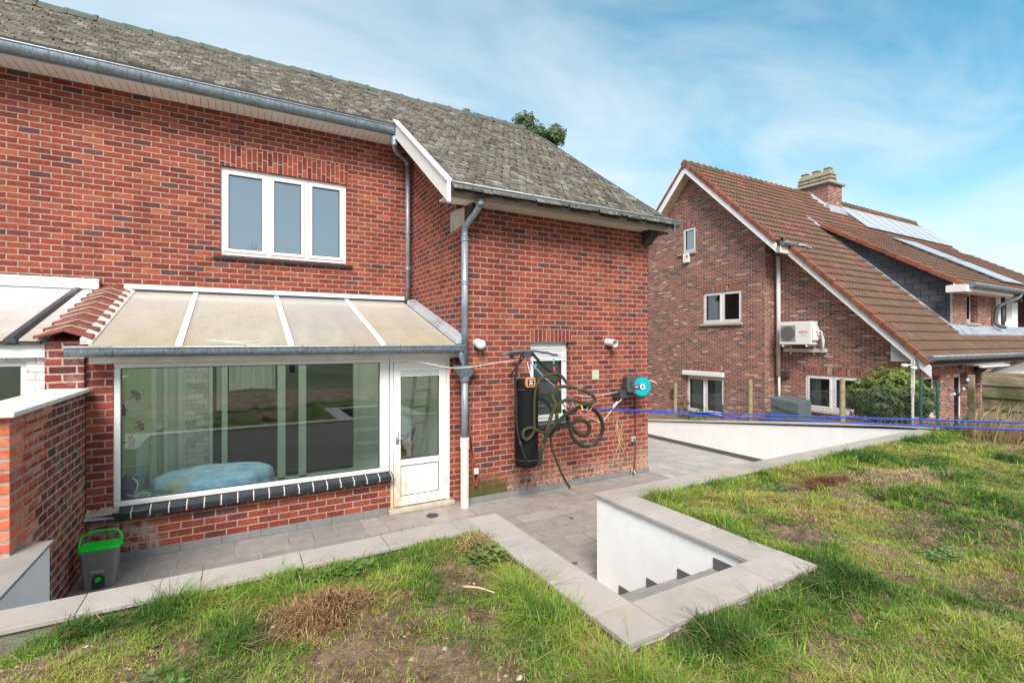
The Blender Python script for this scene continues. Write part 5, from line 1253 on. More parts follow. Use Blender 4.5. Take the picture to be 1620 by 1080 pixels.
# lead work
m = MB(); c = .7071
y = 5.72
while y < 9.45:
    y2 = y+.6; w0 = .22; m.hexa([(DX-w0, y, ZN(y)+.035), (DX+.0, y, ZN(y)+.035), (DX+.0, y2, ZN(y2)+.035), (DX-w0, y2, ZN(y2)+.035)], [(DX-w0, y, ZN(y)+.060), (DX+.0, y, ZN(y)+.13), (DX+.0, y2, ZN(y2)+.13), (DX-w0, y2, ZN(y2)+.060)]); y = y2+.002
m.hexa([(DX-.2, 5.50, ZN(5.50)+.045), (31, 5.50, ZN(5.50)+.045), (31, 5.855, 2.93), (DX-.2, 5.855, 2.93)], [(DX-.2, 5.50, ZN(5.50)+.055), (31, 5.50, ZN(5.50)+.055), (31, 5.855, 2.945), (DX-.2, 5.855, 2.945)])
m.build('lead_flashing', M['lead'], nh)
# dormer pipe and eaves pipe
M['pipe_dark'] = plain('dark_grey_pipe', (.10,.115,.12), .45, .15)
m = MB(); m.tube(spline([(21.6, 5.36, 3.96), (21.5, 5.4, 3.82), (21.0, 5.62, 3.62), (20.9, 5.72, 3.45), (20.9, 5.76, 3.1), (20.95, 5.70, 2.95), (21.2, 5.62, 2.90)], 6), .055, 10); m.tube([(21.4, 5.72, 3.9), (21.4, 5.72, 2.9)], .05, 10); m.build('dormer_pipe', M['pipe_dark'], nh, smooth=True)
m = MB(); m.tube(spline([(21.6, 5.0, 2.04), (21.3, 5.05, 1.95), (19.4, 5.35, 1.62), (19.15, 5.38, 1.50), (19.1, 5.38, 1.0), (19.1, 5.38, -.4)], 6), .06, 10); m.build('downpipe', M['pipe_dark'], nh, smooth=True)
m = MB(); m.box(17.0, 19.2, 5.10, 5.28, 1.80, 1.90); m.box(17.3, 19.3, 5.0, 5.10, 1.74, 1.80); m.build('awning_cassette', plain('pale_awning', (.60,.57,.54), .5, .08), nh, bevel=.02)
# chimney
cx0, cx1, cy0, cy1 = 21.3, 22.35, 10.95, 12.45; ztop = onX(1296, 293, cx0)[2]
m = MB(); m.box(cx0, cx1, cy0, cy1, 7.2, ztop); ch = m.build('chimney', M['brick_nb'], nh)
m = MB(); m.box(cx0-.12, cx1+.12, cy0-.12, cy1+.12, ztop+.001, ztop+.10); m.build('cap', M['sillstone'], ch, bevel=.02)
M['pot'] = plain('weathered_buff_pots', (.26,.215,.15), .9, .25, 9., .4)
for k in range(3):
    yc = cy0+.28+k*.47; xc = (cx0+cx1)/2; z = ztop+.10
    m = MB()
    for (r0, r1, za, zb) in ((.24, .24, 0, .14), (.21, .21, .14, .20), (.25, .22, .20, .30), (.20, .20, .30, .36), (.24, .20, .36, .42), (.20, .11, .42, .64), (.14, .14, .64, .68)):
        m.hexa([(xc-r0, yc-r0*.95, z+za), (xc+r0, yc-r0*.95, z+za), (xc+r0, yc+r0*.95, z+za), (xc-r0, yc+r0*.95, z+za)], [(xc-r1, yc-r1*.95, z+zb-.002), (xc+r1, yc-r1*.95, z+zb-.002), (xc+r1, yc+r1*.95, z+zb-.002), (xc-r1, yc+r1*.95, z+zb-.002)])
    m.build('chimney_pot', M['pot'], ch)
m = MB(); m.hexa([(cx0-.14, cy0-.25, ZN(cy0-.25)+.05), (cx1+.2, cy0-.25, ZN(cy0-.25)+.05), (cx1+.2, cy0, ZN(cy0)+.05), (cx0-.14, cy0, ZN(cy0)+.05)], [(cx0-.14, cy0-.25, ZN(cy0-.25)+.07), (cx1+.2, cy0-.25, ZN(cy0-.25)+.07), (cx1+.2, cy0-.001, ZN(cy0)+.25), (cx0-.14, cy0-.001, ZN(cy0)+.25)])
m.hexa([(cx0-.22, cy0-.2, ZN(cy0-.2)+.05), (cx0, cy0-.2, ZN(cy0-.2)+.05), (cx0, YR, ZRD+.05), (cx0-.22, YR, ZRD+.05)], [(cx0-.22, cy0-.2, ZN(cy0-.2)+.07), (cx0-.001, cy0-.2, ZN(cy0-.2)+.2), (cx0-.001, YR, ZRD+.2), (cx0-.22, YR, ZRD+.07)])
m.build('flashing', M['lead'], ch)
# solar panels
pm_ = NT('solar_glass'); x, y, z = pm_.sep(pm_.pos())
M['solar'] = glassy('solar_glass_painted_glare', (.42,.42,.44), .10, (.95,.93,.92), .35, .2)  # pale grey base paints in the glare of reflected sky
sp = None; k = 0
M['pf'] = plain('dark_panel_frame', (.16,.165,.175), .4)
def panel(ox, oy, zf, sl, w, l, label):
    t = thing('solar_panel', (ox, oy, zf(oy)+.14), label, 'solar panel', 'solar panels on the neighbouring roof'); c = 1/math.sqrt(1+sl*sl)
    A = lambda u, v, h: (ox+u, oy+v*c-h*sl*c, zf(oy)+.14+v*sl*c+h*c)
    m = MB(); m.hexa([A(.02, .02, 0), A(w-.02, .02, 0), A(w-.02, l-.02, 0), A(.02, l-.02, 0)], [A(.02, .02, .03), A(w-.02, .02, .03), A(w-.02, l-.02, .03), A(.02, l-.02, .03)]); m.build('glass', M['solar'], t)
    m = MB()
    for (a, b, c_, d_) in ((0, w, 0, .02), (0, w, l-.02, l), (0, .02, .02, l-.02), (w-.02, w, .02, l-.02)): m.hexa([A(a, c_, -.01), A(b, c_, -.01), A(b, d_, -.01), A(a, d_, -.01)], [A(a, c_, .035), A(b, c_, .035), A(b, d_, .035), A(a, d_, .035)])
    m.build('frame', M['pf'], t); return t
p0 = panel(22.45, 10.03, ZN, 1.0, 1.02, 1.68, 'tall dark solar panel in the upper row on the neighbouring roof, just right of the chimney')
for i in range(1, 8): dup(p0, (22.45+1.04*i, 10.03, ZN(10.03)+.14), 'tall dark solar panel in the upper row on the neighbouring roof')
p0['label'] = 'tall dark solar panel in the upper row, the one next to the chimney'
p1 = panel(22.2, 5.9, ZD, .65, 1.02, 1.9, 'glaring solar panel on the roof of the slate-hung dormer')
for i in range(0, 2):
    for j in range(2):
        if i or j: dup(p1, (22.2+1.04*i, 5.9+1.64*j, ZD(5.9+1.64*j)+.14), 'glaring solar panel on the roof of the slate-hung dormer')
# white house beyond
wh = thing('white_house', (25., 7., -.4), 'white rendered house joined to the far end of the brown brick house', 'house')
T = TS(0, 5.86, 0)
wall_cells(T, 21.32, 23.3, 2.66, 4.05, [(22.05, 22.75, 3.02, 3.93)], .3).build('dormer_wall', M['render'], wh)
window(wh, T, 22.05, 22.75, 3.02, 3.93, 1, rec=.12, sash=.05, pane=M['pane_sky'])
m = MB(); m.box(19.3, 30, 5.5, 5.8, -.8, 2.12); m.build('wall', M['render'], wh)
m = MB(); m.box(23.32, 23.5, 5.9, 8, 2.9, 4.2); m.build('dormer_cheek', plain('brown_cladding', (.16,.10,.07), .8), wh)
m = MB(); m.box(22.9, 23.05, 5.68, 5.85, 3.78, 3.88); m.build('wall_lamp', M['steel_dark'], wh)

# ------------------------------------------------------------------ things on and by the neighbour's house
ac = thing('air_conditioner', (14.2, 8.2, 2.3), 'white outdoor air conditioning unit bracketed to the brown brick gable', 'air conditioner')
X0, X1 = 14.02, 14.36; ya, yb_ = 8.58, 7.66; za, zb = 2.36, 3.02
m = MB(); m.box(X0, X1, yb_, ya, za, zb); m.build('casing', plain('cream_casing', (.74,.70,.66), .45, .02), ac, bevel=.015)
m = MB(); m.box(X0-.006, X0+.01, 8.10, 8.545, za+.09, zb-.10); m.build('grille_panel', plain('grille_grey', (.27,.26,.25), .5), ac)
m = MB(); fc = (X0-.012, 8.315, (za+zb)/2)
m.lathe(fc, [(.0, 0), (.205, 0), (.205, .006), (0, .006)], 32, 'x'); fg = m.build('fan_guard', plain('fan_grey', (.085,.09,.085), .5), ac)
m = MB()
for k in range(-7, 8):
    h = math.sqrt(.205**2-(k*.027)**2); m.box(fc[0]-.010, fc[0]-.004, fc[1]+k*.027-.003, fc[1]+k*.027+.003, fc[2]-h, fc[2]+h)
for r in (.07, .14, .205): m.tube([(fc[0]-.006, fc[1]+r*math.cos(a*.196), fc[2]+r*math.sin(a*.196)) for a in range(32)], .004, 5, closed=True)
m.build('guard_wires', plain('wire_grey', (.22,.22,.21), .5), fg)
m = MB(); m.box(X0+.02, X0+.30, yb_-.06, yb_-.001, za+.12, zb-.16); m.build('valve_cover', M['upvc'], ac, bevel=.01)
m = MB()
for k in range(3): m.tube(spline([(14.15+.06*k, yb_-.07, 2.75-.1*k), (14.2+.05*k, yb_-.18, 2.72-.1*k), (14.25+.03*k, yb_-.17, 2.50-.1*k), (14.36, yb_-.10, 2.30-.05*k)], 6), .018, 8)
m.build('hoses', M['upvc'], ac, smooth=True)
m = MB()
for y in (8.48, 7.80): m.box(X0, 14.449, y-.02, y+.02, za-.06, za-.01); m.hexa([(14.42, y-.02, za-.3), (14.449, y-.02, za-.3), (14.449, y+.02, za-.3), (14.42, y+.02, za-.3)], [(14.42, y-.02, za-.06), (14.449, y-.02, za-.06), (14.449, y+.02, za-.06), (14.42, y+.02, za-.06)])
m.build('bracket', M['upvc'], ac)
m = MB(); m.box(14.36, 14.449, 7.45, 8.66, za-.22, za-.12); m.build('pipe_duct', M['pipe_pale'], ac, bevel=.008)
def text(s, size, loc, rot, mat, parent, name='lettering', ext=.002, bold=False):
    cu = bpy.data.curves.new(name, 'FONT'); cu.body = s; cu.size = size; cu.extrude = ext; cu.align_x = 'CENTER'; cu.align_y = 'CENTER'
    if bold: cu.offset = size*.02
    o = bpy.data.objects.new(name, cu); COL.objects.link(o); dg = bpy.context.evaluated_depsgraph_get(); me = bpy.data.meshes.new_from_object(o.evaluated_get(dg)); bpy.data.objects.remove(o)
    o = bpy.data.objects.new(name, me); COL.objects.link(o); me.materials.clear(); me.materials.append(mat); o.parent = parent; q = ORG[parent.name]
    o.location = (loc[0]-q[0], loc[1]-q[1], loc[2]-q[2]); o.rotation_euler = rot; ORG[o.name] = q; return o
red = plain('red_print', (.62,.22,.26), .5); teal = plain('teal_print', (.35,.55,.58), .5)
text('FUJITSU', .075, (X0-.004, 7.87, 2.72), (rad(90), 0, rad(-90)), red, ac, bold=True)
m = MB(); m.box(X0-.004, X0-.0005, 7.77, 7.96, 2.63, 2.637); m.box(X0-.004, X0-.0005, 7.78, 7.93, 2.60, 2.606); m.build('label_lines', teal, ac)
al = thing('alarm_box', (13.95, 11.9, 5.5), 'small white alarm box with a red emblem below the attic window', 'alarm')
m = MB(); m.box(13.90, 13.999, 11.82, 12.06, 5.26, 5.58); m.build('case', M['upvc'], al, bevel=.01)
m = MB(); m.lathe((13.897, 11.88, 5.47), [(0, 0), (.045, 0), (.045, .002), (0, .002)], 16, 'x'); m.box(13.896, 13.899, 11.872, 11.888, 5.38, 5.44); m.box(13.896, 13.899, 11.96, 12.02, 5.395, 5.41); m.build('emblem', plain('alarm_red', (.55,.03,.03), .4), al)
tb = thing('covered_crate', (13.8, 8.1, .1), 'low box under a taut grey-green tarpaulin against the brown brick gable', 'tarpaulin')
m = MB(); m.hexa([(13.45, 7.68, -.2), (14.1, 7.68, -.2), (14.1, 8.52, -.2), (13.45, 8.52, -.2)], [(13.47, 7.70, .74), (14.1, 7.70, .80), (14.1, 8.5, .86), (13.47, 8.5, .84)]); m.build('tarpaulin', plain('grey_green_tarp', (.085,.12,.125), .45, .25, 7., .5), tb, bevel=.02)
m = MB(); m.tube([(13.44, 8.54, .66), (13.44, 8.1, .52), (13.44, 7.66, .44)], .012, 6); m.build('strap', M['steel_dark'], tb)
sl_ = thing('security_light', (18.0, 5.3, 1.7), 'black floodlight angled out from the rear wall beside the white awning case', 'lamp')
m = MB(); m.hexa([(18.0, 5.20, 1.60), (18.45, 5.20, 1.60), (18.45, 5.35, 1.55), (18.0, 5.35, 1.55)], [(18.05, 5.14, 1.70), (18.5, 5.14, 1.70), (18.5, 5.32, 1.75), (18.05, 5.32, 1.75)]); m.build('housing', M['steel_dark'], sl_); m = MB(); m.box(18.2, 18.3, 5.32, 5.449, 1.6, 1.7); m.build('arm', M['steel_dark'], sl_)
m = MB(); m.hexa([(18.0, 5.193, 1.61), (18.45, 5.193, 1.61), (18.49, 5.135, 1.69), (18.05, 5.135, 1.69)], [(18.0, 5.19, 1.615), (18.45, 5.19, 1.615), (18.49, 5.13, 1.695), (18.05, 5.13, 1.695)]); m.build('lens', M['upvc'], sl_)
cb = thing('wall_camera', (16.6, 5.3, 1.85), 'dark camera bracket under the lower eaves of the brown brick house', 'camera')
m = MB(); m.lathe((16.5, 5.2, 1.78), [(.02, .12), (.06, .08), (.07, 0), (.04, -.05), (0, -.06)], 12); m.build('dome', M['steel_dark'], cb); m = MB(); m.box(16.3, 16.8, 5.18, 5.449, 1.88, 1.93); m.build('arm', M['steel_dark'], cb)

# ------------------------------------------------------------------ fence line
M['post'] = plain('weathered_round_post', (.26,.22,.13), .9, .25, 9., .5)
def zfence(y): return float(np.clip(.93-.1245*(y-3.95), -.4, .93))
lab = ['leaning wooden fence post nearest the brick house wing', 'wooden fence post left of the grey-green tarpaulin', 'wooden fence post at the left side of the leafy shrub']
for i, (y, zt_) in enumerate(((9.73, 1.28), (7.40, 1.52), (5.33, 1.68))):
    m = MB(); m.tube([(10.9, y, zfence(y)-.3), (10.9+.02, y+.01, zt_-.05), (10.9+.02, y+.01, zt_)], lambda k, t: (.055, .05, .042)[k], 12)
    tag(m.build('fence_post', M['post'], None, (10.9, y, zfence(y)), smooth=False), lab[i], 'post', 'posts of the wire fence')
cf = thing('wire_fence', (10.9, 7., .5), 'sagging grey diamond wire mesh strung between the wooden posts', 'fence')
m = MB(); wr = .0016
def wire(a, b, r=wr):
    a = Vector(a); b = Vector(b); d = (b-a).normalized(); s = Vector((r, 0, 0)); t_ = d.cross(s).normalized()*r
    i = [m.av(a+s), m.av(a-s*.5+t_), m.av(a-s*.5-t_)]; j = [m.av(b+s), m.av(b-s*.5+t_), m.av(b-s*.5-t_)]
    for k in range(3): k2 = (k+1) % 3; m.face([i[k], i[k2], j[k2], j[k]])
y = 3.4; ph = .62; stp = .075
def zbase(y): return zfence(y)+.06
while y < 10.6:
    for sg in (1, -1):
        ya_, yb2 = y, y+sg*ph
        if 3.4 <= yb2 <= 10.6: wire((10.92, ya_, zbase(ya_)), (10.92, yb2, zbase(yb2)+ph))
    y += stp
m.build('mesh', plain('galvanised_wire', (.24,.25,.24), .5, .1, metal=.4), cf)
m = MB(); m.tube([(10.92, yy, zbase(yy)+ph) for yy in np.arange(3.4, 10.7, .6)], .003, 5); m.tube([(10.92, yy, zbase(yy)+.02) for yy in np.arange(3.4, 10.7, .6)], .003, 5); m.build('strand', plain('fence_strand', (.22,.24,.23), .5), cf)
M['green_metal'] = plain('green_coated_metal', (.015,.085,.06), .45, .1)
gl_ = ['green metal fence post in front of the rear window of the brown house', 'green metal fence post right of the camera pole', 'short green metal post by the pale patio window']
for i, (px_, py_, pz) in enumerate(((1457, 595, 675), (1483, 603, 680), (1143, 640, 660))):
    a = onX(px_, py_, 11.0); b = onX(px_, pz, 11.0); m = MB(); m.cyl(b, a, .024, 10)
    tag(m.build('metal_post', M['green_metal'], None, b, smooth=False), gl_[i], 'post', 'green metal posts')
m = MB(); a = onX(1500, 690, 10.6); b = onX(1548, 640, 10.9); m.cyl(a, b, .022, 10); tag(m.build('metal_brace', M['green_metal'], None, a), 'green metal brace leaning across the dry stalks', 'post')
cp = thing('camera_pole', (10.95, 4.14, .9), 'thin pole with white cameras and a tilted solar panel rising from the leafy shrub', 'camera')
m = MB(); m.box(10.93, 10.96, 4.12, 4.17, 1.45, 2.10); m.cyl((10.95, 4.15, .85), (10.95, 4.15, 1.5), .022, 10); m.build('pole', M['pipe_pale'], cp)
for (px_, py_, nm) in ((1431, 578, 0), (1446, 582, 1)):
    c0 = onX(px_, py_, 10.85); m = MB(); m.lathe(c0, [(.0, -.05), (.03, -.045), (.036, .0), (.032, .045), (0, .05)], 12, 'y'); m.cyl(c0, (10.95, 4.14, c0[2]+.02), .012, 8); m.build('camera', M['upvc'], cp, smooth=True)
a = onX(1446, 567, 10.9); m = MB(); m.hexa([onX(1447, 568, 10.90), onX(1451, 566, 10.85), onX(1456, 583, 10.80), onX(1451, 585, 10.85)], [onX(1447, 568, 10.93), onX(1451, 566, 10.88), onX(1456, 583, 10.83), onX(1451, 585, 10.88)]); m.build('solar_panel', plain('grey_blue_panel', (.22,.24,.32), .3), cp)
wfn = thing('board_fence', (11., 2.5, .9), 'weathered green-stained board fence at the right edge', 'fence')
m = MB(); rr = random.Random(2)
wb = NT('weathered_boards'); x, y, z = wb.sep(wb.pos()); n = wb.noise(6., 6., .7, wb.scalev(wb.pos(), 1., .4, 3.))
c = wb.mix(wb.rng(n, .35, .65), (.15,.11,.07), (.36,.30,.21)); c = wb.mix(wb.math('MULTIPLY', wb.rng(wb.noise(2.2, 5.), .4, .6), wb.rng(z, 1.95, 1.6)), c, (.075,.085,.030)); M['boards'] = wb.finish(c, .9, wb.bump(n, .8, .03))
for k in range(5):
    z = 1.93-.20*k; j = rr.uniform(-.02, .02)
    m.hexa([(10.955, -1.0, z-.215+j*.2), (10.985, -1.0, z-.215+j*.2), (10.985, 3.19, z-.215), (10.955, 3.19, z-.215)], [(10.985, -1., z), (11.0, -1., z), (11.0, 3.19, z), (10.985, 3.19, z)])
m.build('boards', M['boards'], wfn)
m = MB(); m.box(10.90, 10.95, 3.27, 3.36, .7, 1.88); m.build('post', M['boards'], wfn, bevel=.01)
m = MB(); m.box(10.90, 11.02, .9, 1.02, .7, 1.95); m.build('post', M['boards'], wfn, bevel=.01)
sg_ = thing('string_lights', (10.9, 3.4, 1.5), 'short drooping string of black and white bulbs by the board fence', 'lights')
m = MB(); pts = spline([onX(1495, 608, 10.9), onX(1508, 620, 10.85), onX(1519, 621, 10.85), onX(1529, 604, 10.9), onX(1531, 598, 10.9)], 6); m.tube(pts, .006, 6); m.build('cable', M['steel_dark'], sg_)
for k, p in enumerate(pts[3::4]): m = MB(); m.lathe(tuple(p), [(.0, -.05), (.019, -.035), (.02, -.015), (.01, 0), (0, .01)], 10); m.build('bulb', M['upvc'] if k % 2 else M['steel_dark'], sg_)

# ------------------------------------------------------------------ plants
def leaf_mat(name, cols, trans=.3):
    t = NT(name); ti = t.attr('tint'); c = t.ramp(ti, cols)
    p = t.n('BsdfPrincipled', {'Base Color': c, 'Roughness': .45, 'Specular IOR Level': .4}); tr = t.n('BsdfTranslucent', {'Color': c})
    t.t.links.new(t.n('MixShader', {0: trans, 1: p.outputs[0], 2: tr.outputs[0]}).outputs[0], t.out.inputs[0]); return t.m
def crown(name, parent, blobs, n, size, mat, seed, clump=7, topyellow=0.):
    """leaf clusters spread through overlapping ellipsoids"""
    rr = random.Random(seed); m = MB(); zmin = min(b[2]-b[5] for b in blobs); zmax = max(b[2]+b[5] for b in blobs)
    for _ in range(n):
        b = rr.choice(blobs); u = Vector((rr.gauss(0, 1), rr.gauss(0, 1), rr.gauss(0, 1))).normalized(); r = rr.random()**.35*(1+.18*math.sin(u.x*7+b[0])*math.sin(u.z*6+seed))
        c0 = Vector((b[0]+u.x*b[3]*r, b[1]+u.y*b[4]*r, b[2]+u.z*b[5]*r)); t = (c0.z-zmin)/(zmax-zmin)
        base = min(.98, max(.02, rr.gauss(.35, .16)+topyellow*(t*r)**2)); ax = (u+Vector((0, 0, .5))+Vector((rr.uniform(-.5, .5), rr.uniform(-.5, .5), rr.uniform(-.3, .3)))).normalized(); o1 = ax.orthogonal().normalized(); o2 = ax.cross(o1)
        for k in range(clump):
            a = 6.283*k/clump+rr.random(); d = (o1*math.cos(a)+o2*math.sin(a)+ax*rr.uniform(-.25, .35)).normalized(); s = d.cross(ax).normalized(); L = size*rr.uniform(.7, 1.3); m.cur = min(.99, max(.01, base+rr.uniform(-.08, .08)))
            m.poly([c0, c0+d*L*.45+s*L*.2, c0+d*L+ax*(-.1*L), c0+d*L*.45-s*L*.2])
    return m.build(name, mat, parent, recalc=False)
def branches(name, parent, root, tips, r, mat, seed):
    rr = random.Random(seed); m = MB()
    for tp in tips:
        a = Vector(root); b = Vector(tp); mid = (a+b)/2+Vector((rr.uniform(-.1, .1), rr.uniform(-.1, .1), 0))*(b-a).length
        m.tube(spline([a, mid, b], 6), lambda i, t: max(r*.25, r*(1-i/14)), 6)
    return m.build(name, mat, parent, smooth=True)
M['bark'] = plain('brown_bark', (.12,.09,.06), .9, .3, 12., .6)
sh_ = thing('leafy_shrub', (11.6, 4.9, .8), 'bushy evergreen shrub with yellow-green tips behind the wire fence', 'shrub')
crown('crown', sh_, [(11.6, 4.85, 1.50, .45, .50, .42), (11.65, 4.45, 1.36, .38, .30, .36), (11.55, 5.25, 1.30, .35, .34, .34), (11.6, 4.9, 1.05, .42, .62, .34), (11.6, 4.6, 1.70, .25, .25, .2), (11.45, 4.22, 1.32, .25, .24, .34), (11.5, 4.9, 1.25, .45, .6, .35)], 2900, .075, leaf_mat('shrub_leaves', [(0,(.018,.042,.010)),(.3,(.045,.095,.018)),(.55,(.11,.17,.03)),(.8,(.20,.25,.045)),(1,(.36,.34,.06))]), 3, topyellow=.45)
branches('trunk', sh_, (11.6, 4.9, .5), [(11.6+.3*math.cos(k), 4.9+.4*math.sin(k*1.7), 1.3) for k in range(9)], .022, M['bark'], 5)
g2 = leaf_mat('creeper_leaves', [(0,(.02,.045,.012)),(.5,(.05,.10,.02)),(1,(.12,.17,.04))])
cr_ = thing('creeper', (11.3, 9.9, .4), 'thin straggly creeper climbing round the wooden post beside the brick wing', 'plant')
crown('foliage', cr_, [(11.4, 9.95, .62, .2, .30, .30), (11.5, 9.35, .45, .3, .5, .18), (11.3, 10.2, .9, .12, .12, .25)], 90, .07, g2, 8, clump=5)
branches('stem', cr_, (11.3, 9.9, .2), [(11.3, 10.1, 1.2), (11.4, 9.5, .8), (11.5, 9.1, .6)], .008, M['bark'], 3)
gc = thing('ground_ivy', (10.95, 9.0, .4), 'low green weeds trailing over the top of the white wall', 'plant')
crown('foliage', gc, [(10.85, 9.0, zfence(9.0)+.05, .18, .75, .05)], 110, .06, leaf_mat('bright_weeds', [(0,(.05,.09,.02)),(.5,(.11,.19,.04)),(1,(.22,.28,.07))]), 9, clump=5)
def tree(px_, py0, yy, sc_, seed, label, w):
    c0 = onY(px_, py0, yy); t = thing('broadleaf_tree', (c0[0], yy, -.4), label, 'tree', 'trees behind the brick house')
    bl = []
    rr = random.Random(seed)
    for k in range(7): bl.append((c0[0]+rr.uniform(-w, w), yy+rr.uniform(-w, w), c0[2]+rr.uniform(-w*.8, w*.75), w*.55, w*.55, w*.5))
    crown('crown', t, bl, int(1500*sc_), .13, leaf_mat('tree_leaves_'+str(seed), [(0,(.06,.10,.03)),(.5,(.13,.19,.06)),(1,(.26,.30,.12))]), seed, clump=5)
    m = MB(); m.tube([(c0[0], yy, -.4), (c0[0]+.1, yy, c0[2]*.5), (c0[0], yy, c0[2])], lambda i, q: (.16, .11, .05)[i], 10)
    for k in range(9): m.tube([(c0[0], yy, c0[2]-w*.8), (bl[k % 7][0], bl[k % 7][1], bl[k % 7][2]+w*.3*(k % 3))], lambda i, q: (.05, .015)[i], 6)
    m.build('trunk', M['bark'], t, smooth=True)
tree(856, 217, 17.5, 1.6, 3, 'green tree crown rising above the right end of the mossy ridge', .95)
tree(743, 192, 17.5, .5, 4, 'small tree tip just showing above the middle of the mossy ridge', .55)
def zng(x, y): return zn(x, y)
def stalks(name, label, cx, cy, rx, ry, n, hmin, hmax, cols, seed, zf):
    rr = random.Random(seed); m = MB()
    for k in range(n):
        a = rr.uniform(0, 6.283); r = math.sqrt(rr.random()); x = cx+rx*r*math.cos(a); y = cy+ry*r*math.sin(a); z = zf(x, y)-.02; h = rr.uniform(hmin, hmax)*(1-.35*r); b = rr.uniform(0, 6.283); ln = rr.uniform(.1, .9)*h
        m.cur = rr.random()*.9+.05; s = Vector((rr.choice((.003, .0055)), rr.choice((.004, .007)), 0)); p0 = Vector((x, y, z)); p1 = p0+Vector((math.cos(b)*ln*.4, math.sin(b)*ln*.4, h*.6)); p2 = p0+Vector((math.cos(b)*ln, math.sin(b)*ln, h*rr.uniform(.7, 1.)))
        m.poly([p0-s, p0+s, p1+s*.8, p1-s*.8]); m.poly([p1-s*.8, p1+s*.8, p2])
    mt = NT(name+'_stalk'); M_ = mt.finish(mt.mix(mt.attr('tint'), cols[0], cols[1]), .85, spec=.2)
    return tag(m.build(name, M_, None, (cx, cy, zf(cx, cy)), recalc=False), label, 'dry plants')
lz = lambda x, y: float(hfield(np.array(x), np.array(y))) if x < 10.7 and y < 3.65 else zn(x, y)
stalks('dry_stalks', 'tall straw-coloured dead stalks in front of the board fence', 10.55, 2.80, .30, .55, 420, .15, .95, ((.42,.30,.16), (.72,.56,.34)), 11, lz)
stalks('dry_stalks', 'brown withered weeds along the foot of the wire fence', 10.85, 6.6, .12, 3.2, 1100, .05, .22, ((.16,.10,.06), (.42,.32,.20)), 12, lambda x, y: zfence(y)-.02)
stalks('dry_stalks', 'tangle of brown stems between the shrub and the board fence', 10.7, 3.45, .25, .5, 500, .05, .30, ((.14,.09,.05), (.40,.31,.19)), 13, lz)

# a bare tree at the end of the garden behind the viewer: it shows in the upper windows
bt = thing('bare_tree', (2.6, -15., .7), 'bare winter tree mirrored in the panes of the upper three-light window', 'tree')
rr = random.Random(31); m = MB()
def grow(p, d, L, r, k):
    q = p+d*L; m.tube([p, p.lerp(q, .5)+Vector((rr.uniform(-.04, .04), rr.uniform(-.04, .04), 0))*L, q], lambda i, t: r*(1-.15*i), 5 if k < 3 else 3, caps=False)
    if k >= 6: return
    for j in range(3 if k < 4 else 2):
        nd = (d+Vector((rr.uniform(-.75, .75), rr.uniform(-.75, .75), rr.uniform(-.1, .45)))).normalized(); grow(q, nd, L*rr.uniform(.62, .82), r*.62, k+1)
grow(Vector((2.6, -15., .7)), Vector((.03, 0, 1)), 2.3, .15, 0)
m.build('trunk', M['bark'], bt, recalc=False)
# ------------------------------------------------------------------ things on the wing wall and the patio
def zm(zx, zy, Y): return onY(720+zx/4.154, 520+zy/4.154, Y)
M['black'] = plain('black_vinyl', (.006,.006,.007), .6, .25, 9., .1, spec=.2)
M['green_rope'] = None
def rope_mat(name, a, b):
    t = NT(name); n = t.noise(40., 4., .7); n2 = t.noise(5., 4.); tw = t.rng(t.attr('tint'), .30, .85)  # shade in the grooves between strands is painted into the colour
    c = t.mix(t.math('MULTIPLY', tw, t.rng(n, .2, .6, .6, 1.)), tuple(q*.35 for q in a), tuple(q*1.0 for q in b)); c = t.mix(t.rng(n2, .6, .72, 0, .5), c, (.30,.30,.20)); return t.finish(c, .85, t.bump(t.noise(160., 3.), .5, .004), spec=.2)
M['green_rope'] = rope_mat('olive_rope', (.026,.028,.014), (.085,.088,.042)); M['black_rope'] = rope_mat('black_rope', (.010,.010,.010), (.05,.05,.048)); M['dark_rope'] = rope_mat('dark_green_rope', (.013,.017,.011), (.040,.046,.028))
TW_ = (.32, 95.)
def rope(name, segs, label, mats, r):
    t = thing(name, segs[0][0], label, 'rope')
    for pts, mat, rad_ in segs_iter(segs, mats, r):
        m = MB(); p = spline(pts, 44); m.tube(p, rad_, 16, twist=(.36, 1.5/rad_)); m.build('rope_strand', mat, t, smooth=True)
    return t
def segs_iter(segs, mats, r):
    for s, mt, q in zip(segs, mats, r): yield s, mt, q
bar = thing('pull_up_bar', (3.9, 6.4, 2.3), 'curved dark grey bar with a wall bracket in front of the small shuttered window', 'exercise bar')
pts = [zm(310, 172, 6.15), zm(370, 153, 6.15), zm(470, 146, 6.15), zm(540, 148, 6.15), zm(610, 160, 6.15), zm(672, 176, 6.15)]
m = MB(); m.tube(spline(pts, 6), .020, 10); m.build('grip_bar', plain('grey_painted_steel', (.10,.125,.15), .4, .2), bar, smooth=True)
c0 = zm(475, 165, 6.15)
m = MB(); m.box(c0[0]-.07, c0[0]+.07, 6.12, 6.20, c0[2]-.05, c0[2]+.03); m.box(c0[0]-.02, c0[0]+.02, 6.20, 6.64, c0[2]-.02, c0[2]+.02); m.box(c0[0]-.03, c0[0]+.03, 6.635, 6.649, c0[2]-.06, c0[2]+.06)
m.tube([(c0[0], 6.2, c0[2]-.02), (c0[0]-.02, 6.64, c0[2]-.35)], .014, 8); m.build('wall_bracket', M['steel_dark'], bar)
bag = thing('punching_bag', (3.8, 6.25, .57), 'black punching bag hanging on chains from the curved bar', 'punching bag')
cb_ = onY(833, 600, 6.25); bx_ = cb_[0]; zb0 = onY(833, 737, 6.25)[2]; zb1 = onY(833, 600, 6.25)[2]
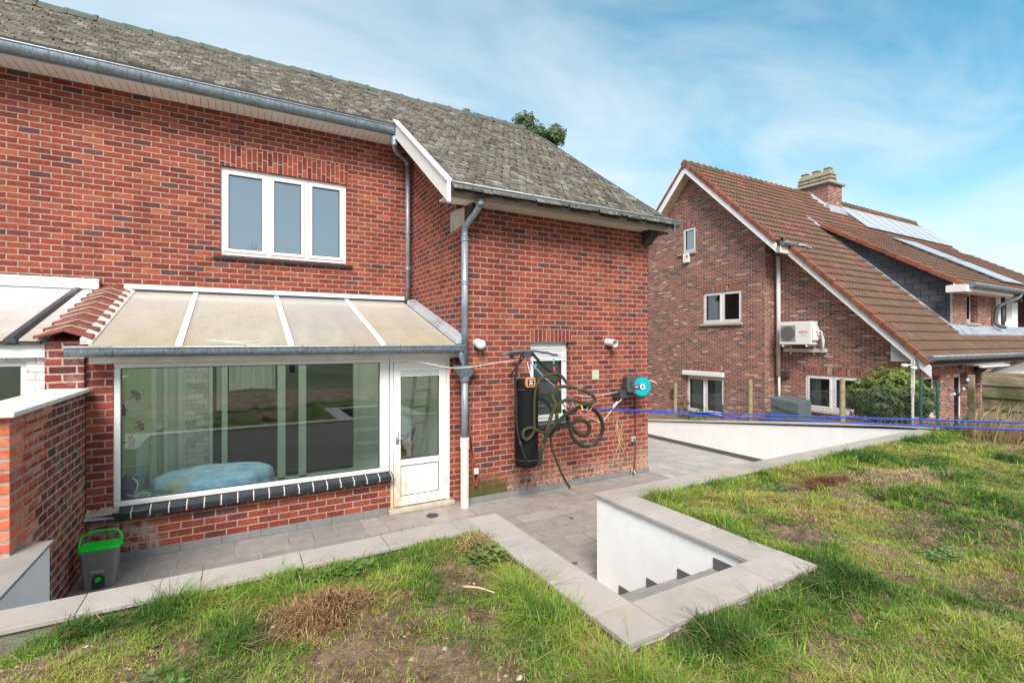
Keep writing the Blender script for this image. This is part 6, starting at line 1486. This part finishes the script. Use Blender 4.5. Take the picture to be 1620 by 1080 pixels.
m = MB(); h = zb1-zb0; m.lathe((bx_, 6.25, zb0), [(.0, 0), (.13, .0), (.165, .02), (.178, .07), (.180, .3), (.176, .7), (.18, h-.15), (.178, h-.03), (.165, h), (.0, h+.005)], 32); m.build('body', M['black'], bag, smooth=True)
m = MB()
for z in (.12, h-.14): m.lathe((bx_, 6.25, zb0+z), [(.178, -.006), (.1835, -.004), (.1835, .004), (.178, .006)], 32)
m.build('seams', M['steel_dark'], bag)
M['chain'] = plain('steel_chain', (.45,.46,.50), .35, .2, metal=.8)
m = MB(); top = Vector(zm(472, 215, 6.2)); 
for a in (30, 150, 270):
    e = Vector((bx_+.15*math.cos(rad(a)), 6.25+.15*math.sin(rad(a)), zb1)); k = 9
    for i in range(k):
        p = top.lerp(e, i/k); q = top.lerp(e, (i+1)/k); m.tube([p, q], .008 if i % 2 else .005, 5)
m.tube([zm(472, 175, 6.17), top], .009, 6); m.build('chain', M['chain'], bag)
# badge on the bag: a white arrow mark on black inside an orange rim
Tb = TS(onY(839, 605, 6.05)[0], 6.065, onY(839, 605, 6.05)[2])
m = MB(Tb); W = .085; H_ = .072
ring_ = [(-W, -H_*.55), (-W*.75, -H_), (W*.75, -H_), (W, -H_*.6), (W, H_*.7), (W*.8, H_), (-W*.75, H_), (-W, H_*.6)]
m.hexa([(u, v, 0) for u, v in ring_], [(u, v, .03) for u, v in ring_]); bd = m.build('badge', plain('orange_rim', (.60,.20,.07), .5), bag, bevel=.008)
m = MB(Tb); m.box(-.052, .052, -.045, .045, .0305, .034); m.build('badge_face', M['black'], bd)
m = MB(Tb); m.box(-.035, .035, .018, .031, .0345, .037); m.hexa([(-.036, -.032, .0345), (-.018, -.032, .0345), (0, -.010, .0345), (.018, -.032, .0345), (.036, -.032, .0345), (.010, .006, .0345), (-.010, .006, .0345)], [(-.036, -.032, .037), (-.018, -.032, .037), (0, -.010, .037), (.018, -.032, .037), (.036, -.032, .037), (.010, .006, .037), (-.010, .006, .037)]); m.build('badge_mark', M['upvc'], bd)
# ropes
A = [zm(*p, 6.1) for p in ((440, 160), (408, 255), (395, 340), (402, 470), (404, 600), (415, 700), (440, 790), (466, 865))]
B = [zm(*p, 6.12) for p in ((505, 158), (545, 205), (600, 262), (660, 296), (705, 315), (732, 358))]
C_ = [zm(*p, 6.06) for p in ((732, 358), (690, 305), (640, 297), (580, 318), (540, 360), (524, 440), (520, 560), (520, 660), (498, 708), (465, 728), (445, 700), (455, 665), (495, 650), (540, 668), (590, 688), (625, 690))]
rope('strap_rope', [A, B], 'stiff black rope looped over the curved bar beside the punching bag', [M['black_rope']]*2, [.015, .020])
rope('climbing_rope', [C_], 'dusty grey-green rope with a small loop across the punching bag', [M['green_rope']], [.019])
D1 = [zm(*p, y) for p, y in (((552, 900), 5.95), ((565, 810), 5.95), ((592, 720), 5.96), ((640, 650), 5.98), ((700, 590), 6.0), ((760, 545), 6.02), ((840, 512), 6.05), ((915, 535), 6.05), ((965, 610), 6.05), ((962, 690), 6.05), ((915, 755), 6.05), ((850, 772), 6.05), ((785, 730), 6.05), ((757, 660), 6.05), ((785, 610), 6.04), ((840, 600), 6.02), ((882, 640), 6.0), ((868, 692), 6.0), ((820, 696), 6.02), ((765, 640), 6.06), ((735, 585), 6.12), ((712, 530), 6.15))]
D2 = [zm(*p, y) for p, y in (((600, 690), 6.0), ((612, 640), 6.0), ((632, 570), 6.0), ((660, 500), 6.0), ((640, 455), 6.05), ((640, 405), 6.05), ((680, 382), 6.05), ((750, 382), 6.05), ((830, 400), 6.0), ((900, 435), 5.95), ((918, 470), 5.95), ((885, 490), 5.95), ((820, 478), 5.98), ((740, 466), 6.0), ((690, 490), 6.02), ((670, 545), 6.05), ((665, 610), 6.08), ((640, 690), 6.08))]
D3 = [zm(*p, 6.12) for p in ((628, 660), (628, 740), (645, 810), (680, 900), (715, 980), (755, 1045))]
rope('battle_rope', [D1, D2, D3], 'thick dark olive rope twisted into wide coils in front of the wing wall', [M['dark_rope'], M['green_rope'], M['green_rope']], [.028, .025, .018])
# washing cord with coloured clips
def cord(name, pts, r, col, label, mat=None, k=8):
    m = MB(); m.tube(spline(pts, k), r, 6); return tag(m.build(name, mat or plain('cord_fibre', col, .7), None, pts[0], smooth=True), label, 'cord')
P0 = onY(722, 582, 6.45); P1 = zm(475, 195, 6.2)
cord('washing_line', [onY(617, 573, 6.83), onY(660, 572, 6.7), P0, onY(790, 573, 6.4), P1], .005, (.70,.66,.60), 'thin white cord from the top of the stained door to the curved bar')
cord('washing_line', [P1, zm(560, 290, 6.2), zm(640, 365, 6.2), zm(745, 440, 6.2), zm(800, 530, 6.2), zm(950, 612, 6.3), onY(953, 667, 6.35), onY(975, 640, 6.4), onY(995, 620, 6.45)], .006, (.72,.66,.60), 'white cord sagging from the curved bar through the coils to the hose reel')
cord('washing_line', [zm(770, 430, 6.2), zm(860, 445, 6.3), onY(950, 625, 6.4), onY(985, 618, 6.5), onY(997, 617, 6.52)], .005, (.72,.62,.60), 'pink-tinged cord stretched above the coils to the hose reel bracket')
cord('washing_line', [P1, zm(560, 320, 6.2), zm(640, 420, 6.2), zm(720, 480, 6.2), zm(840, 520, 6.2)], .005, (.03,.07,.35), 'thin blue cord slanting from the curved bar down to the coloured clips')
bl_m = (lambda t: t.finish((.035,.10,.55), .5, spec=.3))(NT('blue_line'))
for i, (ya, yb2, zz) in enumerate(((650, 667, 'upper of the two bright blue lines stretched across the drive to the right edge'), (653, 677.5, 'lower of the two bright blue lines stretched across the drive to the right edge'))):
    s0 = Vector(zm(860, 522, 6.2)); d = 4.0; roff = 810/765*d
    e = Vector((FW[0]*d+RT[0]*roff, FW[1]*d+RT[1]*roff, HC-(yb2-540)*d/765)); ext_ = s0+(e-s0)*1.35
    mid = s0.lerp(ext_, .5)-Vector((0, 0, .012+.012*i)); cord('washing_line', [s0, s0.lerp(ext_, .25)-Vector((0, 0, .008+.01*i)), mid, ext_], .0085, None, zz, bl_m)
clipc = {'pink': (.80,.05,.22), 'orange': (.85,.16,.03), 'cyan': (.02,.40,.48), 'lime': (.35,.62,.05), 'yellow': (.75,.60,.05), 'white': (.75,.72,.70), 'purple': (.45,.08,.35)}
cm = {k: plain('clip_'+k, v, .4, .05) for k, v in clipc.items()}
clips = [('orange', 132, 252, 6.42, 'orange clip on the white cord beside the rain hopper'), ('cyan', 648, 215, 6.13, 'turquoise clip hanging under the right end of the curved bar'), ('pink', 652, 268, 6.13, 'pink clip just below the turquoise one'), ('orange', 678, 372, 6.1, 'orange and red clip in front of the small window'), ('cyan', 528, 248, 6.15, 'small blue clip on the cord under the curved bar'),
 ('lime', 718, 505, 6.1, 'lime green clip at the knot of the coils'), ('white', 738, 500, 6.08, 'white clip at the knot of the coils'), ('pink', 775, 438, 6.15, 'pink clip above the knot of the coils'), ('pink', 755, 508, 6.1, 'pink clip at the knot of the coils'), ('yellow', 835, 520, 6.0, 'yellow clip on the upper coil'), ('orange', 890, 530, 6.0, 'orange clip on the upper coil'), ('pink', 822, 548, 6.0, 'pink clip below the yellow clip'), ('cyan', 868, 524, 6.0, 'blue clip between the yellow and orange clips')]
rr = random.Random(3)
for (c, zx, zy, yy, lb) in clips:
    p = Vector(zm(zx, zy, yy)); m = MB(); a = rr.uniform(-.7, .7)
    for s in (-1, 1):
        q = Vector((math.sin(a+s*.18), 0, math.cos(a+s*.18)))
        m.tube([p-q*.035, p+q*.01, p+q*.045], lambda i, t: (.009, .012, .008)[i], 6)
    tag(m.build('clip', cm[c], None, tuple(p)), lb, 'clip', 'coloured clips on the cords')
p = onY(712, 583, 6.45); m = MB(); m.tube([p, (p[0], p[1], p[2]-.06)], .010, 6); tag(m.build('clip', cm['pink'], None, p), 'pink clip on the white cord left of the rain hopper', 'clip', 'coloured clips on the cords')
p = Vector(onY(973, 640, 6.38)); m = MB(); m.tube([p-Vector((.05, 0, .045)), p, p+Vector((.05, 0, .05))], lambda i, t: (.012, .02, .01)[i], 6); tag(m.build('clip', cm['white'], None, tuple(p)), 'pale pink cloth strip knotted on the cord below the hose reel', 'clip')
# reel
hr = thing('hose_reel', (6.5, 6.45, 1.6), 'wall-mounted hose reel with a turquoise disc and grey casing', 'hose reel')
rc = onY(1013, 611, 6.30); R_ = .165; M['reel_grey'] = plain('reel_grey', (.065,.07,.08), .45, .1); tq = plain('turquoise_disc', (.0,.36,.42), .4, .05)
PH = rad(14)
TX = lambda u, v, w: (rc[0]+u*math.cos(PH)-w*math.sin(PH), rc[1]-u*math.sin(PH)-w*math.cos(PH), rc[2]+v)
def disc(m, r0, w0, w1, n=36, cu=0., cv=0.):
    m.hexa([(cu+r0*math.cos(6.283*k/n), cv+r0*math.sin(6.283*k/n), w0) for k in range(n)], [(cu+r0*math.cos(6.283*k/n), cv+r0*math.sin(6.283*k/n), w1) for k in range(n)])
m = MB(TX); disc(m, R_*1.16, -.20, .045); m.box(-.26, .0, -.03, R_*1.05, -.18, .0); m.box(-.26, -.05, -.10, -.02, -.12, .03); m.build('casing', M['reel_grey'], hr, bevel=.012)
m = MB(TX); disc(m, R_, .046, .060, cu=.01); dk_ = m.build('disc', tq, hr, bevel=.006)
m = MB(TX); disc(m, .05, .070, .082, 24, cu=.0); m.build('hub', M['cream_stone'], dk_)
m = MB(TX); disc(m, .022, .083, .086, 16); m.build('hub_hole', M['steel_dark'], dk_)
m = MB(TX); m.box(-.168, .0, -.045, .035, .061, .069); m.build('label_bar', M['reel_grey'], dk_)
m = MB(TX); m.box(-.14, -.085, -.005, .008, .0695, .0715); m.build('lettering', M['upvc'], dk_)
m = MB(); m.box(rc[0]-.36, rc[0]-.17, 6.40, 6.649, rc[2]-.20, rc[2]-.06); m.build('wall_bracket', M['steel_dark'], hr, bevel=.01)
m = MB(); m.tube(spline([(rc[0]+.16, 6.25, rc[2]+.10), (rc[0]+.23, 6.2, rc[2]+.08), (rc[0]+.30, 6.2, rc[2]+.03)], 6), .010, 6); m.build('hose_end', plain('pink_hose', (.70,.50,.48), .5), hr)
m = MB(); m.tube([onY(1005, 628, 6.62), onY(1006, 690, 6.62), onY(1004, 741, 6.60)], .012, 8); tag(m.build('supply_hose', plain('dark_red_hose', (.20,.025,.025), .5), None, onY(1005, 745, 6.6)), 'dark red hose dropping from the reel to the tap at the wall foot', 'hose')
tp = thing('garden_tap', onY(1002, 748, 6.6), 'small metal tap and red hose coupling at the foot of the wing wall', 'tap')
p = onY(1001, 748, 6.6); m = MB(); m.cyl((p[0]-.03, 6.6, .0), (p[0]-.03, 6.6, .13), .012, 8); m.tube([(p[0]-.03, 6.6, .10), (p[0]-.03, 6.53, .10), (p[0]-.03, 6.51, .06)], .012, 8); m.build('spout', M['chrome'], tp); m = MB(); m.lathe((p[0]+.03, 6.58, .06), [(.02, 0), (.026, .01), (.026, .05), (.018, .06)], 12); m.build('coupling', plain('red_coupling', (.45,.03,.03), .4), tp)
# climber remains, thin dry stems
rr = random.Random(17); m = MB()
for k in range(11):
    x, y, z = onY(975+rr.uniform(-6, 10), 650+rr.uniform(0, 20), 6.635); pts = [(x, 6.64, z)]
    for j in range(6): x += rr.uniform(-.07, .09); z -= rr.uniform(.05, .16); pts.append((x, 6.63, max(z, .1)))
    m.tube(spline(pts, 4), .0032, 5)
tag(m.build('dead_climber', plain('dry_tendril', (.50,.34,.20), .9), None, (6.2, 6.64, 1.2)), 'dry tan tendrils of a dead climber clinging below the hose reel', 'climber')
# lamp, vent, plates
lp = thing('wall_lamp', (3.2, 6.6, 2.4), 'round white globe lamp on the wing wall beside the downpipe', 'lamp')
c0 = onY(760, 545, 6.55); m = MB()
prof = [(.075*math.sin(math.pi*k/12), -.075*math.cos(math.pi*k/12)) for k in range(1, 12)]; m.lathe((c0[0], 6.535, c0[2]), [(r, h) for r, h in prof], 24); m.build('globe', plain('opal_glass', (.84,.82,.80), .25, .02), lp, smooth=True)
m = MB(); m.lathe((c0[0]-.015, 6.649, c0[2]+.02), [(.07, 0), (.07, -.05), (.055, -.09)], 24, 'y'); m.build('base', plain('lamp_base', (.55,.52,.48), .5), lp, smooth=False)
vt = thing('vent_pipe', (5.8, 6.5, 2.4), 'short grey-white flue pipe sticking out high on the wing wall', 'vent'); c0 = onY(961, 541, 6.64)
m = MB(); 
full = [(.066, 0), (.066, -.05), (.062, -.055), (.066, -.06), (.066, -.19), (.056, -.19), (.056, -.02)]
rings = []
for (r, h) in full:
    rings.append([m.av((c0[0]+r*math.cos(6.283*k/24)-h*.12, 6.648+h, c0[2]+r*math.sin(6.283*k/24)+h*.12)) for k in range(24)])
for A_, B_ in zip(rings[:-1], rings[1:]):
    for k in range(24): m.face([A_[k], A_[(k+1) % 24], B_[(k+1) % 24], B_[k]])
m.build('pipe', plain('grey_white_pipe', (.55,.54,.52), .5, .12), vt, recalc=True)
m = MB(); m.lathe((c0[0]+.008, 6.56, c0[2]-.008), [(0, 0), (.055, 0), (.055, .003), (0, .003)], 20, 'y'); m.build('inner_flap', M['zinc'], vt)
c0 = onY(942, 593, 6.64); bp = thing('blank_plate', c0, 'small pale green square cover plate on the wing wall', 'cover plate')
m = MB(); m.box(c0[0]-.075, c0[0]+.075, 6.632, 6.6495, c0[2]-.085, c0[2]+.085); m.build('frame', plain('pale_frame', (.48,.46,.36), .6), bp, bevel=.004); m = MB(); m.box(c0[0]-.058, c0[0]+.058, 6.627, 6.632, c0[2]-.068, c0[2]+.068); m.build('cover', plain('pale_green_cover', (.46,.50,.36), .6), bp)
c0 = onY(1001, 694, 6.64); so_ = thing('wall_socket', c0, 'small grey outdoor socket low on the wing wall', 'socket'); m = MB(); m.box(c0[0]-.045, c0[0]+.045, 6.60, 6.6495, c0[2]-.045, c0[2]+.045); m.build('case', plain('socket_grey', (.40,.39,.38), .5), so_, bevel=.008); m = MB(); m.lathe((c0[0], 6.60, c0[2]), [(.03, 0), (.03, -.012), (.0, -.012)], 14, 'y'); m.build('cover', M['zinc'], so_)
m = MB(); m.tube([onY(1003, 698, 6.645), onY(1003, 740, 6.645)], .004, 5); tag(m.build('wall_cable', plain('grey_cable', (.35,.30,.30), .6), None, onY(1003, 698, 6.64)), 'thin grey cable under the outdoor socket', 'cable')
hs = thing('hanging_strap', onY(745, 655, 6.6), 'red-brown strap hanging on the wall right of the downpipe with a pale block', 'strap'); rm = plain('red_brown_strap', (.26,.055,.035), .6, .15)
S = lambda px_, py_: onY(px_, py_, 6.61)
m = MB(); pts = spline([S(742.5, 656), S(744, 690), S(747, 715), S(751, 735), S(756, 745), S(757, 752), S(753, 768), S(750, 764), S(748, 745), S(746, 715), S(743, 690)], 8)
for a, b in zip(pts[:-1], pts[1:]): m.hexa([(a[0]-.012, 6.60, a[2]), (a[0]+.012, 6.60, a[2]), (a[0]+.012, 6.62, a[2]), (a[0]-.012, 6.62, a[2])], [(b[0]-.012, 6.60, b[2]+.0001), (b[0]+.012, 6.60, b[2]), (b[0]+.012, 6.62, b[2]), (b[0]-.012, 6.62, b[2])])
m.build('strap', rm, hs); p = S(753, 745); m = MB(); m.box(p[0]-.035, p[0]+.035, 6.585, 6.645, p[2]-.04, p[2]+.045); m.build('block', M['cream_stone'], hs, bevel=.006)
m = MB(); m.cyl((S(742.5, 656)[0], 6.59, S(742, 656)[2]), (S(742, 656)[0], 6.649, S(742, 656)[2]), .012, 8); m.build('hook', M['steel_dark'], hs)
# compost bin
BX, BY, BZ = -1.20, 6.30, 0.003
bn = thing('compost_bin', (BX, BY, BZ), 'grey compost bin with a bright green lid and handle in the patio corner', 'bin')
def rr_ring(w, d, r, z, k=6):
    pts = []
    for (sx, sy, a0) in ((1, 1, 0), (-1, 1, 90), (-1, -1, 180), (1, -1, 270)):
        for i in range(k+1):
            a = rad(a0+90*i/k); pts.append((BX+sx*(w-r)+r*math.cos(a), BY+sy*(d-r)+r*math.sin(a), BZ+z))
    return pts
def loft(m, rings):
    R = [[m.av(p) for p in r] for r in rings]; n = len(R[0])
    for A_, B_ in zip(R[:-1], R[1:]):
        for k in range(n): m.face([A_[k], A_[(k+1) % n], B_[(k+1) % n], B_[k]])
    m.face(R[0][::-1]); m.face(R[-1])
gp = plain('recycled_grey_plastic', (.20,.185,.18), .5, .1, 14., .1); gn = plain('bright_green_plastic', (.0,.62,.035), .38, .04)
W0, D0 = .145, .105
m = MB(); loft(m, [rr_ring(W0*.88, D0*.9, .03, .0), rr_ring(W0*.90, D0*.92, .03, .135)]); bb = m.build('base', gp, bn, smooth=False)
m = MB(); loft(m, [rr_ring(W0*.92, D0*.93, .03, .135), rr_ring(W0*.95, D0*.95, .03, .142), rr_ring(W0*1.02, D0*1.03, .035, .34), rr_ring(W0*1.07, D0*1.08, .035, .345), rr_ring(W0*1.08, D0*1.09, .035, .375)]); m.build('bucket', gp, bn)
m = MB(); loft(m, [rr_ring(W0*1.12, D0*1.13, .04, .375), rr_ring(W0*1.12, D0*1.13, .04, .393), rr_ring(W0*1.07, D0*1.07, .04, .40), rr_ring(W0*1.05, D0*1.04, .04, .392), rr_ring(W0*.9, D0*.9, .04, .394)]); m.build('lid', gn, bn)
m = MB(); hx = W0*1.13; m.tube(spline([(BX-hx, BY, BZ+.37), (BX-hx-.004, BY+.01, BZ+.44), (BX-hx+.03, BY+.03, BZ+.505), (BX-.05, BY+.04, BZ+.525), (BX+.05, BY+.04, BZ+.525), (BX+hx-.03, BY+.03, BZ+.51), (BX+hx+.004, BY+.01, BZ+.44), (BX+hx, BY, BZ+.36)], 6), .009, 8); m.build('handle', gn, bn, smooth=True)
yf = BY-D0*.92
m = MB(); m.box(BX-.05, BX+.05, yf-.004, yf+.002, BZ+.002, BZ+.09)
m.hexa([(BX+.05*math.cos(math.pi*k/12), yf-.004, BZ+.088+.05*math.sin(math.pi*k/12)) for k in range(13)], [(BX+.05*math.cos(math.pi*k/12), yf+.002, BZ+.088+.05*math.sin(math.pi*k/12)) for k in range(13)]); m.build('tap_recess', plain('recess_grey', (.05,.045,.045), .6), bb)
m = MB(); m.lathe((BX, yf-.002, BZ+.095), [(.0, -.04), (.022, -.04), (.024, -.035), (.02, 0)], 16, 'y'); m.build('tap', gn, bb)
text('Bokashi', .034, (BX-.01, yf-.007, BZ+.172), (rad(90), 0, 0), plain('pale_print', (.55,.55,.58), .5), bn, 'lettering') if False else None
m = MB(); rr = random.Random(2); x = BX-.055
for k in range(6): h_ = .012+.008*(k in (0, 1)); m.box(x, x+.012, yf-.010, yf-.004, BZ+.160, BZ+.160+h_); x += .018
m.build('raised_mark', plain('pale_print', (.50,.50,.52), .5), bn)
# drain
dr = thing('drain_cover', (2.45, 6.60, .003), 'small black drain grate in the paving by the door step', 'drain'); c0 = onZ(684, 815, .003)
m = MB(); m.lathe((c0[0], c0[1], .002), [(.085, 0), (.085, .01), (.065, .012), (.06, .004), (0, .004)], 24); m.build('rim', M['steel_dark'], dr)
m = MB()
for k in range(-3, 4): m.box(c0[0]-.05, c0[0]+.05, c0[1]+k*.015-.003, c0[1]+k*.015+.003, .008, .014)
m.build('grate', plain('cast_iron', (.05,.05,.05), .6), dr)
# fallen leaves on the paving
rr = random.Random(21); lm = plain('dead_leaf', (.10,.055,.03), .8)
for k in range(9):
    x = rr.uniform(2.4, 6.); y = rr.uniform(4.2, 6.4) if x > 2.2 else 6.3; m = MB(); a = rr.uniform(0, 6); s = rr.uniform(.02, .035)
    pts = [(x+s*math.cos(a+t)*q, y+s*math.sin(a+t)*q, .006+h_) for t, q, h_ in ((0, 1.3, .01), (.9, .7, 0), (2.2, .8, .004), (3.1, 1.1, .012), (4.2, .8, 0), (5.3, .7, .003))]
    m.hexa(pts, [(p[0], p[1], p[2]+.002) for p in pts]); tag(m.build('fallen_leaf', lm, None, (x, y, .006)), 'small brown curled leaf on the grey paving', 'leaf', 'dead leaves on the paving')
SKYV = .84; CLOUD = (3.95, 4.2, 4.4, 1); SUN = 2.9; EXPO = 1.05
# ------------------------------------------------------------------ light, sky, camera
ELEV, AZ = rad(45), rad(209)        # azimuth clockwise from +Y: light from behind and left of the camera
w = bpy.data.worlds.new('World'); sc.world = w; w.use_nodes = True; t = w.node_tree; t.nodes.clear()
def wn(typ, **kw):
    n = t.nodes.new('ShaderNode'+typ)
    for k, v in kw.items(): setattr(n, k, v)
    return n
L_ = t.links.new
sky = wn('TexSky', sky_type='NISHITA', sun_disc=False, sun_elevation=ELEV, sun_rotation=AZ, air_density=1.0, dust_density=.6, ozone_density=2.5)
hsv = wn('HueSaturation'); hsv.inputs['Hue'].default_value = .463; hsv.inputs['Saturation'].default_value = 1.30; hsv.inputs['Value'].default_value = SKYV; L_(sky.outputs[0], hsv.inputs['Color'])
tc = wn('TexCoord'); sp = wn('SeparateXYZ'); L_(tc.outputs['Generated'], sp.inputs[0])
def mth(op, a, b=0., c=None):
    n = wn('Math', operation=op)
    for i, v in enumerate((a, b, c)):
        if v is None: continue
        if isinstance(v, (int, float)): n.inputs[i].default_value = v
        else: L_(v, n.inputs[i])
    return n.outputs[0]
# clouds on a flat layer high overhead: project the view direction onto it
den = mth('MAXIMUM', mth('ADD', sp.outputs[2], .16), .05)
cx_ = mth('DIVIDE', sp.outputs[0], den); cy_ = mth('DIVIDE', sp.outputs[1], den)
cv = wn('CombineXYZ'); L_(cx_, cv.inputs[0]); L_(mth('MULTIPLY', cy_, 1.5), cv.inputs[1])
n1 = wn('TexNoise'); n1.inputs['Scale'].default_value = 1.3; n1.inputs['Detail'].default_value = 8; n1.inputs['Roughness'].default_value = .56; n1.inputs['Distortion'].default_value = .55; L_(cv.outputs[0], n1.inputs['Vector'])
n2 = wn('TexNoise'); n2.inputs['Scale'].default_value = .28; n2.inputs['Detail'].default_value = 4; L_(cv.outputs[0], n2.inputs['Vector'])
f = mth('ADD', mth('MULTIPLY', n1.outputs[0], .6), mth('MULTIPLY', n2.outputs[0], .6))
mr = wn('MapRange'); mr.inputs[1].default_value = .46; mr.inputs[2].default_value = .74; mr.inputs[3].default_value = .06; mr.inputs[4].default_value = .80; L_(f, mr.inputs[0])
hz = wn('MapRange'); hz.inputs[1].default_value = .30; hz.inputs[2].default_value = .03; hz.inputs[3].default_value = 0.; hz.inputs[4].default_value = .85; L_(sp.outputs[2], hz.inputs[0])
# the light side of the sky (away from the right) is milkier
side = wn('MapRange'); side.inputs[1].default_value = .75; side.inputs[2].default_value = -.2; side.inputs[3].default_value = 0.; side.inputs[4].default_value = .48; L_(sp.outputs[0], side.inputs[0])
fc_ = mth('SUBTRACT', 1., mth('MULTIPLY', mth('MULTIPLY', mth('SUBTRACT', 1., mr.outputs[0]), mth('SUBTRACT', 1., hz.outputs[0])), mth('SUBTRACT', 1., side.outputs[0])))
mx = wn('Mix', data_type='RGBA'); L_(fc_, mx.inputs[0]); L_(hsv.outputs[0], mx.inputs[6]); mx.inputs[7].default_value = CLOUD
bg = wn('Background'); bg.inputs[1].default_value = .12; L_(mx.outputs[2], bg.inputs[0])
ow = wn('OutputWorld'); L_(bg.outputs[0], ow.inputs[0])
sd = bpy.data.lights.new('sun', 'SUN'); sd.energy = SUN; sd.angle = rad(26); sd.color = (1, .94, .87)
so2 = bpy.data.objects.new('sun', sd); COL.objects.link(so2)
dirv = Vector((math.sin(AZ)*math.cos(ELEV), math.cos(AZ)*math.cos(ELEV), math.sin(ELEV)))
so2.rotation_euler = dirv.to_track_quat('Z', 'Y').to_euler(); so2.location = (-3, -4, 12)
cam = bpy.data.cameras.new('camera'); cam.sensor_width = 36; cam.lens = 36*F/1620; cam.clip_end = 2000; cam.clip_start = .05
co = bpy.data.objects.new('camera', cam); COL.objects.link(co); co.location = (0, 0, HC); co.rotation_euler = (rad(90), 0, -TH); sc.camera = co
vs = sc.view_settings; vs.view_transform = 'Standard'; vs.look = 'None'; vs.exposure = EXPO; vs.gamma = 1; vs.use_curve_mapping = False
sc.render.engine = 'CYCLES'; sc.cycles.max_bounces = 6; sc.cycles.transparent_max_bounces = 12; sc.cycles.use_denoising = True
